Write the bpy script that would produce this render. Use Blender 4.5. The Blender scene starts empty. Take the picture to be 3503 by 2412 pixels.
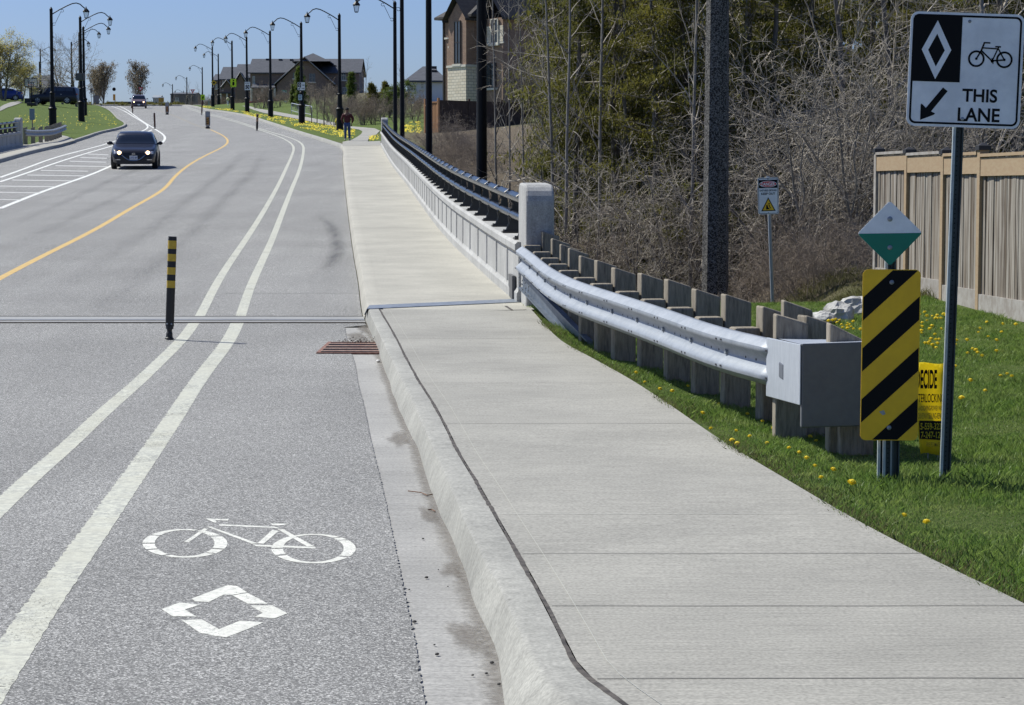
import bpy, math, random
import numpy as np
from mathutils import Vector, Matrix, noise as mnoise
PI = math.pi
SC = bpy.context.scene
COL = SC.collection
R = random.Random(7)
RN = np.random.default_rng(7)

# ---------------------------------------------------------------- camera, world, sun, exposure
FS, CX, CY, HZ = 7556.0, 1751.5, 1206.0, 650.0
ZC = 1.51
PITCH = math.atan((CY - HZ) / FS)
cd = bpy.data.cameras.new('camera'); cam = bpy.data.objects.new('camera', cd); COL.objects.link(cam)
cam.location = (0, 0, ZC); cam.rotation_euler = (PI / 2 - PITCH, 0, 0)
cd.sensor_width = 36; cd.lens = FS / 3503 * 36; cd.clip_start = .1; cd.clip_end = 6000
SC.camera = cam
SUN_EL, SUN_AZ = 50.0, 60.0          # azimuth measured from +Y (view direction) towards -X
w = bpy.data.worlds.new("World"); SC.world = w; w.use_nodes = True
nt = w.node_tree; nt.nodes.clear()
sky = nt.nodes.new('ShaderNodeTexSky'); sky.sky_type = 'NISHITA'; sky.sun_disc = False
sky.sun_elevation = math.radians(SUN_EL); sky.sun_rotation = math.radians(-SUN_AZ)
sky.air_density = 1.0; sky.dust_density = 1.1; sky.ozone_density = 5; sky.altitude = 200
bg = nt.nodes.new('ShaderNodeBackground'); bg.inputs[1].default_value = .077
wo = nt.nodes.new('ShaderNodeOutputWorld')
tint = nt.nodes.new('ShaderNodeMix'); tint.data_type = 'RGBA'; tint.blend_type = 'MULTIPLY'; tint.inputs[0].default_value = 1; tint.inputs[7].default_value = (.90, .985, 1.30, 1)
nt.links.new(sky.outputs[0], tint.inputs[6]); nt.links.new(tint.outputs[2], bg.inputs[0]); nt.links.new(bg.outputs[0], wo.inputs[0])
ld = bpy.data.lights.new('sun', 'SUN'); ld.energy = 5.0; ld.angle = math.radians(.53); ld.color = (1, .985, .90)
sun = bpy.data.objects.new('sun', ld); COL.objects.link(sun)
az, el = math.radians(SUN_AZ), math.radians(SUN_EL)
sd = Vector((-math.sin(az) * math.cos(el), math.cos(az) * math.cos(el), math.sin(el)))
sun.rotation_euler = sd.to_track_quat('Z', 'Y').to_euler(); sun.location = (-20, 20, 40)
SC.view_settings.view_transform = 'Standard'; SC.view_settings.look = 'None'
SC.view_settings.exposure = 0.16; SC.view_settings.gamma = 1.0
SC.cycles.max_bounces = 6; SC.cycles.transparent_max_bounces = 12

# ---------------------------------------------------------------- interpolation and site profile
def pchip(xs, ys):
    xs = np.array(xs, float); ys = np.array(ys, float)
    h = np.diff(xs); d = np.diff(ys) / h; m = np.zeros_like(ys)
    for i in range(1, len(xs) - 1):
        if d[i - 1] * d[i] > 0:
            w1 = 2 * h[i] + h[i - 1]; w2 = h[i] + 2 * h[i - 1]
            m[i] = (w1 + w2) / (w1 / d[i - 1] + w2 / d[i])
    m[0] = d[0]; m[-1] = d[-1]
    def f(q):
        q = np.asarray(q, float); i = np.clip(np.searchsorted(xs, q) - 1, 0, len(h) - 1)
        t = (q - xs[i]) / h[i]; tc = np.clip(t, 0, 1)
        v = (2*tc**3 - 3*tc**2 + 1) * ys[i] + (tc**3 - 2*tc**2 + tc) * h[i] * m[i] + (-2*tc**3 + 3*tc**2) * ys[i+1] + (tc**3 - tc**2) * h[i] * m[i+1]
        return v + np.where(t < 0, t * h[i] * m[i], 0) + np.where(t > 1, (t - 1) * h[i] * m[i+1], 0)
    return f
_hp = [(-30,.05),(4,.01),(8,.0),(12,-.01),(18.3,.04),(24.5,.18),(34,.51),(44,.89),(60,1.51),(80,2.31),(108,3.61),(124,4.36),(142,5.23),(165,6.36),(198,8.01),(226,9.41),(270,11.51),(310,13.31),(340,14.41),(380,15.11),(450,15.41),(700,13.5),(3000,10)]
_H = pchip([a for a, b in _hp], [b for a, b in _hp])
RY = np.concatenate([np.arange(2, 30, .25), np.arange(30, 120, 1.), np.arange(120, 464, 4.)])
_RH = _H(RY)
def H(Y): 
    Y = np.asarray(Y, float)
    return np.where(Y > RY[-1], _H(Y), np.interp(Y, RY, _RH))
def raydir(x, y):
    c, s = math.cos(PITCH), math.sin(PITCH); u = (x - CX) / FS; v = -(y - CY) / FS
    dx, dy, dz = u, c + v * s, -s + v * c
    return dx / dy, dz / dy
def W(x, y, Y):
    a, b = raydir(x, y); return Vector((a * Y, Y, ZC + b * Y))
_QY = np.geomspace(3, 900, 6000)
def G(x, y, off=0.0, fn=None):
    """the point of the site (surface H+off, or the terrain fn) that lies in the direction of photograph pixel x, y"""
    a, b = raydir(x, y)
    g = (H(_QY) if fn is None else fn(a * _QY, _QY)) + off
    d = ZC + b * _QY - g
    k = np.where((d[:-1] > 0) & (d[1:] <= 0))[0]
    if len(k) == 0:
        i = int(np.argmin(np.abs(d[2000:]))) + 2000; Y = _QY[i]
    else:
        i = k[0]; Y = _QY[i] + (_QY[i+1] - _QY[i]) * d[i] / (d[i] - d[i+1])
    z = float(H(Y)) + off if fn is None else float(fn(np.array([a * Y]), np.array([Y]))[0]) + off
    return Vector((a * Y, Y, z))
def line(pts, off=0.0):
    q = sorted([(G(x, y, off).y, G(x, y, off).x) for x, y in pts]); o = [q[0]]
    for a in q[1:]:
        if a[0] - o[-1][0] > .12: o.append(a)
    return pchip([a for a, b in o], [b for a, b in o])
def sstep(a, b, x): t = np.clip((x - a) / (b - a), 0, 1); return t * t * (3 - 2 * t)

# ---------------------------------------------------------------- materials
MATS = {}
def worn(m, lo=.36, hi=.44, sc=75):
    N, L, b = nodes(m); tc = N.new('ShaderNodeTexCoord'); nz = N.new('ShaderNodeTexNoise'); nz.inputs['Scale'].default_value = sc; nz.inputs['Detail'].default_value = 6; nz.inputs['Roughness'].default_value = .7; L.new(tc.outputs['Object'], nz.inputs['Vector'])
    n2 = N.new('ShaderNodeTexNoise'); n2.inputs['Scale'].default_value = 2.3; n2.inputs['Detail'].default_value = 3; L.new(tc.outputs['Object'], n2.inputs['Vector']); ad = N.new('ShaderNodeMath'); ad.operation = 'MULTIPLY_ADD'; L.new(n2.outputs[0], ad.inputs[0]); ad.inputs[1].default_value = .35; L.new(nz.outputs[0], ad.inputs[2])
    mr = N.new('ShaderNodeMapRange'); mr.inputs[1].default_value = lo + .17; mr.inputs[2].default_value = hi + .17; L.new(ad.outputs[0], mr.inputs[0]); L.new(mr.outputs[0], b.inputs['Alpha']); return m
def mat(name, col, rough=.7, metal=0., var=None, bump=None, spec=.5, coat=0., stretch=None, emit=None, transl=0., alpha=None):
    if name in MATS: return MATS[name]
    m = bpy.data.materials.new(name); m.use_nodes = True; MATS[name] = m
    t = m.node_tree; N = t.nodes; L = t.links; b = N['Principled BSDF']
    b.inputs['Base Color'].default_value = (*col, 1); b.inputs['Roughness'].default_value = rough
    b.inputs['Metallic'].default_value = metal; b.inputs['Specular IOR Level'].default_value = spec
    b.inputs['Coat Weight'].default_value = coat; b.inputs['Coat Roughness'].default_value = .04
    tc = N.new('ShaderNodeTexCoord'); mp = N.new('ShaderNodeMapping'); L.new(tc.outputs['Object'], mp.inputs[0])
    if stretch: mp.inputs['Scale'].default_value = stretch
    src = None
    if var:
        for k, (c2, sc, amt) in enumerate(var):
            nz = N.new('ShaderNodeTexNoise'); nz.inputs['Scale'].default_value = sc; nz.inputs['Detail'].default_value = 5; nz.inputs['Roughness'].default_value = .62
            L.new(mp.outputs[0], nz.inputs['Vector'])
            rp = N.new('ShaderNodeMapRange'); rp.inputs[1].default_value = .38; rp.inputs[2].default_value = .62; rp.inputs[3].default_value = 0; rp.inputs[4].default_value = amt
            L.new(nz.outputs[0], rp.inputs[0])
            mx = N.new('ShaderNodeMix'); mx.data_type = 'RGBA'; L.new(rp.outputs[0], mx.inputs[0])
            if src is None: mx.inputs[6].default_value = (*col, 1)
            else: L.new(src, mx.inputs[6])
            mx.inputs[7].default_value = (*c2, 1); src = mx.outputs[2]
        L.new(src, b.inputs['Base Color'])
    if bump:
        nz = N.new('ShaderNodeTexNoise'); nz.inputs['Scale'].default_value = bump[0]; nz.inputs['Detail'].default_value = 4
        L.new(mp.outputs[0], nz.inputs['Vector']); bp = N.new('ShaderNodeBump'); bp.inputs['Strength'].default_value = bump[1]; bp.inputs['Distance'].default_value = bump[2]
        L.new(nz.outputs[0], bp.inputs['Height']); L.new(bp.outputs[0], b.inputs['Normal'])
    if emit:
        b.inputs['Emission Color'].default_value = (*emit[0], 1); b.inputs['Emission Strength'].default_value = emit[1]
    if transl:
        tr = N.new('ShaderNodeBsdfTranslucent'); ms = N.new('ShaderNodeMixShader'); ms.inputs[0].default_value = transl
        if src is not None: L.new(src, tr.inputs[0])
        else: tr.inputs[0].default_value = (*col, 1)
        L.new(b.outputs[0], ms.inputs[1]); L.new(tr.outputs[0], ms.inputs[2]); L.new(ms.outputs[0], N['Material Output'].inputs[0])
    if alpha is not None: b.inputs['Alpha'].default_value = alpha
    return m
def nodes(m):
    t = m.node_tree; return t.nodes, t.links, t.nodes['Principled BSDF']

def asphalt_mat():
    m = mat('asphalt', (.16, .16, .162), .85); N, L, b = nodes(m)
    tc = N.new('ShaderNodeTexCoord')
    vo = N.new('ShaderNodeTexVoronoi'); vo.inputs['Scale'].default_value = 170; L.new(tc.outputs['Object'], vo.inputs['Vector'])
    sp = N.new('ShaderNodeSeparateColor'); L.new(vo.outputs['Color'], sp.inputs[0])
    cr = N.new('ShaderNodeValToRGB'); e = cr.color_ramp.elements
    e[0].position = 0; e[0].color = (.075, .073, .069, 1); e[1].position = 1; e[1].color = (.61, .595, .56, 1)
    x = cr.color_ramp.elements.new(.72); x.color = (.252, .248, .232, 1); L.new(sp.outputs[0], cr.inputs[0])
    n1 = N.new('ShaderNodeTexNoise'); n1.inputs['Scale'].default_value = 55; n1.inputs['Detail'].default_value = 6; n1.inputs['Roughness'].default_value = .8; L.new(tc.outputs['Object'], n1.inputs['Vector'])
    r1 = N.new('ShaderNodeMapRange'); r1.inputs[1].default_value = .3; r1.inputs[2].default_value = .7; r1.inputs[3].default_value = .82; r1.inputs[4].default_value = 1.16; L.new(n1.outputs[0], r1.inputs[0])
    mp = N.new('ShaderNodeMapping'); mp.inputs['Scale'].default_value = (1.1, .07, 1); mp.inputs['Rotation'].default_value = (0, 0, -.13); L.new(tc.outputs['Object'], mp.inputs[0])
    n2 = N.new('ShaderNodeTexNoise'); n2.inputs['Scale'].default_value = 1.3; n2.inputs['Detail'].default_value = 5; L.new(mp.outputs[0], n2.inputs['Vector'])
    r2 = N.new('ShaderNodeMapRange'); r2.inputs[1].default_value = .3; r2.inputs[2].default_value = .7; r2.inputs[3].default_value = .92; r2.inputs[4].default_value = 1.08; L.new(n2.outputs[0], r2.inputs[0])
    n3 = N.new('ShaderNodeTexNoise'); n3.inputs['Scale'].default_value = .33; n3.inputs['Detail'].default_value = 3; L.new(tc.outputs['Object'], n3.inputs['Vector'])
    r3 = N.new('ShaderNodeMapRange'); r3.inputs[1].default_value = .3; r3.inputs[2].default_value = .7; r3.inputs[3].default_value = .9; r3.inputs[4].default_value = 1.1; L.new(n3.outputs[0], r3.inputs[0])
    q = N.new('ShaderNodeMath'); q.operation = 'MULTIPLY'; L.new(r1.outputs[0], q.inputs[0]); L.new(r2.outputs[0], q.inputs[1])
    q2 = N.new('ShaderNodeMath'); q2.operation = 'MULTIPLY'; L.new(q.outputs[0], q2.inputs[0]); L.new(r3.outputs[0], q2.inputs[1])
    mx = N.new('ShaderNodeVectorMath'); mx.operation = 'SCALE'; L.new(cr.outputs[0], mx.inputs[0]); L.new(q2.outputs[0], mx.inputs['Scale'])
    L.new(mx.outputs[0], b.inputs['Base Color'])
    bp = N.new('ShaderNodeBump'); bp.inputs['Strength'].default_value = .55; bp.inputs['Distance'].default_value = .004
    L.new(vo.outputs['Distance'], bp.inputs['Height']); L.new(bp.outputs[0], b.inputs['Normal'])
    return m
def concrete_mat(name, col, broom=True, stain=(.62, .60, .55)):
    m = mat(name, col, .8); N, L, b = nodes(m)
    tc = N.new('ShaderNodeTexCoord'); mp = N.new('ShaderNodeMapping'); mp.inputs['Scale'].default_value = (1.3, 30, 1) if broom else (6, 6, 1.2); L.new(tc.outputs['Object'], mp.inputs[0])
    n1 = N.new('ShaderNodeTexNoise'); n1.inputs['Scale'].default_value = 2; n1.inputs['Detail'].default_value = 7; n1.inputs['Roughness'].default_value = .7; L.new(mp.outputs[0], n1.inputs['Vector'])
    n2 = N.new('ShaderNodeTexNoise'); n2.inputs['Scale'].default_value = .9; n2.inputs['Detail'].default_value = 6; n2.inputs['Roughness'].default_value = .6; L.new(tc.outputs['Object'], n2.inputs['Vector'])
    n3 = N.new('ShaderNodeTexNoise'); n3.inputs['Scale'].default_value = 70; n3.inputs['Detail'].default_value = 5; L.new(tc.outputs['Object'], n3.inputs['Vector'])
    v = None
    for n, lo, hi, a, c in ((n1, .3, .7, .76, 1.16), (n2, .3, .7, .84, 1.12), (n3, .35, .65, .80, 1.16)):
        r = N.new('ShaderNodeMapRange'); r.inputs[1].default_value = lo; r.inputs[2].default_value = hi; r.inputs[3].default_value = a; r.inputs[4].default_value = c; L.new(n.outputs[0], r.inputs[0])
        if v is None: v = r.outputs[0]
        else:
            q = N.new('ShaderNodeMath'); q.operation = 'MULTIPLY'; L.new(v, q.inputs[0]); L.new(r.outputs[0], q.inputs[1]); v = q.outputs[0]
    sc = N.new('ShaderNodeVectorMath'); sc.operation = 'SCALE'; sc.inputs[0].default_value = col; L.new(v, sc.inputs['Scale'])
    # small dark specks
    vo = N.new('ShaderNodeTexVoronoi'); vo.inputs['Scale'].default_value = 5; L.new(tc.outputs['Object'], vo.inputs['Vector'])
    rs = N.new('ShaderNodeMapRange'); rs.inputs[1].default_value = .025; rs.inputs[2].default_value = .05; rs.inputs[3].default_value = .7; rs.inputs[4].default_value = 0; L.new(vo.outputs['Distance'], rs.inputs[0])
    mx = N.new('ShaderNodeMix'); mx.data_type = 'RGBA'; L.new(rs.outputs[0], mx.inputs[0]); L.new(sc.outputs[0], mx.inputs[6]); mx.inputs[7].default_value = (.09, .08, .07, 1)
    L.new(mx.outputs[2], b.inputs['Base Color'])
    bp = N.new('ShaderNodeBump'); bp.inputs['Strength'].default_value = .35; bp.inputs['Distance'].default_value = .003
    L.new(n1.outputs[0], bp.inputs['Height']); L.new(bp.outputs[0], b.inputs['Normal'])
    return m
def brick_mat(name, c1, c2, mortar, sx=4.5, rough=.85, bw=.5, rh=.3):
    m = mat(name, c1, rough); N, L, b = nodes(m)
    tc = N.new('ShaderNodeTexCoord'); g = N.new('ShaderNodeNewGeometry')
    sx_ = N.new('ShaderNodeSeparateXYZ'); L.new(tc.outputs['Object'], sx_.inputs[0])
    ad = N.new('ShaderNodeMath'); ad.operation = 'ADD'; L.new(sx_.outputs[0], ad.inputs[0]); L.new(sx_.outputs[1], ad.inputs[1])
    cb = N.new('ShaderNodeCombineXYZ'); L.new(ad.outputs[0], cb.inputs[0]); L.new(sx_.outputs[2], cb.inputs[1])
    br = N.new('ShaderNodeTexBrick'); br.inputs['Color1'].default_value = (*c1, 1); br.inputs['Color2'].default_value = (*c2, 1); br.inputs['Mortar'].default_value = (*mortar, 1)
    br.inputs['Scale'].default_value = sx; br.inputs['Mortar Size'].default_value = .03; br.inputs['Brick Width'].default_value = bw; br.inputs['Row Height'].default_value = rh
    L.new(cb.outputs[0], br.inputs[0]); L.new(br.outputs[0], b.inputs['Base Color'])
    return m
def attr_mix_mat(name, a, b2, scale=3.):
    """grass / leaf litter mixed by a vertex mask"""
    m = mat(name, a[0], .95, spec=.1); N, L, b = nodes(m)
    tc = N.new('ShaderNodeTexCoord'); outs = []
    for cols in (a, b2):
        cur = None
        for c, sc in zip(cols[1:], (1.3, 11., 60.)):
            nz = N.new('ShaderNodeTexNoise'); nz.inputs['Scale'].default_value = sc; nz.inputs['Detail'].default_value = 6; nz.inputs['Roughness'].default_value = .7; L.new(tc.outputs['Object'], nz.inputs['Vector'])
            rp = N.new('ShaderNodeMapRange'); rp.inputs[1].default_value = .42; rp.inputs[2].default_value = .6; L.new(nz.outputs[0], rp.inputs[0])
            mx = N.new('ShaderNodeMix'); mx.data_type = 'RGBA'; L.new(rp.outputs[0], mx.inputs[0])
            if cur is None: mx.inputs[6].default_value = (*cols[0], 1)
            else: L.new(cur, mx.inputs[6])
            mx.inputs[7].default_value = (*c, 1); cur = mx.outputs[2]
        outs.append(cur)
    at = N.new('ShaderNodeAttribute'); at.attribute_name = 'litter'
    mx = N.new('ShaderNodeMix'); mx.data_type = 'RGBA'; L.new(at.outputs['Fac'], mx.inputs[0]); L.new(outs[0], mx.inputs[6]); L.new(outs[1], mx.inputs[7])
    L.new(mx.outputs[2], b.inputs['Base Color'])
    nz = N.new('ShaderNodeTexNoise'); nz.inputs['Scale'].default_value = 9; nz.inputs['Detail'].default_value = 8; nz.inputs['Roughness'].default_value = .8; L.new(tc.outputs['Object'], nz.inputs['Vector'])
    bp = N.new('ShaderNodeBump'); bp.inputs['Strength'].default_value = .8; bp.inputs['Distance'].default_value = .08; L.new(nz.outputs[0], bp.inputs['Height']); L.new(bp.outputs[0], b.inputs['Normal'])
    return m

ASPH = asphalt_mat()
CONC = concrete_mat('concrete', (.332, .318, .275))
CONCW = concrete_mat('wall_concrete', (.40, .395, .375), broom=False)
CURBC = concrete_mat('curb_concrete', (.33, .322, .285), broom=False)
CONCB = concrete_mat('bridge_walk_concrete', (.405, .385, .325))
PAINT = mat('road_paint', (.58, .58, .48), .75, var=[((.27, .27, .25), 30, .75), ((.48, .47, .38), 3, .7)], bump=(140, .4, .002))
PAINT2 = mat('bright_road_paint', (.78, .78, .72), .6, var=[((.52, .51, .47), 20, .5)])
FADEP = mat('faded_road_paint', (.58, .57, .53), .7, var=[((.34, .34, .33), 9, .7)])
worn(PAINT, .34, .42); worn(PAINT2, .33, .39); worn(FADEP, .30, .38, 30)
YPAINT = mat('yellow_road_paint', (.62, .42, .13), .7, var=[((.42, .27, .1), 12, .6)])
DARK = mat('dark_gap', (.035, .03, .026), .9, var=[((.11, .095, .08), 14, .9)])
JOINT = mat('joint_grey', (.185, .178, .16), .9)  # dark grey tone of joint lines and cracks
BLACKM = mat('black_metal', (.012, .013, .015), .3, spec=.6, var=[((.02, .018, .017), 5, .8)])
LAMPM = mat('lamp_pole_paint', (.006, .006, .007), .5, spec=.22)
GALV = mat('galvanized_steel', (.29, .315, .345), .55, .25, var=[((.20, .23, .27), 16, .8), ((.36, .385, .42), 3, .6), ((.24, .25, .26), 60, .5)])
GALVD = mat('dull_galvanized_steel', (.30, .33, .36), .5, .5, var=[((.2, .22, .25), 9, .8)])
POSTW = mat('weathered_post_wood', (.27, .235, .185), .9, spec=.1, var=[((.13, .112, .09), 4, .8), ((.37, .33, .26), 11, .6)], bump=(30, .5, .006), stretch=(6, 6, .8))
RUST = mat('rusty_iron', (.17, .075, .05), .8, var=[((.28, .15, .11), 22, .8)], bump=(60, .4, .003))

# ---------------------------------------------------------------- mesh builder
class MB:
    def __init__(s): s.v = []; s.f = []
    def add(s, vs, fs):
        k = len(s.v); s.v += [tuple(p) for p in vs]; s.f += [tuple(i + k for i in f) for f in fs]; return s
    def box(s, c, d, rz=0., m=None):
        x, y, z = d[0] / 2, d[1] / 2, d[2] / 2; vs = []
        for a in (-1, 1):
            for b in (-1, 1):
                for e in (-1, 1): vs.append(Vector((a * x, b * y, e * z)))
        q = m if m is not None else Matrix.Rotation(rz, 3, 'Z')
        return s.add([q @ p + Vector(c) for p in vs], [(0, 1, 3, 2), (4, 6, 7, 5), (0, 4, 5, 1), (2, 3, 7, 6), (0, 2, 6, 4), (1, 5, 7, 3)])
    def box2(s, a, b): return s.box([(a[i] + b[i]) / 2 for i in range(3)], [abs(b[i] - a[i]) for i in range(3)])
    def cyl(s, p0, p1, r0, r1=None, n=12, cap=True):
        r1 = r0 if r1 is None else r1; p0 = Vector(p0); p1 = Vector(p1); d = (p1 - p0).normalized()
        u = d.orthogonal().normalized(); v = d.cross(u); vs = []
        for p, r in ((p0, r0), (p1, r1)):
            for i in range(n): t = 2 * PI * i / n; vs.append(p + (u * math.cos(t) + v * math.sin(t)) * r)
        fs = [(i, (i + 1) % n, n + (i + 1) % n, n + i) for i in range(n)]
        if cap: fs += [tuple(range(n))[::-1], tuple(range(n, 2 * n))]
        return s.add(vs, fs)
    def lathe(s, prof, n=16, c=(0, 0, 0), ang=0.):
        vs = []; fs = []
        for r, z in prof:
            for i in range(n): t = 2 * PI * i / n + ang; vs.append((c[0] + r * math.cos(t), c[1] + r * math.sin(t), c[2] + z))
        for k in range(len(prof) - 1):
            for i in range(n): fs.append((k*n + i, k*n + (i+1) % n, (k+1)*n + (i+1) % n, (k+1)*n + i))
        fs += [tuple(range(n))[::-1], tuple(range((len(prof)-1)*n, len(prof)*n))]
        return s.add(vs, fs)
    def tube(s, path, r, n=8, rs=None):
        path = [Vector(p) for p in path]; vs = []; fs = []; u = None
        for i, p in enumerate(path):
            d = (path[min(i+1, len(path)-1)] - path[max(i-1, 0)]).normalized()
            u = d.orthogonal().normalized() if u is None else (u - d * u.dot(d)).normalized()
            v = d.cross(u); rr = rs[i] if rs else r
            for k in range(n): t = 2 * PI * k / n; vs.append(p + (u * math.cos(t) + v * math.sin(t)) * rr)
        for i in range(len(path) - 1):
            for k in range(n): fs.append((i*n + k, i*n + (k+1) % n, (i+1)*n + (k+1) % n, (i+1)*n + k))
        fs += [tuple(range(n))[::-1], tuple(range((len(path)-1)*n, len(path)*n))]
        return s.add(vs, fs)
    def prism(s, poly, y0, y1, ax='y'):
        """polygon in (x, z) extruded along y, or in (x, y) along z, or in (y, z) along x"""
        n = len(poly)
        def P(a, b, t): return (a, t, b) if ax == 'y' else ((a, b, t) if ax == 'z' else (t, a, b))
        vs = [P(a, b, y0) for a, b in poly] + [P(a, b, y1) for a, b in poly]
        return s.add(vs, [tuple(range(n)), tuple(range(n, 2*n))[::-1]] + [(i, n + i, n + (i+1) % n, (i+1) % n) for i in range(n)])
    def loft(s, rows, close=False):
        n = len(rows[0]); vs = [p for r in rows for p in r]; fs = []
        for i in range(len(rows) - 1):
            for k in range(n if close else n - 1): fs.append((i*n + k, i*n + (k+1) % n, (i+1)*n + (k+1) % n, (i+1)*n + k))
        return s.add(vs, fs)
    def sphere(s, c, r, n=12, m=8, sc=(1, 1, 1)):
        prof = [(max(1e-4, math.sin(PI * i / m)) * r, -math.cos(PI * i / m) * r) for i in range(m + 1)]
        k = len(s.v); s.lathe(prof, n)
        for i in range(k, len(s.v)): p = s.v[i]; s.v[i] = (p[0]*sc[0] + c[0], p[1]*sc[1] + c[1], p[2]*sc[2] + c[2])
        return s
    def build(s, name, m, parent=None, smooth=False, bevel=0., solid=0., fix=True):
        me = bpy.data.meshes.new(name); me.from_pydata(s.v, [], s.f); me.update()
        if fix:
            import bmesh
            b = bmesh.new(); b.from_mesh(me); bmesh.ops.recalc_face_normals(b, faces=b.faces); b.to_mesh(me); b.free()
        if smooth:
            me.shade_smooth()
        o = bpy.data.objects.new(name, me); COL.objects.link(o); me.materials.append(m)
        if parent is not None: o.parent = parent
        if bevel:
            d = o.modifiers.new('bevel', 'BEVEL'); d.width = bevel; d.segments = 2; d.limit_method = 'ANGLE'
        if solid:
            d = o.modifiers.new('solid', 'SOLIDIFY'); d.thickness = solid; d.offset = 0
        if smooth and not bevel:
            try:
                me.set_sharp_from_angle(angle=math.radians(40))
            except Exception: pass
        return o
def npmesh(name, V, F, m, parent=None):
    """fast mesh: V (n,3) float, F (k,j) int with j constant"""
    me = bpy.data.meshes.new(name); F = np.asarray(F, np.int32); V = np.asarray(V, np.float32)
    me.vertices.add(len(V)); me.vertices.foreach_set('co', V.ravel())
    me.loops.add(F.size); me.loops.foreach_set('vertex_index', F.ravel())
    me.polygons.add(len(F)); me.polygons.foreach_set('loop_start', np.arange(len(F), dtype=np.int32) * F.shape[1])
    me.update(calc_edges=True)
    o = bpy.data.objects.new(name, me); COL.objects.link(o); me.materials.append(m)
    if parent is not None: o.parent = parent
    return o
def thing(name, label, cat, loc=(0, 0, 0), rz=0., group=None, rot=None):
    o = bpy.data.objects.new(name, None); COL.objects.link(o); o.empty_display_size = .2
    o.location = loc; o.rotation_euler = rot if rot else (0, 0, rz); o['label'] = label; o['category'] = cat
    if group: o['group'] = group
    return o
def tag(o, label, cat, group=None):
    o['label'] = label; o['category'] = cat
    if group: o['group'] = group
    return o
def struct(o): o['kind'] = 'structure'; return o
def stuff(o, label, cat): o['kind'] = 'stuff'; o['label'] = label; o['category'] = cat; return o
def dup(root, loc, rz=0., label=None, group=None, scale=None, rot=None):
    def cp(o, par):
        c = o.copy(); COL.objects.link(c); c.parent = par
        for ch in KIDS[o.name]: cp(ch, c)
        return c
    if root.name not in KIDS: index_kids()
    r = cp(root, None); r.location = loc; r.rotation_euler = rot if rot else (0, 0, rz)
    if scale is not None: r.scale = (scale,) * 3 if not hasattr(scale, '__len__') else scale
    if label: r['label'] = label
    if group: r['group'] = group
    return r
KIDS = {}
def index_kids():
    KIDS.clear()
    for o in bpy.data.objects: KIDS.setdefault(o.name, [])
    for o in bpy.data.objects:
        if o.parent: KIDS[o.parent.name].append(o)

def text_obj(name, s, box, m, parent, y=-.004, bold=.0, rot=None):
    """lettering fitted to box (x0, z0, x1, z1) on a plate that faces -y"""
    c = bpy.data.curves.new('txt', 'FONT'); c.body = s; c.size = 1; c.offset = bold; c.fill_mode = 'BOTH' if hasattr(c, 'fill_mode') else c.fill_mode
    t = bpy.data.objects.new('txt', c); COL.objects.link(t); bpy.context.view_layer.update()
    me = bpy.data.meshes.new_from_object(t.evaluated_get(bpy.context.evaluated_depsgraph_get()))
    bpy.data.objects.remove(t); me.name = name
    n = len(me.vertices); co = np.zeros(n * 3, np.float32); me.vertices.foreach_get('co', co); co = co.reshape(-1, 3)
    lo, hi = co.min(0), co.max(0); x0, z0, x1, z1 = box
    out = np.zeros_like(co); out[:, 0] = x0 + (co[:, 0] - lo[0]) / (hi[0] - lo[0]) * (x1 - x0)
    out[:, 2] = z0 + (co[:, 1] - lo[1]) / (hi[1] - lo[1]) * (z1 - z0); out[:, 1] = y
    me.vertices.foreach_set('co', out.ravel()); me.update(); me.materials.clear(); me.materials.append(m)
    o = bpy.data.objects.new(name, me); COL.objects.link(o); o.parent = parent
    return o
def rrect(w, h, r, n=5, cx=0., cz=0.):
    o = []
    for sx, sz, a0 in ((1, 1, 0), (-1, 1, 90), (-1, -1, 180), (1, -1, 270)):
        for i in range(n + 1):
            a = math.radians(a0 + 90 * i / n); o.append((cx + sx * (w/2 - r) + r * math.cos(a), cz + sz * (h/2 - r) + r * math.sin(a)))
    return o
def ring(mb, outer, inner, y):
    n = len(outer); mb.add([(a, y, b) for a, b in outer] + [(a, y, b) for a, b in inner], [(i, (i+1) % n, n + (i+1) % n, n + i) for i in range(n)])
def flat(mb, poly, y): mb.add([(a, y, b) for a, b in poly], [tuple(range(len(poly)))])
def bar(a, b, w):
    a = Vector(a); b = Vector(b); d = (b - a).normalized(); n = Vector((-d.y, d.x)) * w / 2
    return [tuple(a + n), tuple(b + n), tuple(b - n), tuple(a - n)]
def circ(c, r, n=28): return [(c[0] + r * math.cos(2*PI*i/n), c[1] + r * math.sin(2*PI*i/n)) for i in range(n)]
# ---------------------------------------------------------------- site lines (X as functions of Y)
XR = line([(1945,2395),(1868,2318),(1792,2175),(1740,2056),(1670,1927),(1600,1793),(1540,1650),(1487,1533),(1443,1437),(1408,1353),(1368,1279),(1316,1178),(1266,1068),(1257,1040),(1238,926),(1222,850),(1205,750),(1186,620),(1176,540),(1170,498),(1125,481),(1021,449),(921,417),(841,393),(760,379),(712,373),(668,363)])
_XBn = line([(1713,2342),(1697,2242),(1655,2130),(1611,2032),(1568,1903),(1506,1760),(1463,1650),(1430,1542),(1404,1485),(1373,1424),(1333,1314),(1303,1231),(1285,1180),(1252,1101)], -.15)
def XB(Y): k = sstep(23, 26, Y); return _XBn(Y) * (1 - k) + (XR(Y) - .05) * k
_XAn = line([(1458,2412),(1439,2318),(1420,2190),(1391,2056),(1362,1917),(1329,1760),(1304,1647),(1281,1555),(1263,1476),(1246,1389),(1228,1323),(1213,1239),(1189,1169),(1178,1108)], -.146)
def XA(Y):
    Y = np.asarray(Y, float); return np.where(Y < 24.05, _XAn(np.minimum(Y, 24.05)), XB(Y) - .01)
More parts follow.
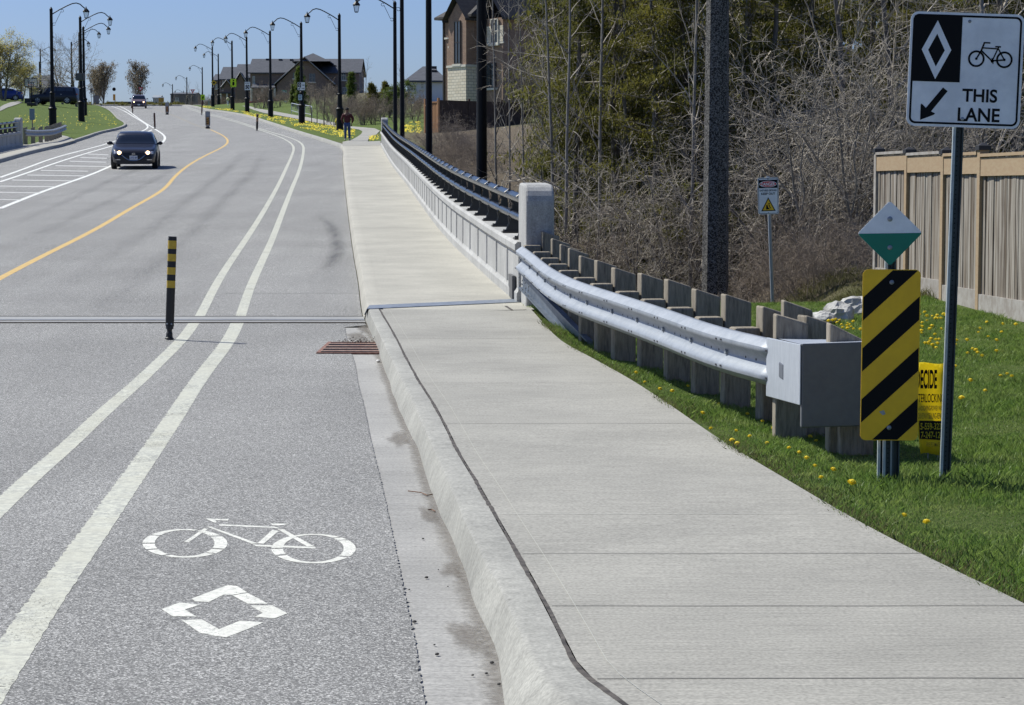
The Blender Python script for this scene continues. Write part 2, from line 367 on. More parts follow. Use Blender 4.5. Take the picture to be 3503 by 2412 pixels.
XG = line([(2136,2409),(2040,2338),(1973,2275),(1926,2185),(1854,2046),(1778,1908),(1706,1784),(1630,1650),(1570,1551),(1535,1481),(1487,1389),(1434,1305),(1386,1218),(1355,1156),(1303,1066)])
_S = 1.5112
SW = line([(x*_S, y*_S) for x, y in [(1205,703),(1270,770),(1350,815),(1430,860),(1500,905),(1640,1000),(1790,1090),(1910,1160),(2050,1235),(2318,1365),(2500,1455),(2800,1590)]])
XP = line([(1764,1031),(1720,994),(1635,918),(1551,839),(1485,763),(1438,698),(1391,632),(1335,557),(1301,496)])   # foot of the bridge parapet
XL = line([(0,544),(100,517),(200,494),(253,479),(301,464),(351,448),(400,438),(428,428),(405,404),(377,377),(341,361)])
YB0, YB1 = 25.0, 111.0        # the bridge
def ER(Y):
    Y = np.asarray(Y, float)
    a = SW(np.minimum(Y, 24.6)); b = XP(np.clip(Y, 25, 110)) + .36; c = XR(np.maximum(Y, 112)) + .16
    k1 = np.clip((Y - 24.6) / .4, 0, 1); k2 = np.clip((Y - 110.5) / 1.2, 0, 1)
    return (a * (1 - k1) + b * k1) * (1 - k2) + c * k2
def EL(Y): return XL(Y) - .16
def T(X, Y):
    """height of the ground beside the road"""
    X = np.asarray(X, float); Y = np.asarray(Y, float); h = H(Y) - .03
    dr = X - ER(Y); dl = EL(Y) - X
    dip = -.09 * np.exp(-((dr - 1.0) / .8) ** 2) * sstep(12.8, 14.2, Y) * (1 - sstep(20, 24, Y))
    rav = -5.0 * sstep(31, 50, Y) * (1 - sstep(84, 108, Y)) * sstep(.0, 6.5, dr) 
    rav2 = -1.6 * sstep(25.5, 31, Y) * (1 - sstep(100, 110, Y)) * sstep(0, 1.6, dr) * (1 - sstep(2.2, 5, dr))
    rise = .08 * np.clip(dr - 4, 0, 25) * sstep(105, 130, Y)
    rr = dip + rav + rav2 + rise
    ll = .11 * np.clip(dl - 1.6, 0, 14) * sstep(100, 125, Y) - 5 * sstep(30, 50, Y) * (1 - sstep(90, 107, Y)) * sstep(3, 9, dl)
    return h + np.where(dr > 0, rr, 0) + np.where(dl > 0, ll, 0)
def GT(x, y, off=0.): return G(x, y, off, T)
def onT(X, Y, off=0.): return Vector((X, Y, float(T(np.array([X]), np.array([Y]))[0]) + off))

def strip(name, fa, fb, off, Y0, Y1, m, parent=None, n=1, thick=0.):
    ys = np.concatenate([[Y0], RY[(RY > Y0 + .01) & (RY < Y1 - .01)], [Y1]])
    a = fa(ys); b = fb(ys); z = H(ys) + off; mb = MB(); rows = []
    for i in range(len(ys)): rows.append([(a[i] + (b[i] - a[i]) * k / n, ys[i], z[i]) for k in range(n + 1)])
    mb.loft(rows); o = mb.build(name, m, parent, fix=False)
    return o

# ---------------------------------------------------------------- ground
def build_ground():
    rows = np.concatenate([np.arange(2, 30, .5), np.arange(30, 120, 1.), np.arange(120, 464, 4.), np.array([470, 490, 520, 560, 620, 700, 900, 1300, 2000, 3500])])
    offs = np.array([0, .15, .5, 1, 1.6, 2.3, 3.2, 4.5, 6, 8, 11, 15, 20, 28, 40, 60, 100, 200, 500, 1500.])
    V = []; F = []; A = []
    def add(grid):
        k = len(V); n = len(grid[0])
        for r in grid: V.extend(r)
        for i in range(len(grid) - 1):
            for j in range(n - 1): F.append((k + i*n + j, k + i*n + j + 1, k + (i+1)*n + j + 1, k + (i+1)*n + j))
    g1 = []; g2 = []; g3 = []
    for Y in rows:
        er = float(ER(min(Y, 463))); elx = float(EL(min(Y, 463)))
        xs = er + offs; zs = T(xs, np.full(len(xs), Y)); g1.append([(x, Y, z) for x, z in zip(xs, zs)])
        xs = (elx - offs)[::-1]; zs = T(xs, np.full(len(xs), Y)); g2.append([(x, Y, z) for x, z in zip(xs, zs)])
        g3.append([(elx, Y, float(H(Y)) - (.5 if Y < 460 else .06)), (er, Y, float(H(Y)) - (.5 if Y < 460 else .06))])
    add(g1); add(g2); add(g3)
    V = np.array(V); o = npmesh('ground', V, F, attr_mix_mat('ground_cover',
        [(.075, .125, .024), (.11, .16, .035), (.05, .09, .017), (.14, .17, .055)], [(.10, .078, .053), (.17, .135, .09), (.05, .042, .03), (.2, .165, .12)]))
    X, Y = V[:, 0], V[:, 1]; dr = X - ER(np.minimum(Y, 463))
    lit = sstep(27.2, 30.5, Y + .35 * np.clip(3.2 - X, -1, 3)) * (1 - sstep(112, 122, Y)) * (dr > 0)
    lit = np.maximum(lit, sstep(27.2, 33, Y) * (1 - sstep(128, 142, Y)) * sstep(3.2, 5, dr))
    lit = np.maximum(lit, sstep(12, 17, dr) * sstep(118, 125, Y) * .8)
    lit *= 1 - .85 * (np.abs(X + 5.6) < 1.3) * (Y > 102) * (dr > 0) * (dr < 2.5)
    at = o.data.attributes.new('litter', 'FLOAT', 'POINT'); at.data.foreach_set('value', np.clip(lit, 0, 1).astype(np.float32))
    struct(o)
build_ground()

# ---------------------------------------------------------------- road, kerbs, pavements
def wob(f, a, sc, seed=0.):
    def g(Y): Y = np.atleast_1d(np.asarray(Y, float)); return f(Y) + np.array([a * mnoise.noise(Vector((y * sc, seed, 0))) for y in Y])
    return g
def fine(name, fa, fb, off, Y0, Y1, st, m, parent=None):
    """a strip with its own fine rows, for ragged edges close to the camera"""
    ys = np.arange(Y0, Y1, st); ys = np.unique(np.concatenate([ys, RY[(RY > Y0) & (RY < Y1)], [Y1]])); a = fa(ys); b = fb(ys); z = H(ys) + off
    mb = MB(); mb.loft([[(a[i], ys[i], z[i]), (b[i], ys[i], z[i])] for i in range(len(ys))]); return mb.build(name, m, parent, fix=False)
def xa_rag(Y):
    Y = np.atleast_1d(np.asarray(Y, float)); return XA(Y) + np.array([.012 * mnoise.noise(Vector((y * 22, 1, 0))) + .008 * mnoise.noise(Vector((y * 60, 5, 0))) for y in Y])
def halfway(Y): return XA(Y) - .4
road = struct(strip('road', lambda Y: XL(Y) + .0, halfway, -.146, 2, 463, ASPH, n=3))
fine('shoulder_asphalt', halfway, xa_rag, -.146, 2, 24.0, .02, ASPH, road)
strip('shoulder_asphalt', halfway, XA, -.146, 24.0, 463, ASPH, road)
gut = struct(strip('gutter', lambda Y: XA(Y) - .06, lambda Y: XB(Y) + .02, -.152, 2, 24.0, concrete_mat('gutter_concrete', (.335, .325, .30)), n=2))
# damp grit collected in the gutter
grit = mat('gutter_grit', (.13, .11, .09), .95, var=[((.26, .24, .21), 45, .9)]); N, L, b_ = nodes(grit)
at_ = N.new('ShaderNodeAttribute'); at_.attribute_name = 'edge'; tc_ = N.new('ShaderNodeTexCoord'); nz_ = N.new('ShaderNodeTexNoise'); nz_.inputs['Scale'].default_value = 28; nz_.inputs['Detail'].default_value = 6; nz_.inputs['Roughness'].default_value = .75; L.new(tc_.outputs['Object'], nz_.inputs['Vector'])
ma_ = N.new('ShaderNodeMath'); ma_.operation = 'ADD'; L.new(at_.outputs['Fac'], ma_.inputs[0]); L.new(nz_.outputs[0], ma_.inputs[1]); mr_ = N.new('ShaderNodeMapRange'); mr_.inputs[1].default_value = .78; mr_.inputs[2].default_value = 1.2; mr_.inputs[4].default_value = .55; L.new(ma_.outputs[0], mr_.inputs[0]); L.new(mr_.outputs[0], b_.inputs['Alpha'])
for gx, gy, ra, rb in ((1560, 1950, .10, .30), (1610, 2170, .12, .5), (1370, 1500, .12, .6), (1265, 1125, .22, .9), (1225, 1150, .18, .8), (1470, 1760, .08, .5)):
    p = G(gx, gy, -.148); mb = MB(); n = 26; c = []
    for i in range(n):
        t = 2*PI*i/n; q = 1 + .45 * mnoise.noise(Vector((math.cos(t)*1.7 + gx, math.sin(t)*1.7, 0)))
        X = p.x + ra * q * math.cos(t) - .1 * rb * math.sin(t); Y = p.y + rb * q * math.sin(t); X = min(X, float(XB(Y)) + .005); c.append((X, Y, float(H(Y)) - .1485))
    cx_, cy_ = sum(q[0] for q in c) / n, sum(q[1] for q in c) / n; mb.add(c + [(cx_, cy_, float(H(cy_)) - .1485)], [(i, (i+1) % n, n) for i in range(n)]); og = mb.build('grit_patch', grit, gut, fix=False)
    at = og.data.attributes.new('edge', 'FLOAT', 'POINT'); at.data.foreach_set('value', [0.] * n + [1.])
def foot_dirt():
    ys = np.arange(4, 24.6, .12); b = XB(ys); rows = []; A = []
    for i, Y in enumerate(ys):
        wv_ = .05 + .05 * (1 + mnoise.noise(Vector((Y * 1.3, 3, 3)))); rows.append([(b[i] - wv_, Y, float(H(Y)) - .1488), (b[i] - .02, Y, float(H(Y)) - .1488), (b[i] + .02, Y, float(H(Y)) - .1486)]); A += [0., .62, .62]
    mb = MB(); mb.loft(rows); o = mb.build('grit_line', grit, gut, fix=False); at = o.data.attributes.new('edge', 'FLOAT', 'POINT'); at.data.foreach_set('value', A)
foot_dirt()
def kerb(name, Y0, Y1, xb, xt, xe, m, drop=.15, side=1):
    ys = np.concatenate([[Y0], RY[(RY > Y0 + .01) & (RY < Y1 - .01)], [Y1]]); b, t, e = xb(ys), xt(ys), xe(ys); z = H(ys); rows = []
    for i, Y in enumerate(ys):
        w_ = (t[i] - b[i]); j = .008 * mnoise.noise(Vector((Y * 2.2, side, 0))) if Y < 25 else 0; q = .012 * mnoise.noise(Vector((Y * 1.1, 4, side))) if Y < 25 else 0
        rows.append([(b[i] + q, Y, z[i] - drop - .01), (b[i] + w_ * .12 + q, Y, z[i] - drop + .02), (b[i] + w_ * .42 + q * .7, Y, z[i] - drop * .5), (t[i] - w_ * .26 + j, Y, z[i] - .026), (t[i] - w_ * .10 + j, Y, z[i] - .006), (t[i] + side * .012, Y, z[i] - .0005), (e[i], Y, z[i])])
    mb = MB(); mb.loft(rows); o = mb.build(name, m, None, smooth=True, fix=False); return struct(o)
kerb('curb', 2, 25.0, lambda Y: _XBn(Y), XR, lambda Y: XG(Y) - .008, CURBC)
kerb('curb', 25.0, 111, lambda Y: XR(Y) - .05, XR, lambda Y: XR(Y) + .16, CONCB)
kerb('curb', 111, 463, lambda Y: XR(Y) - .05, XR, lambda Y: XR(Y) + .17, CURBC)
kerb('curb', 2, 463, lambda Y: XL(Y) + .05, XL, lambda Y: XL(Y) - .17, CURBC, side=-1)
side = struct(strip('sidewalk', lambda Y: XG(Y) + .010, SW, -.001, 2, 24.6, CONC, n=3))
def crackx(Y):
    Y = np.atleast_1d(np.asarray(Y, float)); return XG(Y) + np.array([.006 * mnoise.noise(Vector((y * 9, 7, 0))) for y in Y])
fine('joint', lambda Y: crackx(Y) - .009 - .004 * np.sin(Y * 3), lambda Y: crackx(Y) + .008 + .003 * np.sin(Y * 5), .0012, 2, 24.6, .05, DARK, side)
fine('joint', lambda Y: XG(Y) + .105, lambda Y: XG(Y) + .1072, .002, 2, 24.6, .2, mat('pale_mortar_line', (.44, .44, .39)), side)
for k, sy in enumerate((1158, 1310, 1449, 1759, 1894, 2073, 2321)):
    x0 = 1450 if sy < 1400 else 1800
    Yk = G(x0, sy).y; mb = MB(); n = 24; xa, xb = float(XG(Yk)) + .02, float(SW(Yk)); rw = []
    for i in range(n + 1):
        X = xa + (xb - xa) * i / n; dy = .012 * mnoise.noise(Vector((X * 2, k, 0))) + .01 * (i / n); ww = .0025 if k in (1, 3) else .0042
        rw.append([(X, Yk + dy - ww, float(H(Yk + dy)) + .0015), (X, Yk + dy + ww, float(H(Yk + dy)) + .0015)])
    mb.loft(rw); mb.build('joint', mat('pale_mortar_line', (.44, .44, .39)) if k == 3 else JOINT, side, fix=False)
bwalk = struct(strip('bridge_sidewalk', lambda Y: XR(Y) + .16, lambda Y: XP(np.clip(Y, 24.6, 111)) + .1, -.001, 24.6, 111, CONCB, n=3))
def poly_ground(name, pts, m, off=.0, fn=T, parent=None, side_=True):
    ps = [G(x, y, off, fn) for x, y in pts]; mb = MB(); n = len(ps)
    import bmesh
    bm = bmesh.new(); vs = [bm.verts.new((p.x, p.y, 0)) for p in ps]; f = bm.faces.new(vs)
    for _ in range(1): pass
    bmesh.ops.triangulate(bm, faces=bm.faces[:])
    for _ in range(5):
        es = [e for e in bm.edges if e.calc_length() > 1.5]
        if not es: break
        bmesh.ops.subdivide_edges(bm, edges=es, cuts=1); bmesh.ops.triangulate(bm, faces=bm.faces[:])
    co = np.array([v.co[:] for v in bm.verts]); z = (H(co[:, 1]) if fn is None else fn(co[:, 0], co[:, 1])) + off
    for v, q in zip(bm.verts, z): v.co.z = q
    bmesh.ops.recalc_face_normals(bm, faces=bm.faces)
    me = bpy.data.meshes.new(name); bm.to_mesh(me); bm.free(); me.materials.append(m)
    o = bpy.data.objects.new(name, me); COL.objects.link(o); o.parent = parent; return o
# path beyond the bridge, right side
struct(poly_ground('footpath', [(1172,499),(1302,498),(1302,482),(1258,484),(1262,472),(1284,462),(1300,447),(1282,439),(1202,432),(1161,421),(1100,410),(1041,399),(941,381),(880,371),(850,362),(828,362),(858,372),(900,386),(960,396),(1041,411),(1100,423),(1150,433),(1202,439),(1228,443),(1240,449),(1236,458),(1222,468),(1204,478),(1172,485)], CONC, .035))
# left pavement and its turn
struct(strip('sidewalk', lambda Y: XL(Y) - 1.75, lambda Y: XL(Y) - .17, -.001, 40, 112, CONCB))
struct(poly_ground('footpath', [(150,505),(205,494),(256,480),(246,473),(232,467),(213,463),(138,456),(118,456),(150,461),(158,468),(152,476),(128,487),(85,498)], CONC, .03))
struct(poly_ground('footpath', [(0,380),(24,368),(50,360),(78,350),(60,346),(36,350),(14,358),(0,366)], CONC, .04))
# ---------------------------------------------------------------- markings
def ribbon(name, pts, wd, m, off=-.1447, rag=0., Y0=None, Y1=None, smooth=.05):
    f = line(pts, off); lo = min(G(x, y, off).y for x, y in pts) if Y0 is None else Y0; hi = max(G(x, y, off).y for x, y in pts) if Y1 is None else Y1
    ys = np.unique(np.concatenate([np.arange(lo, min(hi, 30), .03 if rag else .25), RY[(RY > lo) & (RY < hi)], [lo, hi]]))
    x = f(ys)
    if smooth:
        uu = np.log(ys); gu = np.linspace(uu[0], uu[-1], 600); gx = np.interp(gu, uu, x); kw = max(1, int(smooth / (gu[1] - gu[0]))); kr = np.exp(-.5 * (np.arange(-2*kw, 2*kw + 1) / kw) ** 2); kr /= kr.sum()
        e0 = 2 * gx[0] - gx[1:2*kw + 1][::-1]; e1 = 2 * gx[-1] - gx[-2*kw - 1:-1][::-1]; x = np.interp(uu, gu, np.convolve(np.concatenate([e0, gx, e1]), kr, 'valid'))
    g = np.gradient(x, ys); hw = wd / 2 * np.sqrt(1 + g * g); mb = MB(); rows = []
    for i, Y in enumerate(ys):
        a = rag * (mnoise.noise(Vector((Y * 14, 2, 0))) + .6 * mnoise.noise(Vector((Y * 45, 3, 0)))) if rag and Y < 22 else 0; b = rag * .35 * mnoise.noise(Vector((Y * 9, 8, 0))) if rag and Y < 22 else 0
        z = float(H(Y)) + off; rows.append([(x[i] - hw[i] + a, Y, z), (x[i] + hw[i] + b, Y, z)])
    mb.loft(rows); return mb.build(name, m, road, fix=False)
LA = [(0,1735),(114,1625),(235,1523),(342,1420),(456,1322),(571,1212),(633,1153),(663,1106),(685,1080),(721,1007),(780,908),(846,812),(886,750),(949,640),(977,581),(1000,529),(1007,503),(995,487),(961,469),(897,447),(861,434),(810,418),(757,403),(716,393),(678,383),(652,374),(628,366)]
LB = [(70,2187),(169,2035),(279,1883),(384,1732),(491,1580),(596,1428),(696,1276),(757,1200),(780,1172),(811,1106),(824,1080),(850,999),(890,908),(930,823),(958,750),(1001,640),(1025,581),(1038,525),(1038,495),(1030,485),(1013,477),(977,465),(897,443),(868,432),(818,416),(765,401),(724,391),(686,381),(660,372),(636,364)]
YJ0, YJ1 = G(400, 1105, -.146).y, G(400, 1084, -.146).y      # expansion joint across the road
ribbon('lane_line', LA, .125, PAINT, rag=.012, Y0=4, Y1=YJ0); ribbon('lane_line', LB, .145, PAINT, rag=.016, Y0=4, Y1=YJ0)
ribbon('lane_line', LA, .115, PAINT, Y0=YJ1); ribbon('lane_line', LB, .12, PAINT, Y0=YJ1)
ribbon('lane_line', [(0,952),(151,873),(302,798),(453,710),(558,650),(601,601),(651,561),(701,533),(764,503),(784,485),(776,471),(751,456),(721,444)], .12, YPAINT, Y0=20)
ribbon('lane_line', [(721,444),(676,430),(626,408),(576,388),(526,373)], .12, mat('worn_yellow_paint', (.30, .24, .13), .7, var=[((.2, .19, .17), 4, .9)]))
ribbon('lane_line', [(0,607),(100,571),(200,535),(288,513),(363,493),(440,466),(477,452),(503,443),(514,436),(500,424),(475,409),(448,393),(421,377),(381,364)], .13, PAINT2)
ribbon('lane_line', [(0,622),(100,589),(200,554),(301,523),(376,502),(450,477),(497,455),(520,444)], .13, PAINT2)
ribbon('lane_line', [(527,438),(505,425),(481,409),(459,393),(433,374),(400,362)], .13, PAINT2)
ribbon('lane_line', [(0,713),(100,673),(200,636),(288,606),(371,572),(450,534),(537,501),(562,483),(570,470),(561,460),(545,449),(529,441)], .14, PAINT2)
def hatch():
    for xa, xb, y in ((300,370,527),(275,366,539),(240,362,552),(190,366,567),(140,301,583),(93,288,599),(40,243,616),(-40,190,636),(-90,138,657),(-150,72,681),(-240,9,706)):
        ps = [(xa, y - 1.5), (xb, y + 1.5), (xb, y + 4), (xa, y + 1)]
        if xa < 0: ps = [(-60, y - 1.5), (xb, y + 1.5), (xb, y + 4), (-60, y + 1)]
        v = [G(a, b, -.1446) for a, b in ps]; mb = MB(); mb.add(v, [(0, 1, 2, 3)]); mb.build('hatch_line', FADEP, road, fix=False)
hatch()
def sym(name, polys, ox, oy, sc, m, off=-.1446):
    mb = MB()
    for p in polys: mb.add([G(ox + a / sc, oy + b / sc, off) for a, b in p], [tuple(range(len(p)))])
    return mb.build(name, m, road, fix=False)
PW = mat('symbol_paint', (.80, .79, .70), .75, var=[((.30, .30, .28), 34, .6), ((.58, .57, .5), 4, .6)])
worn(PW, .33, .41)
sym('diamond_symbol', [[(850,775),(930,785),(1020,840),(890,862),(810,862),(680,925),(560,920),(530,895)],[(890,868),(1020,845),(1110,890),(1205,942),(1025,940)],
    [(1045,955),(1240,955),(1375,1025),(1260,1070),(1085,1055),(1155,1022)],[(265,988),(420,930),(605,948),(470,992),(575,1055),(360,1050)],
    [(440,1085),(620,1078),(770,1165),(955,1090),(1165,1105),(1020,1165),(840,1235),(740,1225),(600,1195)]], 450, 1700, 2.5756, PW)
def arcp(c, ro, ri, ci, a0, a1, tilt=0.):
    n = 16; o = []; i_ = []
    for k in range(n + 1):
        t = math.radians(a0 + (a1 - a0) * k / n)
        o.append((c[0] + ro[0] * math.cos(t), c[1] + ro[1] * math.sin(t) + tilt * math.cos(t))); i_.append((ci[0] + ri[0] * math.cos(t), ci[1] + ri[1] * math.sin(t) + tilt * math.cos(t)))
    return o + i_[::-1]
wl = [arcp((471,409), (374,126), (263,115), (468,407), a, b) for a, b in ((-68+360-360,-34),(-30,22),(26,44),(47,118),(123,152),(156,178),(182,214),(218,288))]
wr = [arcp((1604,455), (372,130), (267,119), (1602,453), a, b) for a, b in ((-118,-52),(-48,-38),(-35,32),(37,150),(155,178),(182,236))]
sym('bicycle_symbol', wl + wr + [[(650,190),(855,196),(850,208),(740,204),(752,228),(720,222)],[(640,275),(670,284),(505,398),(460,398)],[(660,260),(700,262),(1110,408),(1060,412)],
    [(770,240),(1260,262),(1310,277),(1240,272),(775,254)],[(1225,234),(1385,235),(1350,245),(1290,252),(1240,250)],[(1240,290),(1295,300),(1165,412),(1110,408)],[(1285,283),(1335,283),(1610,435),(1545,435)],[(1065,418),(1620,440),(1625,455),(1100,435)]],
    450, 1700, 2.5756, PW, -.1446)
# expansion joints of the bridge
mb = MB()
for a, b, z in ((0, .30, -.140), ): 
    ya, yb = YJ0, YJ1
    mb.add([(-16, ya, float(H(ya)) + z), (float(XB(ya)), ya, float(H(ya)) + z), (float(XB(yb)), yb, float(H(yb)) + z), (-16, yb, float(H(yb)) + z)], [(0, 1, 2, 3)])
ej = mb.build('expansion_joint', concrete_mat('joint_concrete', (.30, .30, .29)), road, fix=False)
for y0, y1, m, z in ((YJ0 - .03, YJ0 + .05, DARK, -.1375), (YJ0 + .22, YJ0 + .26, DARK, -.1372), (YJ0 + .34, YJ0 + .39, GALVD, -.137), (YJ1 - .03, YJ1 + .02, DARK, -.1374)):
    mb = MB(); mb.add([(-16, y0, float(H(y0)) + z), (float(XB(y0)), y0, float(H(y0)) + z), (float(XB(y1)), y1, float(H(y1)) + z), (-16, y1, float(H(y1)) + z)], [(0, 1, 2, 3)]); mb.build('joint_seal', m, ej, fix=False)
a, b = G(1262, 1058), G(1762, 1034)
mb = MB(); mb.add([(a.x - .02, a.y, a.z + .004), (b.x + .1, b.y, b.z + .004), (b.x + .1, b.y + .42, b.z + .02), (a.x - .02, a.y + .42, a.z + .02), (a.x - .05, a.y, a.z - .06), (a.x - .05, a.y + .42, a.z - .05)], [(0, 1, 2, 3), (4, 0, 3, 5)])
cp_ = mb.build('cover_plate', GALVD, bwalk, solid=.008)
mb = MB(); p, q = G(1725, 1047), G(1748, 1062); mb.add([(p.x, p.y, p.z + .003), (p.x + .03, p.y, p.z + .003), (q.x + .03, q.y, q.z + .003), (q.x, q.y, q.z + .003)], [(0, 1, 2, 3)])
r_, s_ = G(1655, 1064), G(1800, 1060); mb.add([(r_.x, r_.y, r_.z + .0032), (s_.x, s_.y - .02, s_.z + .0032), (s_.x, s_.y + .03, s_.z + .0032)], [(0, 1, 2)]); mb.build('joint', DARK, side, fix=False)
# long thin cracks in the asphalt
for pts in ([(760,1003),(900,1003),(1050,1003),(1240,1003)], [(180,748),(250,720),(330,690),(400,655)], [(585,560),(605,552),(628,541)], [(712,491),(740,492),(756,491)], [(470,950),(460,955),(450,962)]):
    v = [G(x, y, -.1445) for x, y in pts]; mb = MB(); rw = []
    for i, p in enumerate(v): rw.append([(p.x, p.y - .012, p.z), (p.x, p.y + .012, p.z)])
    mb.loft(rw); mb.build('crack', JOINT, road, fix=False)

# faint tyre marks
trk = mat('tyre_mark', (.10, .10, .10), .8); N, L, b_ = nodes(trk)
tc_ = N.new('ShaderNodeTexCoord'); mp_ = N.new('ShaderNodeMapping'); mp_.inputs['Scale'].default_value = (5, .5, 1); L.new(tc_.outputs['Object'], mp_.inputs[0]); nz_ = N.new('ShaderNodeTexNoise'); nz_.inputs['Scale'].default_value = 1.5; nz_.inputs['Detail'].default_value = 6; L.new(mp_.outputs[0], nz_.inputs['Vector'])
at_ = N.new('ShaderNodeAttribute'); at_.attribute_name = 'edge'; mm_ = N.new('ShaderNodeMath'); mm_.operation = 'MULTIPLY'; L.new(at_.outputs['Fac'], mm_.inputs[0]); L.new(nz_.outputs[0], mm_.inputs[1]); m2_ = N.new('ShaderNodeMath'); m2_.operation = 'MULTIPLY'; L.new(mm_.outputs[0], m2_.inputs[0]); m2_.inputs[1].default_value = .55; L.new(m2_.outputs[0], b_.inputs['Alpha'])
def track(pts, wd, k=1.):
    ps, _ = [], 0; v = [G(x, y, -.1453) for x, y in pts]; n = 60; d = [0]
    for a, b in zip(v, v[1:]): d.append(d[-1] + (b - a).length)
    fx, fy = pchip(d, [p.x for p in v]), pchip(d, [p.y for p in v]); q = np.linspace(0, d[-1], n); X, Y = fx(q), fy(q); rows = []; A = []
    for i in range(n):
        t = Vector((X[min(i+1, n-1)] - X[max(i-1, 0)], Y[min(i+1, n-1)] - Y[max(i-1, 0)])).normalized(); nn = Vector((-t.y, t.x)); r = []
        for j in range(5): s_ = (j - 2) / 2 * wd / 2; x_, y_ = X[i] + nn.x * s_, Y[i] + nn.y * s_; r.append((x_, y_, float(H(y_)) - .1453)); A.append((1 - abs(j - 2) / 2) * min(1, 4 * i / n, 4 * (n - 1 - i) / n) * k)
        rows.append(r)
    mb = MB(); mb.loft(rows); o = mb.build('tyre_mark', trk, road, fix=False); at = o.data.attributes.new('edge', 'FLOAT', 'POINT'); at.data.foreach_set('value', A)
track([(1050,960),(1110,925),(1145,880),(1150,820),(1130,770),(1090,735)], .35, 1.2)
track([(-40,1420),(330,1080),(590,860),(760,690),(870,580),(900,520)], .55, .5); track([(-60,1150),(250,960),(520,780),(700,640),(800,560),(840,510)], .55, .5)
track([(-40,800),(200,700),(420,600),(560,540)], .5, .5); track([(-40,880),(260,740),(480,640),(620,560)], .5, .5)

# storm drain grate
p0 = G(1090, 1213, -.146); wdt = .66
dy_ = p0.y + .62; sl_ = float(H(dy_ + .5) - H(dy_ - .5))
drain = thing('storm_drain', 'rusty brown iron storm drain grate in the asphalt against the curb', 'drain', (p0.x + .33, dy_, float(H(dy_)) - .142), rot=(math.atan(sl_), 0, -.02))
mb = MB(); mb.box((0, 0, -.012), (wdt, 1.05, .03)); mb.build('pit', mat('drain_pit', (.02, .015, .012), .9), drain)
mb = MB()
for s in (-1, 1): mb.box((s * wdt / 2, 0, -.004), (.04, 1.1, .03)); mb.box((0, s * .54, -.006), (wdt, .03, .03))
mb.build('frame', RUST, drain, bevel=.004)
mb = MB()
for k in range(4): mb.box((0, -.36 + k * .25, .003), (wdt - .03, .10, .012))
mb.build('bar', mat('grate_channel', (.13, .055, .04), .8, var=[((.2, .1, .08), 22, .8)]), drain)
for k in range(4): mb = MB(); mb.box((0, -.44 + k * .25, .008), (wdt - .03, .045, .016)); mb.build('worn_edge', mat('worn_iron', (.42, .30, .22), .6, var=[((.25, .13, .09), 20, .8)]), drain, bevel=.004)
# leaf litter on the grate, small stones and twigs
lm = mat('dead_leaves', (.07, .05, .035), .9, var=[((.2, .15, .1), 40, .8)])
c = G(1228, 1172, -.13); V = []; F = []
for i in range(420):
    a = RN.normal(0, 1, 3); px = c.x + RN.normal(0, .10); py = c.y + RN.normal(0, .05); pz = c.z + abs(RN.normal(0, .022)); s = RN.uniform(.006, .02)
    u = Vector(RN.normal(0, 1, 3)).normalized() * s; v = Vector(RN.normal(0, 1, 3)).normalized() * s * .6; k = len(V)
    V += [(px, py, pz), (px + u.x, py + u.y, pz + u.z), (px + v.x, py + v.y, pz + v.z)]; F.append((k, k+1, k+2))
stuff(npmesh('leaf_litter', np.array(V), F, lm), 'small heap of dead leaves lying on the rusty drain grate', 'leaves')
for lab, pts, r in (('thin curved brown twig lying in the gutter furthest up the curb', [(1396,1682),(1440,1687),(1462,1697),(1480,1693)], .003), ('short reddish twig in the gutter beside the curb foot', [(1464,1746),(1478,1746),(1489,1752)], .003)):
    v = [G(x, y, -.146) for x, y in pts]; mb = MB(); mb.tube([(p.x, p.y, p.z + .004) for p in v], r, 5); tag(mb.build('twig', mat('twig_brown', (.16, .08, .04), .8), None), lab, 'twig')
def pebble(x, y, r, m, lab, off):
    p = G(x, y, off); mb = MB(); mb.sphere((0, 0, 0), r, 9, 6, (1, 1.2, .6)); mb.v = [(a + .2*r*mnoise.noise(Vector((a, b, c_))*90), b + .2*r*mnoise.noise(Vector((a, c_, b))*90), c_) for a, b, c_ in mb.v]
    o = mb.build('pebble', m, None, smooth=True); o.location = (p.x, p.y, p.z + r * .4); tag(o, lab, 'pebble', 'small stones along the gutter')
pb = mat('dark_pebble', (.04, .037, .034), .8); pw = mat('white_pebble', (.6, .58, .54), .7)
for x, y, r in ((1447,1844,.008),(1459,1977,.011),(1495,2240,.011),(1683,2269,.011),(1707,2342,.009),(1418,2129,.012),(1664,2305,.008),(1486,2207,.006),(1532,2007,.005),(1617,2311,.007),(1400,2018,.006),(1500,1950,.005)): pebble(x, y, r * .7, pb, 'small dark stone lying in the concrete gutter', -.147)
pebble(1294, 1238, .022, pw, 'white stone at the foot of the curb just below the storm drain', -.147)
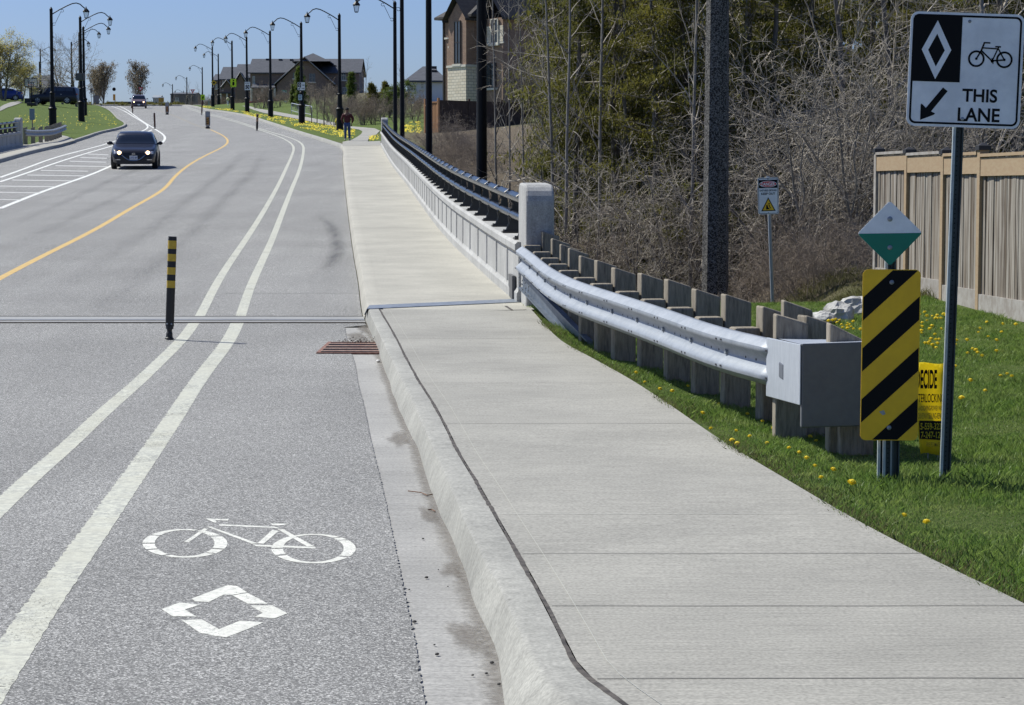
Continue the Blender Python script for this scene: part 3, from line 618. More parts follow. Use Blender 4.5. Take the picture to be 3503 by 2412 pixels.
# ---------------------------------------------------------------- bridge parapets
def build_parapet(label, foot, ya, yb, sgn, label_rail, group=None):
    """foot(Y): x of the face towards the road; the wall stands on the side sgn"""
    o0 = Vector((float(foot(ya)), ya, float(H(ya))))
    wall = thing('bridge_parapet', label, 'parapet', o0, group='bridge parapets')
    Wt = .36; hh = .70
    def pt(Y, a, z): g = float(foot(Y + .1) - foot(Y - .1)) / .2; n = Vector((1, -g, 0)).normalized() * sgn; return Vector((float(foot(Y)), Y, float(H(Y)) + z)) + n * a - o0
    mb = MB(); ys = np.arange(ya, yb + .01, .25 if sgn > 0 else 1.)
    L0 = 1.5; gp = .09; rows = []
    prof_o = lambda rec: [(0, -.2), (0, .10), (.02, .13), (rec, .15), (rec, .55), (.0, .575), (-.02, .60), (-.02, hh - .03), (.01, hh), (Wt - .01, hh), (Wt + .02, hh - .03), (Wt + .02, .5), (Wt, .45), (Wt, -1.6)]
    y = ya
    while y < yb - .2:                      # ribs between sunk panels
        for q, rec in ((y, .02), (y + gp * .5, .02), (y + gp * .5 + .03, .055), (y + gp * .5 + .07, .055), (y + gp * .5 + .10, .03), (y + L0 * .5, .03), (y + L0 - .10 - gp*.5, .03), (y + L0 - .07 - gp*.5, .055), (y + L0 - .03 - gp*.5, .055), (y + L0 - gp * .5, .02)):
            if q <= yb: rows.append([pt(q, a, z) for a, z in prof_o(rec)])
        y += L0
    mb.loft(rows)
    mb.f.append(tuple(range(len(rows[0]))))
    w_ = mb.build('wall', CONCW, wall)
    # end pillars
    for Y0, d in ((ya - .55, 1), (yb + .0, 1)):
        if sgn < 0 and Y0 < yb - 5: continue
        yy = Y0 + .3; g = float(foot(yy + .5) - foot(yy - .5)); mb = MB(); wd = Wt + .06
        prof = [(0, -1.2), (0, 1.14)] + [(.22 - .22 * math.cos(t), 1.14 + .24 * math.sin(t)) for t in np.linspace(.2, PI/2, 6)] + [(.75, 1.40), (.82, 1.36), (.85, 1.25), (.85, -1.2)]
        mb.prism(prof, .05, .375, 'x'); base = float(H(Y0))
        m = Matrix.Rotation(-math.atan(g), 4, 'Z'); c = pt(Y0, 0, 0)
        mb.v = [tuple(m @ Vector((a if sgn > 0 else -a, b, z)) + Vector((c.x, c.y, base - o0.z))) for a, b, z in mb.v]
        mb.build('pillar', CONCW, wall, bevel=.025)
    if sgn > 0:
        mb = MB(); c = pt(ya + .7, .0, .14); mb.box((c.x + .012, c.y, c.z - .02), (.04, .75, .3), rz=.06); mb.build('scupper', mat('scupper_shadow', (.10, .10, .10), .9), wall)
    # rail: two pipes on curved black brackets
    rail = thing('bridge_railing', label_rail, 'railing', o0 + Vector((0, 0, hh)), group='bridge railings'); o1 = Vector((0, 0, hh))
    for nm, a, z, r in (('top_pipe', .13, .475, .058), ('lower_pipe', .15, .235, .05)):
        mb = MB(); mb.tube([pt(Y, a, hh + z) - o1 for Y in np.arange(ya - .02, yb + .2, .75)], r, 10); mb.build(nm, mat('railing_paint', (.012, .014, .019), .25, spec=.35), rail, smooth=True)
    proto = None; y = ya + .55; k = 0
    bm_ = MB()
    bm_.box((.15, 0, .012), (.26, .20, .02))
    for s in (-.045, .045):
        bm_.tube([(.24, s, .02), (.235, s, .12), (.20, s, .24), (.20, s, .34), (.16, s, .42), (.10, s, .475 + .07), (.055, s, .50)], .013, 5)
        bm_.tube([(.10, s, .02), (.115, s, .10), (.10, s, .19), (.13, s, .30)], .010, 4)
    for s in (-.05, .05):
        bm_.prism([(.06, .02), (.25, .02), (.24, .20), (.22, .42), (.16, .53), (.10, .54), (.10, .46), (.15, .36), (.12, .16)], s - .006, s + .006)
    for s in (-1, 1):
        for q in (-1, 1): bm_.cyl((.15 + s * .1, q * .07, .02), (.15 + s * .1, q * .07, .04), .014, n=6)
    while y < yb - .2:
        p = pt(y, 0, hh) - o1; g = float(foot(y + .1) - foot(y - .1)) / .2
        if proto is None: proto = bm_.build('bracket', BLACKM, rail); b = proto
        else: b = proto.copy(); COL.objects.link(b); b.parent = rail
        b.location = p; b.rotation_euler = (0, 0, -math.atan(g) + (PI if sgn < 0 else 0)); y += L0
    # outer side of the deck
    return wall
build_parapet('pale concrete bridge parapet along the right sidewalk, with an arched end pillar', XP, 25.6, 110.4, 1, 'black twin pipe railing bolted on the right bridge parapet')
XPL = lambda Y: XL(Y) - 1.55
build_parapet('shaded concrete bridge parapet at the left picture edge, across the road', XPL, 60.0, 110.0, -1, 'black railing on the left bridge parapet across the road')
# deck edge under the parapet
mb = MB(); ys = np.concatenate([[24.7], RY[(RY > 24.8) & (RY < 111)]]); mb.loft([[(float(XP(y)) + .40, y, float(H(y)) - .0), (float(XP(y)) + .42, y, float(H(y)) - 1.6), (float(XP(y)) - 1.2, y, float(H(y)) - 2.0)] for y in ys])
struct(mb.build('bridge_deck', CONCW, None))

# ---------------------------------------------------------------- guide rails
WP = [(0, .156), (.018, .150), (.050, .128), (.080, .105), (.083, .090), (.080, .075), (.052, .048), (.022, .022), (.018, .0), (.022, -.022), (.052, -.048), (.080, -.075), (.083, -.090), (.080, -.105), (.050, -.128), (.018, -.150), (0, -.156)]
GP = [(1.755, 14.35, .53 - .156), (1.50, 15.2, .55 - .156), (1.185, 17.1, .595 - .156), (.872, 18.9, .635 - .156), (.60, 20.2, .68 - .156), (.405, 21.7, .735 - .156), (.232, 24, .82 - .156), (.124, 25.0, .875 - .156)]
SLOTM = mat('slot_dark', (.03, .03, .035), .8)
def smoothpath(pts, n):
    d = [0]
    for a, b in zip(pts, pts[1:]): d.append(d[-1] + (Vector(b) - Vector(a)).length)
    fs = [pchip(d, [p[k] for p in pts]) for k in range(3)]; q = np.linspace(0, d[-1], n)
    q2 = q; arr = np.stack([f(q2) for f in fs], 1); ker = np.array([1, 2, 3, 2, 1.]) / 9
    if n > 20:
        for k in (0, 1, 2) * 4:
            pad = np.pad(arr[:, k], 2, 'edge'); sm = np.convolve(pad, ker, 'valid'); arr[2:-2, k] = sm[2:-2]
    return [Vector(r) for r in arr], d[-1]
def guide_rail(label, pts, dist0, out, nposts, brace=None, endbox=None, tall=True, steel=GALV, woodm=POSTW):
    path, Ln = smoothpath(pts, 60); o0 = Vector((path[0].x, path[0].y, float(T(path[0].x, path[0].y))))
    root = thing('guardrail', label, 'guardrail', o0, group='guardrails at the bridge ends')
    def fr(i):
        d = (path[min(i+1, 59)] - path[max(i-1, 0)]); d.z = 0; d.normalize(); n = Vector((-d.y, d.x, 0))
        if n.dot(out) < 0: n = -n
        return d, n
    rows = []
    for i, p in enumerate(path): d, n = fr(i); rows.append([p + n * a + Vector((0, 0, z)) - o0 for a, z in WP])
    mb = MB(); mb.loft(rows); beam = mb.build('beam', steel, root, smooth=True, solid=.004)
    bl = MB(); sl = MB(); sp = Ln / nposts; k = 0
    for j in range(nposts + 1):
        s = min(max(j * sp, .05), Ln - .03); i = min(59, int(round(s / Ln * 59))); p = path[i]; d, n = fr(i); g = float(T(p.x, p.y))
        rz = math.atan2(d.y, d.x) - PI / 2
        if j > 0: 
            c = p - n * .105 - o0; m = MB(); wz = .34
            m.box((c.x, c.y, c.z), (.19, .145, wz), rz=rz); m.build('spacer_block', woodm, root, bevel=.018)
        if not (j == 0 and endbox):
            c = p - n * (.29 if j > 0 else .22); m = MB(); top = p.z + .156 + .19 + .02 * R.uniform(-1, 1); zb = g - .4
            vs = []
            e1 = Vector((math.cos(rz), math.sin(rz), 0)); e2 = Vector((-math.sin(rz), math.cos(rz), 0))
            c = c - n * .02
            hs = []
            for a, b in ((-1, -1), (1, -1), (1, 1), (-1, 1)):
                q = c + e1 * a * .10 + e2 * b * .075; vs.append(Vector((q.x, q.y, zb)) - o0)
                hs.append(q)
            for q in hs:
                away = (q - c).dot(-n); vs.append(Vector((q.x, q.y, top - .045 - .32 * away)) - o0)
            m.add(vs, [(0, 1, 2, 3), (4, 5, 6, 7), (0, 1, 5, 4), (1, 2, 6, 5), (2, 3, 7, 6), (3, 0, 4, 7)]); m.build('post', woodm, root, bevel=.016)
        # bolts and slots
        bl.cyl(p + n * .015 - o0, p + n * .038 - o0, .018, n=8); bl.build('bolt', GALVD, root); bl = MB()
        for q in ((-.05, .05) if tall else ()):
            for z in (.09, -.09): 
                c2 = p + d * q + n * .0845 + Vector((0, 0, z)) - o0; sl.box(c2, (.006, .03, .012), m=Matrix.Rotation(rz, 3, 'Z')); sl.build('slot', SLOTM, beam); sl = MB()
        for q in ((.2, .42, .65) if tall else ()):
            i2 = min(59, int(round((s + q * sp) / Ln * 59))); p2 = path[i2]; d2, n2 = fr(i2); sl.cyl(p2 + n2 * .0165 - o0, p2 + n2 * .0215 - o0, .011, n=7); sl.build('slot', SLOTM, beam); sl = MB()
    return root, o0
gr, go = guide_rail('galvanized guardrail on weathered wooden posts beside the near right sidewalk', GP, 0, Vector((-1, -.3, 0)), 12)
# dark rub rail running down to the ground at the parapet end
a, b = Vector((.10, 25.0, .50)), Vector((.74, 21.0, -.02)); mb = MB(); d = (b - a).normalized(); n = Vector((-d.y, d.x, 0)).normalized()
if n.x > 0: n = -n
up = Vector((0, 0, 1)); prof = [(-.03, .1), (.03, .1), (.03, .085), (-.02, .085), (-.02, -.085), (.03, -.085), (.03, -.1), (-.03, -.1)]
mb.loft([[p + n * u + up * v - go for u, v in prof] for p in (a, a.lerp(b, .5), b)], close=True); mb.f += [tuple(range(8)), tuple(range(16, 24))]
mb.build('rub_rail', mat('blue_grey_steel', (.16, .19, .23), .5, .5, var=[((.1, .12, .15), 8, .7)]), gr)
for k in range(12): mb = MB(); p = a.lerp(b, .03 + .05 * (k // 3) + .01 * (k % 2)) + n * .034 + up * (.05 - .05 * (k % 3)); mb.cyl(p - go, p + n * .012 - go, .011, n=6); mb.build('bolt', GALVD, gr)
# terminal box
bx = MB()
x0, x1 = 1.66, 2.12; yb_ = 12.62; zt, zb_ = .632, .147
bx.add([(x0, yb_, zb_), (x1, yb_ + .02, zb_ + .01), (x1, yb_ + .02, zt + .015), (x0, yb_, zt), (x0, yb_ + .05, zb_), (x1, yb_ + .07, zb_ + .01), (x1, yb_ + .07, zt + .0), (x0, yb_ + .05, zt - .004)],
       [(0, 1, 2, 3), (4, 5, 6, 7), (0, 4, 7, 3), (1, 5, 6, 2), (3, 2, 6, 7), (0, 1, 5, 4)])
bx.v = [tuple(Vector(v) - go) for v in bx.v]; ebm = mat('shaded_box_steel', (.105, .112, .122), .55, .3, var=[((.08, .087, .097), 3, .8), ((.14, .148, .158), 22, .5), ((.17, .175, .18), 1.4, .5)])  # front face darker than the side plate, its shade put into the colour
ebox = bx.build('end_box', ebm, gr, bevel=.008)
bx = MB()                                              # side plate from the beam to the box
pa, pb = Vector((1.668, 14.45, 0)), Vector((1.650, 12.62, 0))
bx.add([(pb.x, pb.y, .278), (pb.x, pb.y, .628), (pa.x, pa.y, .545), (pa.x, pa.y, .16), (pb.x + .008, pb.y + .002, .278), (pb.x + .008, pb.y + .002, .628), (pa.x + .02, pa.y, .545), (pa.x + .02, pa.y, .16)],
       [(0, 1, 2, 3), (4, 5, 6, 7), (0, 1, 5, 4), (1, 2, 6, 5), (2, 3, 7, 6), (3, 0, 4, 7)])
bx.v = [tuple(Vector(v) - go) for v in bx.v]; plate_m = mat('brushed_galvanized_plate', (.46, .49, .53), .5, .3, var=[((.38, .41, .45), 6, .8), ((.32, .34, .37), 30, .4)], stretch=(2, 2, .8)); bx.build('side_plate', plate_m, gr, bevel=.004)
bx = MB(); bx.add([tuple(Vector(v) - go) for v in [(1.655, 12.65, .628), (1.72, 14.4, .545), (2.0, 14.2, .55), (2.10, 12.7, .64)]], [(0, 1, 2, 3)]); bx.build('top_plate', plate_m, gr)
bx = MB(); q = Vector((1.66, 13.55, .40)) - go; bx.box(q, (.012, .20, .095)); bx.build('slot', mat('slot_grey', (.10, .11, .13), .6), gr, bevel=.01)
def wpost(cx, cy, zt_, zb_=-.5, w1=.15, d1=.2, slope=.09, lean=0.):
    m = MB(); a, b = w1 / 2, d1 / 2; c = Vector((cx, cy, 0)) - go
    m.add([(c.x + sx * a, c.y + sy * b, zb_ - go.z) for sx, sy in ((-1, -1), (1, -1), (1, 1), (-1, 1))] + [(c.x + sx * a + lean, c.y + sy * b, zt_ - go.z - (slope if sx > 0 else 0)) for sx, sy in ((-1, -1), (1, -1), (1, 1), (-1, 1))],
          [(0, 1, 2, 3), (4, 5, 6, 7), (0, 1, 5, 4), (1, 2, 6, 5), (2, 3, 7, 6), (3, 0, 4, 7)]); return m.build('post', POSTW, gr, bevel=.014)
wpost(1.80, 14.25, .715, w1=.21, d1=.16, slope=.06); wpost(1.93, 14.95, .77, w1=.20, d1=.15, slope=.07)
wpost(1.99, 13.05, .73, w1=.24, d1=.16, slope=.12); wpost(2.02, 12.95, .2, w1=.20, d1=.16, slope=.0)

# the far rail across the road
pL = [G(62, 455, .45), G(95, 452, .45), G(112, 445, .5), G(122, 428, .5)]
base = Vector((float(XPL(110)) - .05, 110.8, 0)); LP = []
for dx, dy in ((0, 0), (-.5, 4), (-.4, 9), (.2, 15)):
    x = base.x + dx; y = base.y + dy; LP.append((x, y, float(H(y)) + .55))
LP = [(base.x, 110.9, float(H(111)) + .62), (base.x - .05, 113, float(H(113)) + .55), (base.x - .0, 116.5, float(H(116.5)) + .50), (base.x - .55, 122, float(H(122)) + .52), (base.x - 1.4, 128, float(H(128)) + .55)]
gl, _ = guide_rail('curved galvanized guardrail across the road beyond the left parapet pillar', LP, 0, Vector((1, -.2, 0)), 10, tall=False)

# ---------------------------------------------------------------- signs
WHITE = mat('sign_white', (.84, .86, .88), .45, spec=.3, var=[((.62, .64, .67), 6, .6)]); SBLK = mat('sign_black', (.006, .006, .007), .6, spec=.15)
SYEL = mat('sign_yellow', (.86, .52, .012), .5, var=[((.74, .43, .012), 7, .7)]); SGRN = mat('sign_green', (.0, .19, .12), .45, var=[((.0, .15, .095), 6, .6)])
SLIME = mat('sign_lime', (.55, .78, .02), .5); SRED = mat('sign_red', (.62, .02, .02), .5); SBACK = mat('sign_back_aluminium', (.35, .36, .37), .5, .5)
POSTM = mat('sign_post_steel', (.055, .07, .072), .55, .4, var=[((.09, .11, .115), 8, .7)])
POSTLIT = mat('sign_post_lit_edge', (.42, .47, .48), .5, .3, var=[((.3, .34, .35), 20, .6)])  # paler steel for the left flange only, sunlight put into its colour
def plate(parent, poly, m, name='plate', th=.004, loc=None, rot=None):
    mb = MB(); mb.prism(poly, 0, th); o = mb.build(name, m, parent)
    return o
def decal(parent, name, polys, m, y=-.002, rings=()):
    mb = MB()
    for p in polys: flat(mb, p, y)
    for a, b in rings: ring(mb, a, b, y)
    return mb.build(name, m, parent, fix=False)
def bolt(parent, x, z, r=.011, y=-.001):
    mb = MB(); mb.sphere((x, y, z), r, 10, 6, (1, .5, 1)); return mb.build('bolt', GALVD, parent, smooth=True)
def uchannel(parent, p0, p1, w=.06, name='post', holes=True):
    p0, p1 = Vector(p0), Vector(p1); d = (p1 - p0).normalized(); u = Vector((1, 0, 0)); u = (u - d * u.dot(d)).normalized(); v = d.cross(u)   # v towards -y or +y
    if v.y > 0: v = -v
    a = w / 2; prof = [(-a, -.018), (-a + .006, -.018), (-a * .62, .010), (a * .62, .010), (a - .006, -.018), (a, -.018), (a * .70, .016), (-a * .70, .016)]
    mb = MB(); mb.loft([[p + u * x - v * y for x, y in prof] for p in (p0, p1)], close=True); mb.f += [tuple(range(8)), tuple(range(8, 16))]
    o = mb.build(name, POSTM, parent)
    mb = MB(); mb.loft([[p + u * x - v * y for x, y in [(-a - .001, -.02), (-a + .008, -.02), (-a + .008, -.0165), (-a - .001, -.0165)]] for p in (p0, p1)], close=True)
    mb.loft([[p + u * x - v * y for x, y in [(-a - .006, -.018), (-a - .001, -.019), (-a - .001, .004), (-a - .006, .004)]] for p in (p0, p1)], close=True); mb.build('lit_flange', POSTLIT, o)
    if holes:
        L = (p1 - p0).length; mb = MB(); n = int(L / .0254)
        for k in range(n): c = p0 + d * (k + .5) * .0254; mb.cyl(c + v * -.0098, c + v * -.0092, .0042, n=6)
        mb.build('holes', mat('post_hole', (.02, .025, .025), .9) , o)
    return o
def bike_glyph(s, cx, cz, k=1.):
    """bicycle drawing, s = size unit; returns polys, rings; front wheel left"""
    P = lambda u, v: (cx + (u - 42.8) * s, cz - (v - 20) * s)
    rings = [(circ(P(35.4, 23.8), 4.4 * s), circ(P(35.4, 23.8), 3.35 * s)), (circ(P(50.2, 23.9), 4.4 * s), circ(P(50.2, 23.9), 3.35 * s))]
    polys = [bar(P(42.4, 15.3), P(39.2, 15.3), .75 * s), bar(P(39.4, 15.0), P(37.8, 19.6), .9 * s), bar(P(37.9, 19.3), P(35.4, 23.9), .8 * s), bar(P(38.4, 18), P(47, 18.3), .7 * s), bar(P(45.1, 17.2), P(48.1, 17.2), .8 * s),
             bar(P(46.9, 17.4), P(43.8, 24.7), .7 * s), bar(P(37.8, 19.4), P(43.9, 24.9), .8 * s), bar(P(46.8, 18.3), P(50.2, 24), .7 * s), bar(P(43.8, 24.6), P(50.4, 24), .8 * s), circ(P(43.9, 24.8), .9 * s, 12), circ(P(35.4, 23.8), .7 * s, 12), circ(P(50.2, 23.9), .7 * s, 12), bar(P(43.6, 23.2), P(44.4, 26.3), .5 * s)]
    return polys, rings
# the THIS LANE sign
ctr = W(3300, 241, 11.75); foot = G(3237, 1612, .0, T); foot = Vector((2.313, 11.75, -.03))
sg = thing('lane_sign', 'large white THIS LANE bicycle sign with diamond and arrow on a leaning perforated post', 'sign', foot)
lean = math.atan2(ctr.x - .10 - foot.x, ctr.z - foot.z) 
top = Vector((ctr.x - foot.x - .012, .012, ctr.z + .28 - foot.z))
uchannel(sg, (0, .0, -.3), top, .050)
head = bpy.data.objects.new('head', None)
u_ = .01; rotm = Matrix.Rotation(math.radians(1.9), 4, 'Y')
def place_face(o, c): o.matrix_local = Matrix.Translation(c) @ rotm
S6 = .60; cm = .01
pl = plate(sg, rrect(.6, .6, .042, 6), WHITE, 'plate'); place_face(pl, ctr - foot + Vector((0, -.02, 0)))
def q(u, v): return (u * cm - .30, .30 - v * cm)
o_, i_ = rrect(.574, .574, .032, 6), rrect(.553, .553, .024, 6)
decal(pl, 'border', [], SBLK, -.0012, [(o_, i_)])
decal(pl, 'black_panel', [[q(2, 2), q(27.2, 2), q(27.2, 36.5), q(2, 36.5)]], SBLK, -.0016)
decal(pl, 'diamond', [], WHITE, -.0022, [([q(14.2, 4.4), q(22, 19.8), q(14.2, 35.2), q(6.4, 19.8)], [q(14.2, 11.4), q(18.6, 20), q(14.2, 28.6), q(9.8, 20)])])
pp, rr = bike_glyph(.01, 42.8 * cm - .30, .30 - 20 * cm); decal(pl, 'bicycle', pp, SBLK, -.0014, rr)
decal(pl, 'arrow', [[q(18.6, 39.4), q(21.1, 41.3), q(13.3, 51.6), q(12.9, 52.2), q(15.1, 53.2), q(14.2, 54), q(7.3, 56.8), q(7.2, 48.8), q(7.6, 48.2), q(8.5, 48.9), q(10.0, 50.4)]], SBLK, -.0014)
text_obj('lettering', 'THIS', (28.9*cm - .3, .3 - 46.6*cm, 47.4*cm - .3, .3 - 39.6*cm), SBLK, pl, -.0014, .022)
text_obj('lettering', 'LANE', (27.0*cm - .3, .3 - 56.8*cm, 49.2*cm - .3, .3 - 49.6*cm), SBLK, pl, -.0014, .022)
bolt(pl, 31*cm - .3, .3 - 4.4*cm, .009); bolt(pl, 29.6*cm - .3, .3 - 55.6*cm, .010)
# object marker with green and white diamond
fm = Vector((1.998, 11.66, -.03))
mk = thing('object_marker', 'black and yellow striped hazard marker on twin steel posts in front of the guardrail end', 'marker sign', fm)
zc = (1.09 + .19) / 2 - fm.z
mp_ = plate(mk, rrect(.305, .905, .03, 6), SYEL, 'plate'); mp_.location = (0, -.03, zc); mp_.rotation_euler = (0, math.radians(.35), 0)
w2, h2 = .1525, .4525; stripes = []
for zr in (.415, .148, -.118, -.385):        # lower left start heights of the black stripes (left edge, bottom)
    pass
def clip_poly(poly, hx, hz, r=.03):
    def cl(ps, f):
        o = []
        for i in range(len(ps)):
            a, b = ps[i], ps[(i+1) % len(ps)]; fa, fb = f(a), f(b)
            if fa >= 0: o.append(a)
            if fa * fb < 0: t = fa / (fa - fb); o.append((a[0] + (b[0]-a[0])*t, a[1] + (b[1]-a[1])*t))
        return o
    c = r * .59; fs = [lambda p: hx - p[0], lambda p: hx + p[0], lambda p: hz - p[1], lambda p: hz + p[1], lambda p: hx + hz - c - p[0] - p[1], lambda p: hx + hz - c + p[0] - p[1], lambda p: hx + hz - c - p[0] + p[1], lambda p: hx + hz - c + p[0] + p[1]]
    for f in fs: poly = cl(poly, f)
    return poly
k_ = 1.0
for zl in (.178, -.092, -.362, -.632):       # z of the stripe's lower edge at the left side
    th = .124; sl = .93; L_, R_ = -w2 - .02, w2 + .02
    stripes.append(clip_poly([(L_, zl - .02*sl), (R_, zl + (.305 + .02) * sl), (R_, zl + (.305 + .02) * sl + th), (L_, zl + th - .02*sl)], w2 - .004, h2 - .004))
decal(mp_, 'stripe', stripes, SBLK, -.0012)
for z in (.385, -.385): bolt(mp_, .0, z, .013)
mb = MB(); flat(mb, [(-.055, -.30), (-.03, -.292), (-.02, -.312), (-.035, -.318)], -.0018); mb.build('scratch', SBACK, mp_, fix=False)
dm = Matrix.Rotation(math.radians(45), 2)
dpoly = [tuple(Matrix.Rotation(math.radians(45), 2) @ Vector(p)) for p in rrect(.243, .243, .016, 4)]
cz = (W(2013 * _S, 528 * _S, 11.65).z) - fm.z
dp = plate(mk, dpoly, WHITE, 'diamond_plate'); dp.location = (W(2013 * _S, 528 * _S, 11.65).x - fm.x, -.03, cz); dp.rotation_euler = (0, math.radians(-.8), 0)
decal(dp, 'green_half', [[p for p in [(-.1655, 0), (.1655, 0)]] + [p for p in sorted([p for p in dpoly if p[1] < -.001], key=lambda p: -math.atan2(-p[1], -p[0]) if False else math.atan2(p[1], p[0]) * -1)]], SGRN, -.0014)
for z in (.075, -.075): bolt(dp, .0, z, .014)
uchannel(mk, (-.028, .02, -.3), (-.028, .02, .30), .042, holes=False); uchannel(mk, (.038, .01, -.3), (.038, .01, .30), .042, holes=False); uchannel(mk, (.0, .0, -.3), (.0, .0, 1.30), .050)
# yellow lawn sign
fy = Vector((1.64 + .0, 12.5, 0)); X0, X1 = W(3126, 1300, 12.6).x, W(3231, 1300, 12.6).x
Z1, Z0 = W(3200, 1242, 12.6).z, W(3200, 1553, 12.6).z
fy = Vector(((X0 + X1) / 2, 12.6, float(T(X1, 12.6))))
ys_ = thing('lawn_sign', 'bright yellow lettered lawn sign in the grass behind the tall perforated post', 'lawn sign', fy)
YL = mat('lawn_sign_yellow', (.95, .80, .05), .6, transl=.6); hw = (X1 - X0) / 2; zA, zB = Z0 - fy.z, Z1 - fy.z; Hh = zB - zA
mb = MB(); rows = []
for j in range(9):
    t = j / 8; z = zA + Hh * t; s = (1 - t) ** 1.5 * .045; rows.append([(-hw + s + (2 * hw - s) * i / 6, .012 * math.sin(i * 1.1 + t * 3), z + .006 * math.sin(i)) for i in range(7)])
mb.loft(rows); lp = mb.build('panel', YL, ys_, smooth=True, solid=.002)
def lt(s, a, b, c, d, m=SBLK, bold=.012): return text_obj('lettering', s, (-hw + a * 2 * hw, zB - d * Hh, -hw + b * 2 * hw, zB - c * Hh), m, lp, -.016, bold)
lt('DECIDE', .05, .74, .07, .28, bold=.03); lt('INTERLOCKING', .0, .97, .335, .43); bm2 = mat('lawn_sign_brown', (.28, .2, .02), .7)
lt('LANDSCAPING-POWER WASH', .12, .97, .465, .52, bm2, .02); lt('DRIVEWAY SEALING-REPAIRS', .14, .98, .545, .61, bm2, .02)
decal(lp, 'black_band', [[(-hw + .20 * 2*hw, zB - .83 * Hh), (hw - .004, zB - .845 * Hh), (hw - .004, zB - .635 * Hh), (-hw + .17 * 2*hw, zB - .63 * Hh)]], SBLK, -.0155)
lt('5-559-3231', .22, .96, .655, .73, YL, .02); lt('7-247-124', .24, .96, .75, .825, YL, .02); lt('FREE ESTIMATE', .42, .86, .87, .915, bm2, .01)
mb = MB(); mb.tube([(-hw + .09, .01, zA + .1), (-hw + .088, .012, -.12)], .0025, 5); mb.tube([(hw - .03, .01, zA + .1), (hw - .03, .012, -.12)], .0025, 5); mb.build('wire_leg', GALV, ys_)
# danger sign
pd = W(2628, 670, 27.0); fd = Vector((W(2650, 1060, 27.0).x, 27.0, float(T(3.2, 27.))))
dg = thing('danger_sign', 'white DANGER KEEP OUT sign with yellow triangle on a thin galvanized post before the woods', 'sign', fd)
mb = MB(); mb.tube([(0, .03, -.4), (pd.x - fd.x, .03, pd.z + .24 - fd.z)], .022, 6); mb.build('post', GALV, dg)
pl = plate(dg, rrect(.252, .446, .022, 5), WHITE, 'plate'); pl.location = (pd.x - fd.x, 0, pd.z - fd.z); pl.rotation_euler = (0, math.radians(-1.5), 0)
decal(pl, 'border', [], SBLK, -.0012, [(rrect(.238, .432, .018, 5), rrect(.228, .422, .015, 5))])
decal(pl, 'black_band', [[(-.112, .195), (.112, .195), (.112, .095), (-.112, .095)]], SBLK, -.0015)
el_ = [(.104 * math.cos(t), .143 + .037 * math.sin(t)) for t in np.linspace(0, 2*PI, 25)[:-1]]
decal(pl, 'red_oval', [el_], SRED, -.0021); decal(pl, 'oval_rim', [], WHITE, -.0025, [([(x * 1.02, .143 + (z - .143) * 1.05) for x, z in el_], [(x * .96, .143 + (z - .143) * .9) for x, z in el_])])
text_obj('lettering', 'DANGER', (-.086, .122, .086, .163), WHITE, pl, -.0028, .03)
text_obj('lettering', 'UNSTABLE GROUND', (-.105, .054, .105, .078), mat('sign_blue_black', (.03, .04, .07), .5), pl, -.0015, .03); text_obj('lettering', 'KEEP OUT', (-.085, .012, .085, .040), SBLK, pl, -.0015, .03)
decal(pl, 'triangle', [[(0, -.018), (-.088, -.185), (.088, -.185)]], SBLK, -.0015); decal(pl, 'triangle_face', [[(0, -.040), (-.070, -.175), (.070, -.175)]], SYEL, -.002)
decal(pl, 'figure', [[(-.028, -.165), (-.028, -.115), (-.012, -.105), (-.004, -.140), (.022, -.165)], circ((.008, -.095), .009, 10), [(.0, -.105), (.014, -.110), (.022, -.135), (.034, -.150), (.028, -.155), (.012, -.138)]], SBLK, -.0024)
bolt(pl, 0, .205, .007); bolt(pl, 0, -.208, .007)

# ---------------------------------------------------------------- concrete pole
aggm = mat('exposed_aggregate', (.16, .16, .16), .9); N, L, b = nodes(aggm)
tc = N.new('ShaderNodeTexCoord'); vo = N.new('ShaderNodeTexVoronoi'); vo.inputs['Scale'].default_value = 75; L.new(tc.outputs['Object'], vo.inputs['Vector'])
sp_ = N.new('ShaderNodeSeparateColor'); L.new(vo.outputs['Color'], sp_.inputs[0]); cr = N.new('ShaderNodeValToRGB'); cr.color_ramp.elements[0].color = (.012, .011, .010, 1); cr.color_ramp.elements[1].color = (.20, .19, .175, 1); cr.color_ramp.elements[0].position = .25
L.new(sp_.outputs[0], cr.inputs[0]); L.new(cr.outputs[0], b.inputs['Base Color'])
pp0 = Vector((W(2446, 900, 31).x, 31, float(T(2.8, 31)))); ptop = W(2455, 0, 31)
pole = thing('concrete_pole', 'thick dark exposed aggregate concrete pole before the woods behind the guardrail', 'pole', pp0)
mb = MB(); ang = .45
dxz = (ptop.x - pp0.x) / (ptop.z - pp0.z)
rows = []
for z, r in ((-1, .200), (1.0, .190), (4.5, .164), (9.5, .125)): rows.append([(dxz * z + r * math.cos(2*PI*i/8 + PI/8 + ang), r * math.sin(2*PI*i/8 + PI/8 + ang), z) for i in range(8)])
mb.loft(rows, close=True); mb.f.append(tuple(range(24, 32))); mb.build('shaft', aggm, pole)
mb = MB(); mb.lathe([(.205, 2.2), (.205, 2.23)], 8, ang=PI/8 + ang); mb.v = [(x * .86 + dxz * 2.2, y * .86, z) for x, y, z in mb.v]; mb.build('band', GALVD, pole)

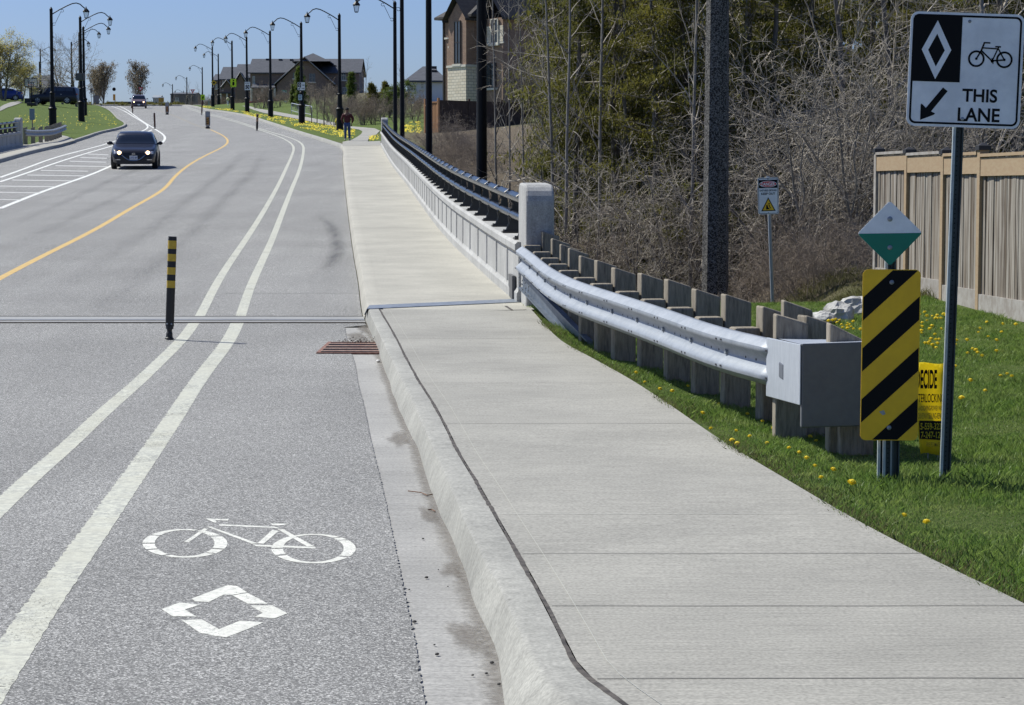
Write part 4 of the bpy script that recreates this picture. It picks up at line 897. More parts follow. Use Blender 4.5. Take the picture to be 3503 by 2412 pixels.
# ---------------------------------------------------------------- wooden fence at the right
FW = mat('fence_board_wood', (.17, .135, .10), .9, spec=.1, var=[((.07, .052, .04), .9, 1.), ((.42, .39, .34), 1.7, .8)], stretch=(12, 12, .5))
FT = mat('fence_trim_wood', (.36, .27, .165), .85, var=[((.32, .22, .13), 5, .8)], stretch=(2, 2, 6)); FG = mat('fence_grey_trim', (.36, .34, .31), .9, var=[((.24, .21, .18), 8, .8)])
fpos = [(4.88, 29.5), (5.02, 28.0), (5.16, 26.35), (5.29, 24.9), (5.47, 22.9), (5.62, 21.1), (5.8, 19.2), (5.97, 17.2), (6.15, 15.2), (6.33, 13.2), (6.5, 11.2)]
f0 = Vector((fpos[0][0], fpos[0][1], 0)); fence = thing('wooden_fence', 'weathered grey brown board fence with black post caps along the right lawn', 'fence', f0)
for k, (x, y) in enumerate(fpos):
    z = float(T(x, y)); top = 1.71 + (.09 if k in (3,) else .012 * k)
    mb = MB(); mb.box((x - f0.x, y - f0.y, z + top / 2 - .2), (.105, .105, top + .4), rz=.09); po = mb.build('fence_post', FT if k else FG, fence)
    c = (x - f0.x, y - f0.y, z + top); mb = MB(); mb.box((c[0], c[1], c[2] + .02), (.14, .14, .05), rz=.09)
    k0 = len(mb.v); mb.add([(c[0] - .065, c[1] - .065, c[2] + .045), (c[0] + .065, c[1] - .065, c[2] + .045), (c[0] + .065, c[1] + .065, c[2] + .045), (c[0] - .065, c[1] + .065, c[2] + .045), (c[0], c[1], c[2] + .085)], [(0, 1, 4), (1, 2, 4), (2, 3, 4), (3, 0, 4)])
    mb.build('post_cap', mat('black_cap', (.02, .02, .022), .6), po)
    if k < len(fpos) - 1:
        x2, y2 = fpos[k+1]; L_ = math.hypot(x2 - x, y2 - y); a = math.atan2(y2 - y, x2 - x); n = int((L_ - .1) / .098); e = Vector((math.cos(a), math.sin(a), 0)); o = Vector((x, y, 0)) - f0
        tz = 1.69 + .015 * k; mb = MB()
        for i in range(n):
            s = .055 + (i + .5) * (L_ - .11) / n; c = o + e * s; off = R.uniform(-.010, .006); lean = R.uniform(-.006, .006); nn = Vector((-e.y, e.x, 0))
            mb.box((c.x + nn.x * off + lean, c.y + nn.y * off, z + .14 + (tz - .30) / 2), ((L_ - .11) / n * (1.02 if i % 3 else .86), .018, tz - .32), rz=a)
        mb.build('panel', FW, fence)
        mid = o + e * L_ / 2; nn = Vector((-e.y, e.x, 0)); nn = nn if nn.x < 0 else -nn
        mb = MB(); mb.box((mid.x + nn.x * .03, mid.y + nn.y * .03, z + tz - .13), (L_ - .11, .03, .20), rz=a); mb.build('rail_board', FT, fence)
        mb = MB(); mb.box((mid.x, mid.y, z + tz), (L_ - .11, .13, .035), rz=a); mb.build('top_rail', FG if k < 2 else FT, fence)
        mb = MB(); mb.box((mid.x + nn.x * .03, mid.y + nn.y * .03, z + .07), (L_ - .11, .03, .22), rz=a); mb.build('kick_board', FG, fence)

# ---------------------------------------------------------------- rocks
RK = mat('pale_rock', (.50, .49, .46), .9, var=[((.20, .19, .17), 3, .8), ((.48, .47, .45), 9, .6)], bump=(7, .7, .06))
for k, (x, y, s, lb) in enumerate(((2770, 1118, .16, 'small pale boulder at the guardrail end of the rock row'), (2812, 1100, .17, 'low pale boulder beside the dandelions before the woods'), (2868, 1088, .24, 'flat topped white boulder in the middle of the rock row'), (2925, 1068, .25, 'tall pale boulder partly behind the striped marker'), (2840, 1078, .15, 'grey stone wedged behind the front boulders'), (2990, 1062, .24, 'rounded boulder hidden behind the striped marker edge'))):
    s *= .62; p = GT(x, y + 6); rr_ = random.Random(k + 3); mb = MB(); mb.sphere((0, 0, 0), s, 16, 11); mb.v = [tuple(Vector(v) * (1 + .42 * mnoise.noise(Vector(v) / s * 1.15 + Vector((k * 3, 1, 2))) + .14 * mnoise.noise(Vector(v) / s * 3.5 + Vector((k, 5, 0))))) for v in mb.v]
    mb.v = [(a * 1.25, b * 1.0, c * .95) for a, b, c in mb.v]; o = mb.build('boulder', RK, None); o.location = p + Vector((0, 0, s * .35)); o.rotation_euler = (rr_.uniform(-.3, .3), rr_.uniform(-.3, .3), rr_.uniform(0, 6)); tag(o, lb, 'rock', 'boulders at the lawn edge')
# ---------------------------------------------------------------- street lamps
GLASS = mat('lantern_glass', (.62, .72, .82), .15, alpha=.35)
def make_lamp(hgt=7.65, arm=2.15, side=-1):
    t = thing('street_lamp', 'x', 'street lamp', (0, 0, 0))
    mb = MB(); mb.lathe([(.125, 2.4), (.118, 2.5), (.095, hgt - .25), (.10, hgt - .2), (.10, hgt - .06), (.06, hgt - .02), (.035, hgt + .03), (.02, hgt + .06)], 12); mb.build('pole', LAMPM, t, smooth=True)
    mb = MB(); mb.lathe([(.25, -.5), (.25, .05), (.235, .12), (.235, 1.32), (.27, 1.37), (.27, 1.43), (.20, 1.5), (.17, 1.62), (.15, 2.3), (.17, 2.34), (.17, 2.4), (.125, 2.46)], 16)
    mb.build('base', LAMPM, t, smooth=False, bevel=.01)
    a = mb = MB(); s = side
    path = [(s * .08, 0, hgt - .38), (s * .5, 0, hgt - .12), (s * 1.0, 0, hgt + .14), (s * 1.3, 0, hgt + .27), (s * 1.55, 0, hgt + .31), (s * 1.78, 0, hgt + .24), (s * 1.95, 0, hgt + .08), (s * (arm - .02), 0, hgt - .06)]
    mb.tube(path, .034, 8); am = mb.build('arm', LAMPM, t, smooth=True)
    mb = MB(); p1, p2 = Vector((s * .16, 0, hgt - 1.05)), Vector((s * .78, 0, hgt - .16))
    def curl(c, r, a0, a1, n=12): return [(c[0] + s * r * (1 - .35 * i / n) * math.cos(a0 + (a1 - a0) * i / n), 0, c[1] + r * (1 - .35 * i / n) * math.sin(a0 + (a1 - a0) * i / n)) for i in range(n + 1)]
    pts = curl((s * .17, hgt - 1.02), .11, 5.2, 0.5)[::-1] + [] ; pts2 = curl((s * .70, hgt - .16), .10, -.6, 5.2)
    mb.tube(curl((s * .17, hgt - 1.02), .10, .6, 6.2)[::1], .014, 5); mb.tube([(s * .25, 0, hgt - .96), (s * .42, 0, hgt - .60), (s * .60, 0, hgt - .24)], .014, 5); mb.tube(curl((s * .68, hgt - .17), .10, 3.6, 9.2), .014, 5); mb.build('scroll', LAMPM, am)
    x = s * arm; z = hgt - .02
    mb = MB(); mb.lathe([(.02, z + .12), (.035, z + .06), (.03, z + .02), (.09, z - .02), (.16, z - .10), (.215, z - .17), (.225, z - .22), (.21, z - .225)], 8, c=(x, 0, 0), ang=PI/8)
    for i in range(4):
        c1 = (.155, .155); sx, sy = (1, 1, -1, -1)[i], (1, -1, -1, 1)[i]
        mb.cyl((x + sx * .155, sy * .155, z - .22), (x + sx * .095, sy * .095, z - .58), .012, n=5)
    mb.lathe([(.14, z - .57), (.14, z - .60), (.09, z - .62)], 4, c=(x, 0, 0), ang=PI/4); la = mb.build('lantern', LAMPM, t)
    mb = MB(); mb.lathe([(.205, z - .225), (.125, z - .575)], 4, c=(x, 0, 0), ang=PI/4); mb.build('glass', GLASS, la)
    return t
lampR = make_lamp(); lampL = make_lamp(side=1); lampT = make_lamp(hgt=10.4)
index_kids()
LG = 'black street lamps along the road'
def roadang(Y, f): g = float(f(Y + 3) - f(Y - 3)) / 6; return -math.atan(g)
RL = [(1648, 48, 'thick black lamp pole nearest the camera, rising behind the near railing', 1), (1468, 75, 'black lamp pole left of the brick house gable, second from the camera', 1), (1377, 108, 'black lamp pole with its lantern out of the picture, third from the camera', 1),
      (1353, 125, 'black street lamp with visible scroll, right beside the far parapet pillar', 1), (1164, 147, 'black street lamp standing behind the yellow hydrant', 1), (1034, 168, 'black street lamp carrying the reserved lane sign', 1),
      (928, 198, 'black street lamp before the slate roofed houses, without any sign', 1), (848, 226, 'black street lamp carrying the white 50 sign', 1), (798, 248, 'black street lamp carrying the big lime crossing sign', 1),
      (731, 285, 'black street lamp with the yellow diamond sign', 1), (751, 330, 'slim black street lamp just right of the yellow diamond sign', .98), (696, 380, 'far black street lamp above the small lime sign', .98),
      (643, 403, 'distant street lamp left of the yield sign', .9), (594, 424, 'distant street lamp furthest left on the hill crest', .85), (632, 446, 'smallest distant street lamp on the crest', .8)]
for k, (x, Y, lab, s) in enumerate(RL):
    X = raydir(x, HZ)[0] * Y; Yc = min(Y, 455)
    z = float(T(X, Y)) if Y > 111 else float(H(Y)) - .1
    if Y > 440: z = float(H(Y))
    o = lampT if k == 0 else (dup(lampT, (0, 0, 0)) if k < 4 else (lampR if k == 4 else dup(lampR, (0, 0, 0)))); o.location = (X, Y, (float(H(Y)) - 2.75) if k < 4 else z + (.0 if Y < 350 else -.2)); o.rotation_euler = (0, 0, roadang(min(Y, 400), XR) + (.12 if k % 3 == 1 else -.05)); o.scale = (s,) * 3; o['label'] = lab; o['group'] = LG
LL = [(181, 449, 282 / 8.0, 'black street lamp nearest on the left lawn, in front of the dark SUV', 15), (279, 416, 0, 'second black street lamp on the left lawn, with a grey box on it', 56), (289, 395, 0, 'black street lamp close behind the one with the box', 91), (274, 360, 0, 'slim brownish street lamp standing behind the left pair', 113), (247, 358, 0, 'thin street lamp with its arm behind the left pair', 142)]
for k, (x, yb, _, lab, yt) in enumerate(LL):
    p = GT(x, yb); top = yt * (1.0 if k else 1.5); yt_s = (24, 54, 89, 109, 142)[k] if k else 24
    hp = ZC + raydir(x, yt_s)[1] * p.y - p.z
    o = lampL if k == 0 else dup(lampL, (0, 0, 0)); sc = hp / 7.7; o.location = p; o.scale = (sc,) * 3; o.rotation_euler = (0, 0, roadang(min(p.y, 400), XL) + (-.3 if k in (3, 4) else 0)); o['label'] = lab; o['group'] = LG
for x, Y, yt_s, lab in ((145, 300, 166, 'thin street lamp standing right of the basketball hoop'), (141, 340, 210, 'small lamp pole half hidden behind the one by the basketball hoop')):
    X = raydir(x, HZ)[0] * Y; z = float(T(X, Y)); hp = ZC + raydir(x, yt_s)[1] * Y - z; dup(lampL, (X, Y, z), .1, lab, LG, hp / 7.7)
# things hung on the lamps
def onpole(x, y, Y, dy=-.17): p = W(x, y, Y); return p + Vector((0, dy, 0))
def small_sign(name, label, x0, y0, x1, y1, Y, m, dy=-.2, group=None):
    c = W((x0 + x1) / 2, (y0 + y1) / 2, Y) + Vector((0, dy, 0)); k = (Y + dy) / FS; w_, h_ = (x1 - x0) * k, (y1 - y0) * k
    t = thing(name, label, 'sign', c, group=group); mb = MB(); mb.prism(rrect(w_, h_, min(w_, h_) * .07, 3), 0, .006); mb.build('plate', m, t); return t, w_, h_
t, w_, h_ = small_sign('lane_sign', 'black and white reserved lane sign hung on the lamp behind the saplings', 1019, 282, 1044, 309, 168, WHITE)
decal(t, 'black_panel', [[(-w_*.46, h_*.46), (-w_*.04, h_*.46), (-w_*.04, -.10*h_), (-w_*.46, -.10*h_)]], SBLK); c0 = (-w_*.25, h_*.18)
decal(t, 'diamond', [], WHITE, -.004, [([(c0[0], c0[1] + .24*h_), (c0[0] + .14*w_, c0[1]), (c0[0], c0[1] - .24*h_), (c0[0] - .14*w_, c0[1])], [(c0[0], c0[1] + .15*h_), (c0[0] + .08*w_, c0[1]), (c0[0], c0[1] - .15*h_), (c0[0] - .08*w_, c0[1])])])
decal(t, 'arrow', [bar((-w_*.12, -h_*.16), (-w_*.32, -h_*.36), .07*w_), [(-w_*.40, -h_*.44), (-w_*.36, -h_*.22), (-w_*.20, -h_*.40)]], SBLK); text_obj('lettering', 'THIS', (w_*.06, h_*.05, w_*.42, h_*.2), SBLK, t, -.003, .02); text_obj('lettering', 'LANE', (w_*.06, -h_*.35, w_*.42, -h_*.2), SBLK, t, -.003, .02)
t, w_, h_ = small_sign('notice_sign', 'small pale blue notice sign below the reserved lane sign', 1021, 324, 1034, 343, 168, mat('pale_blue_sign', (.45, .58, .66), .5)); decal(t, 'bar', [[(-w_*.35, h_*.1), (w_*.35, h_*.1), (w_*.35, -.02*h_), (-w_*.35, -.02*h_)], [(-w_*.35, -h_*.15), (w_*.2, -h_*.15), (w_*.2, -.27*h_), (-w_*.35, -.27*h_)], [(-w_*.35, h_*.36), (w_*.35, h_*.36), (w_*.35, .26*h_), (-w_*.35, .26*h_)]], mat('sign_blue', (.06, .12, .2), .5))
t, w_, h_ = small_sign('speed_sign', 'white 50 speed sign on the lamp before the row houses', 837, 280, 857, 309, 226, WHITE); decal(t, 'border', [], SBLK, -.002, [(rrect(w_*.96, h_*.96, .03), rrect(w_*.88, h_*.9, .02))]); text_obj('lettering', 'MAXIMUM', (-w_*.36, h_*.26, w_*.36, h_*.36), SBLK, t, -.003, .03); text_obj('lettering', '50', (-w_*.34, -h_*.36, w_*.34, h_*.14), SBLK, t, -.003, .05)
t, w_, h_ = small_sign('crossing_sign', 'large lime yellow crossing sign on the lamp left of the 50 sign', 789, 270, 809, 298, 248, SLIME)
decal(t, 'pictogram', [circ((0, h_*.30), w_*.14, 12), [(-w_*.2, -h_*.02), (-w_*.1, h_*.14), (w_*.14, h_*.14), (w_*.2, -h_*.18), (w_*.05, -h_*.34), (-w_*.16, -h_*.3)], [(-w_*.45, -h_*.4), (-w_*.3, -h_*.3), (-w_*.25, -h_*.45)]], SBLK)
t, w_, h_ = small_sign('crossing_sign', 'small lime yellow sign beside the far right flexible post', 688, 324, 702, 343, 330, SLIME, dy=-.4); decal(t, 'pictogram', [[(-w_*.25, -h_*.2), (0, h_*.28), (w_*.28, h_*.12), (w_*.1, -h_*.3)]], SBLK)
mb = MB(); mb.cyl((0, .04, -1.9), (0, .04, .3), .03, n=6); mb.build('post', LAMPM, t)
Yd = 285; c = W(732, 283, Yd) + Vector((0, -.2, 0)); t = thing('warning_sign', 'yellow diamond warning sign on a lamp left of the row houses', 'sign', c); s_ = 20 * Yd / FS * .5
mb = MB(); mb.prism([(0, s_), (s_*.96, 0), (0, -s_), (-s_*.96, 0)], 0, .006); mb.build('plate', mat('warning_yellow', (.62, .40, .02), .5), t); decal(t, 'pictogram', [[(-.2, -.06), (.0, .12), (.2, .0), (.14, -.1), (-.1, -.14)], circ((.05, .2), .05, 8)], SBLK)
lb = W(274, 263, 152) ; t = thing('control_box', 'grey box strapped round the second lamp on the left lawn', 'box', lb); mb = MB(); mb.box((0, 0, 0), (.55, .34, .50)); mb.build('case', mat('dark_grey_box', (.05, .05, .055), .6), t, bevel=.02); mb = MB(); mb.box((0, -.18, 0), (.42, .02, .38)); mb.build('lid', mat('grey_box_lid', (.08, .08, .085), .6), t)
# yield signs and other sign posts
def yield_sign(x, y, hw_px, Y, yb, label):
    c = W(x, y, Y); g = W(x, yb, Y).z; t = thing('yield_sign', label, 'sign', (c.x, c.y, g), group='yield signs at the crest'); k = Y / FS * hw_px; z = c.z - g
    mb = MB(); mb.prism([(-k, z + k*.75), (k, z + k*.75), (0, z - k*.95)], 0, .01); mb.build('plate', SRED, t); decal(t, 'white_centre', [[(-k*.5, z + k*.45), (k*.5, z + k*.45), (0, z - k*.35)]], WHITE, -.01); mb = MB(); mb.cyl((0, .05, -.3), (0, .05, z + k*.7), .045, n=6); mb.build('post', LAMPM, t)
yield_sign(659, 312, 8, 345, 362, 'red yield sign on a post right of the crest lamps'); yield_sign(481, 305, 8, 350, 358, 'red yield sign before the right round tree, above the mauve SUV')
def post_sign(name, label, x, y0, y1, yb, hw_px, Y, m, cat='sign'):
    c = W(x, yb, Y); t = thing(name, label, cat, c); k = Y / FS; mb = MB(); mb.box((0, 0, (yb - (y0 + y1) / 2) * k), (hw_px * 2 * k, .03, (y1 - y0) * k)); mb.build('plate', m, t, bevel=.005); mb = MB(); mb.cyl((0, .06, -.4), (0, .06, (yb - y0 - 2) * k), .04, n=6); mb.build('post', mat('grey_post', (.2, .19, .18), .6), t); return t, k
post_sign('sign_back', 'reddish grey back of a sign on a post left of the two round trees', 313, 303, 318, 358, 4, 330, mat('sign_back_brown', (.20, .15, .14), .6))
t, k = post_sign('marker_sign', 'narrow orange marker on a post between the two round trees', 391, 323, 344, 356, 4, 335, mat('marker_orange', (.60, .28, .04), .6)); mb = MB(); mb.sphere((0, -.05, 50 * k), .28, 8, 6, (1, .3, 1)); mb.build('lamp', SBLK, t)
t, k = post_sign('direction_sign', 'brownish yellow board on a white stand on the roundabout island', 552, 334, 349, 363, 9, 330, mat('board_ochre', (.32, .20, .03), .7)); mb = MB(); mb.box((0, -.03, 29.5 * k), (18 * k, .04, .10)); mb.build('white_edge', WHITE, t)
t, k = post_sign('street_sign', 'green street name sign on a post before the saplings', 972, 309, 317, 375, 9, 290, mat('street_sign_green', (.05, .28, .22), .5)); mb = MB(); mb.box((.1, -.02, 60 * k), (15 * k, .03, 6 * k), rz=.6); mb.build('plate', mat('street_sign_pale', (.5, .58, .6), .5), t)
t, k = post_sign('arrow_sign', 'dark diamond sign behind the blue car at the left edge', 64, 309, 327, 345, 8, 260, mat('sign_dark', (.03, .03, .03), .6))
t, k = post_sign('guard_board', 'pale blue grey boards standing behind the far left guardrail', 110, 372, 411, 418, 9, 133, mat('blue_grey_board', (.19, .23, .29), .6), 'panel')

# ---------------------------------------------------------------- flexible posts
RUB = mat('black_rubber', (.012, .012, .013), .55); YB = mat('reflective_yellow', (.58, .38, .03), .45, var=[((.45, .3, .02), 30, .6)])
def flex(label, x, yb, h_, r, lx=0., ly=0., bands=((.88, .96), (.76, .83), (.63, .70), (.50, .57)), col=RUB, scale=1., bc=None, off=-.14):
    p = G(x, yb, off); t = thing('flexible_post', label, 'bollard', p, rot=(ly, lx, 0), group='flexible lane posts'); mb = MB()
    mb.loft([[(r * 1.0 * math.cos(a) * s, r * .6 * math.sin(a) * s, z) for a in np.linspace(0, 2*PI, 17)[:-1]] for z, s in ((.115 * h_, .85), (.13 * h_, 1.), (h_ * .97, 1.), (h_, .95))], close=True); mb.f += [tuple(range(16)), tuple(range(48, 64))]; mb.build('blade', col, t, smooth=True)
    for k, (a, b) in enumerate(bands):
        mb = MB(); mb.loft([[(r * 1.02 * math.cos(q) , r * .63 * math.sin(q), z) for q in np.linspace(PI * 1.06, PI * 1.90, 9)] for z in (a * h_, b * h_)]); mb.build('band', bc or YB, t, smooth=True)
    mb = MB(); mb.lathe([(r * 1.05, 0), (r * 1.05, .012), (r * .8, .02), (r * .75, .06), (r * .6, .075), (r * .6, .095), (r * .9, .11), (r * .9, .14)], 10); mb.build('base', RUB, t)
    for q in (-.5, .5): bolt(t, q * r, .155, .009, -r * .56)
    return t
flex('tall black lane post with four yellow bands, leaning, nearest the camera', 579, 1160, 1.05, .044, lx=.042, ly=-.01)
flex('dark brown lane post with no bands, before the left curb kink', 530, 441, 1.12, .065, lx=-.03, bands=(), col=mat('brown_plastic', (.06, .022, .014), .6))
flex('thin dark lane post in front of the mauve SUV', 454, 388, 1.15, .06, bands=(), col=mat('brown_plastic', (.06, .022, .014), .6))
flex('dark lane post with red and pale bands beside the right buffer line', 879, 447, 1.15, .075, lx=.04, bands=((.93, .96), (.76, .80), (.66, .70), (.56, .60)), bc=mat('band_orange', (.65, .40, .25), .5))
flex('thin dark lane post below the small lime sign', 690, 393, 1.5, .07, lx=.05, bands=(), col=mat('brown_plastic', (.06, .022, .014), .6))
def paddle(label, x, yb, h_, w_, col2):
    p = G(x, yb, -.14); t = thing('centre_sign', label, 'road sign', p, group='flexible centre signs'); mb = MB(); mb.prism(rrect(w_, h_ * .84, .03, 3, 0, h_ * .58), 0, .03); pl = mb.build('panel', mat('panel_grey', (.17, .17, .18), .5), t)
    decal(pl, 'grey_face', [rrect(w_ * .8, h_ * .24, .02, 3, 0, h_ * .84)], mat('panel_light_grey', (.26, .27, .29), .5), -.004)
    decal(pl, 'ochre_face', [rrect(w_ * .58, h_ * .42, .02, 3, 0, h_ * .44)], col2, -.004); k = w_ * .29
    decal(pl, 'stripe', [[(-k, h_ * (.26 + .12 * i)), (k, h_ * (.31 + .12 * i)), (k, h_ * (.36 + .12 * i)), (-k, h_ * (.31 + .12 * i))] for i in range(3)], SBLK, -.006)
    mb = MB(); mb.box((0, 0, .05), (w_ * .9, .2, .1)); mb.box((0, 0, .13), (w_ * .65, .12, .1)); mb.build('base', RUB, t, bevel=.015)
paddle('grey centre sign with a black and ochre hazard panel on a black base', 711, 440, 1.22, .34, mat('ochre', (.42, .22, .05), .5)); paddle('further white and tan centre sign standing on the yellow line', 572, 392, 1.2, .36, mat('tan', (.45, .22, .08), .5))

# ---------------------------------------------------------------- cars
def carpaint(name, c, rough=.35): return mat(name, c, rough, .1, coat=.3, spec=.45)
CGLASS = mat('car_glass', (.012, .016, .022), .06, spec=1.); TYRE = mat('tyre', (.012, .012, .012), .8); RIM = mat('alloy_rim', (.42, .43, .45), .3, .8); CHROME = mat('chrome', (.6, .6, .62), .15, 1.)
LIGHTON = mat('headlight_on', (1, .8, .5), .3, emit=((1, .62, .30), 5.5)); LENS = mat('lamp_lens', (.5, .52, .55), .1, .4); RLENS = mat('tail_lens', (.35, .01, .01), .2); PLASTIC = mat('black_plastic', (.015, .015, .016), .5)
def make_car(name, label, paint, L=4.5, Wd=1.8, Ht=1.45, kind='sedan', on=True, group='cars on the road', grille='wing', plate='', rack=False):
    """x forward (front at +L/2), z up, origin on the ground"""
    root = thing(name, label, 'car' if kind != 'suv' else 'SUV', group=group); hw = Wd / 2; w0 = .33 if kind != 'suv' else .38
    if kind == 'suv': st = [(-.50, .62, .62, .86), (-.485, .95, .97, .94), (-.46, 1.02, 1.5, .97), (-.43, 1.04, Ht * .96, .98), (-.2, 1.05, Ht, 1), (.02, 1.04, Ht * .99, 1), (.10, 1.03, Ht * .95, 1), (.22, 1.0, 1.10, 1), (.27, .99, 1.03, 1), (.40, .95, .98, .98), (.46, .88, .93, .94), (.49, .72, .78, .88), (.50, .6, .62, .82)]
    else: st = [(-.50, .60, .62, .82), (-.485, .88, .92, .90), (-.45, .93, 1.0, .95), (-.36, .95, 1.12, .98), (-.24, .95, Ht * .955, 1), (-.08, .94, Ht, 1), (.04, .92, Ht * .985, 1), (.11, .90, Ht * .91, 1), (.215, .88, .96, 1), (.26, .87, .92, 1), (.38, .80, .84, .97), (.45, .72, .76, .92), (.485, .62, .66, .84), (.50, .50, .52, .76)]
    xs = [s[0] * L for s in st]; fs = [pchip(xs, [s[k] for s in st]) for k in (1, 2, 3)]
    def sec(x):
        zs, zt, w = float(fs[0](x)), float(fs[1](x)), float(fs[2](x)) * hw; zt = max(zt, zs + .02); up = min(1, max(0, (zt - zs) / .45)); wr = w * (.93 - .16 * up)
        return [(0, .2), (w * .80, .2), (w * .95, .27), (w * .985, .45), (w, zs * .72), (w * .985, zs * .9), (w * .95, zs), (w * .95 * (1 - up) * .995 + up * (w * .93 + (wr - w * .93) * .35), zs + (zt - zs) * .35), (wr * 1.0 + .0, zs + (zt - zs) * .80), (wr * .90, zs + (zt - zs) * .95), (wr * .5, zt - .006), (0, zt)]
    rows = []
    for x in np.concatenate([np.linspace(-L/2, L/2, 37)]):
        s = sec(x); rows.append([(x, -a, z) for a, z in s] + [(x, a, z) for a, z in s[::-1][1:-1]])
    mb = MB(); mb.loft(rows, close=True); n = len(rows[0]); mb.f += [tuple(range(n)), tuple(range(36 * n, 37 * n))]; body = mb.build('body', paint, root, smooth=True)
    def S(x, t):           # point on the shell, t runs over section points (float)
        s = sec(x); i = int(min(max(math.floor(t), 0), 10)); f = t - i; return (s[i][0] + (s[i+1][0] - s[i][0]) * f, s[i][1] + (s[i+1][1] - s[i][1]) * f)
    def pane(nm, x0, x1, t0, t1, sd, m, off=.008, par=None, nx=6, ntt=4, shear=0.):
        mb = MB(); rows = []
        for i in range(nx + 1):
            r = []
            for j in range(ntt + 1):
                t = t0 + (t1 - t0) * j / ntt; x = x0 + (x1 - x0) * i / nx + shear * (j / ntt); a, z = S(x, t); a += off; r.append((x, sd * a, z + off * .4))
            rows.append(r)
        mb.loft(rows); return mb.build(nm, m, par or root, smooth=True)
    if kind == 'suv': ws, rs, sides_ = (.105, .205), (-.485, -.44), [(-.42, -.27), (-.255, -.09), (-.075, .085)]
    else: ws, rs, sides_ = (.118, .205), (-.42, -.27), [(-.26, -.10), (-.085, .09)]
    mb = MB(); rows = []                                       # windscreen
    for i in range(7):
        x = (ws[0] + (ws[1] - ws[0]) * i / 6) * L; s = [S(x, t) for t in (8.4, 9, 9.5, 10, 10.5, 11)]; r = [(x + .012, -a, z + .012) for a, z in s] + [(x + .012, a, z + .012) for a, z in s[::-1][1:]]; rows.append(r)
    mb.loft(rows); mb.build('windscreen', CGLASS, root, smooth=True)
    for a, b in sides_:
        for sd in (-1, 1): pane('side_window', a * L, b * L, 7.05, 8.3, sd, CGLASS, shear=(-.0 if a < 0 else -.02) * L)
    fx, rx = .315 * L, -.305 * L
    for x in (fx, rx):
        for sd in (-1, 1):
            mb = MB(); mb.cyl((x, sd * (hw - .20), w0 + .03), (x, sd * (hw * .985), w0 + .03), w0 + .07, n=22); mb.build('wheel_arch', PLASTIC, body)
            mb = MB(); mb.cyl((x, sd * (hw - .19), w0), (x, sd * (hw + .012), w0), w0, n=24); wh = mb.build('wheel', TYRE, root, bevel=.02)
            mb = MB(); mb.cyl((x, sd * (hw + .013), w0), (x, sd * (hw + .018), w0), w0 * .66, n=20); mb.build('rim_back', PLASTIC, wh)
            mb = MB()
            for q in range(5):
                t = 2*PI*q/5 + .3; c, s = math.cos(t), math.sin(t); mb.add([(x + r_ * c - k * s, sd * (hw + .024), w0 + r_ * s + k * c) for r_, k in ((.03, -.03), (w0 * .66, -.05), (w0 * .66, .05), (.03, .03))], [(0, 1, 2, 3)])
            k0 = len(mb.v); ro, ri = w0 * .68, w0 * .60; m_ = 24; mb.add([(x + ro * math.cos(2*PI*i/m_), sd * (hw + .024), w0 + ro * math.sin(2*PI*i/m_)) for i in range(m_)] + [(x + ri * math.cos(2*PI*i/m_), sd * (hw + .024), w0 + ri * math.sin(2*PI*i/m_)) for i in range(m_)], [(i, (i+1) % m_, m_ + (i+1) % m_, m_ + i) for i in range(m_)]); mb.build('rim', RIM, wh)
    F = L / 2
    def fr(y, z):       # x on the nose at height z and offset y
        best = F
        for x in np.linspace(F, F * .7, 60):
            s = sec(x); 
            zmax = s[-1][1]; w = max(a for a, b in s)
            if zmax >= z and np.interp(z, [b for a, b in s[2:7]], [a for a, b in s[2:7]]) >= abs(y) * .985: best = x; break
        return best
    zl = .66 if kind != 'suv' else .80
    def nosepatch(nm, ys, zs_, m, off=.01, par=None, nn=6):
        mb = MB(); rows = []
        for i in range(nn + 1):
            y = ys[0] + (ys[1] - ys[0]) * i / nn; lo = zs_[0](y) if callable(zs_[0]) else zs_[0]; hi = zs_[1](y) if callable(zs_[1]) else zs_[1]
            rows.append([(fr(y, lo + (hi - lo) * j / 3) + off, y, lo + (hi - lo) * j / 3) for j in range(4)])
        mb.loft(rows); return mb.build(nm, m, par or root, smooth=False)
    for sd in (-1, 1):
        hl = nosepatch('headlight', (sd * hw * .50, sd * hw * .86), (zl - .06, lambda y: zl + .03 + .03 * abs(y)), LENS, .012)
        c = (fr(sd * hw * .62, zl) + .02, sd * hw * .62, zl - .01); mb = MB(); mb.sphere(c, .075 if on else .05, 12, 8, (.4, 1, 1)); mb.build('bulb', LIGHTON if on else LENS, hl, smooth=True)
        nosepatch('fog_lamp', (sd * hw * .58, sd * hw * .80), (.36, .39), CHROME if grille == 'wing' else PLASTIC, .012)
        mb = MB(); mx = (.19 if kind != 'suv' else .17) * L; mz = 1.0 if kind != 'suv' else 1.18; mb.sphere((mx, sd * (hw + .09), mz), .1, 12, 8, (.6, 1.2, .75)); mb.cyl((mx, sd * (hw - .1), mz - .05), (mx, sd * (hw + .05), mz - .02), .025, n=6); mb.build('mirror', paint if kind != 'suv' else paint, root, smooth=True)
        mb = MB(); mb.box((-L/2 + .02, sd * hw * .68, .85 if kind != 'suv' else 1.0), (.06, .25, .16)); mb.build('tail_lamp', RLENS, root)
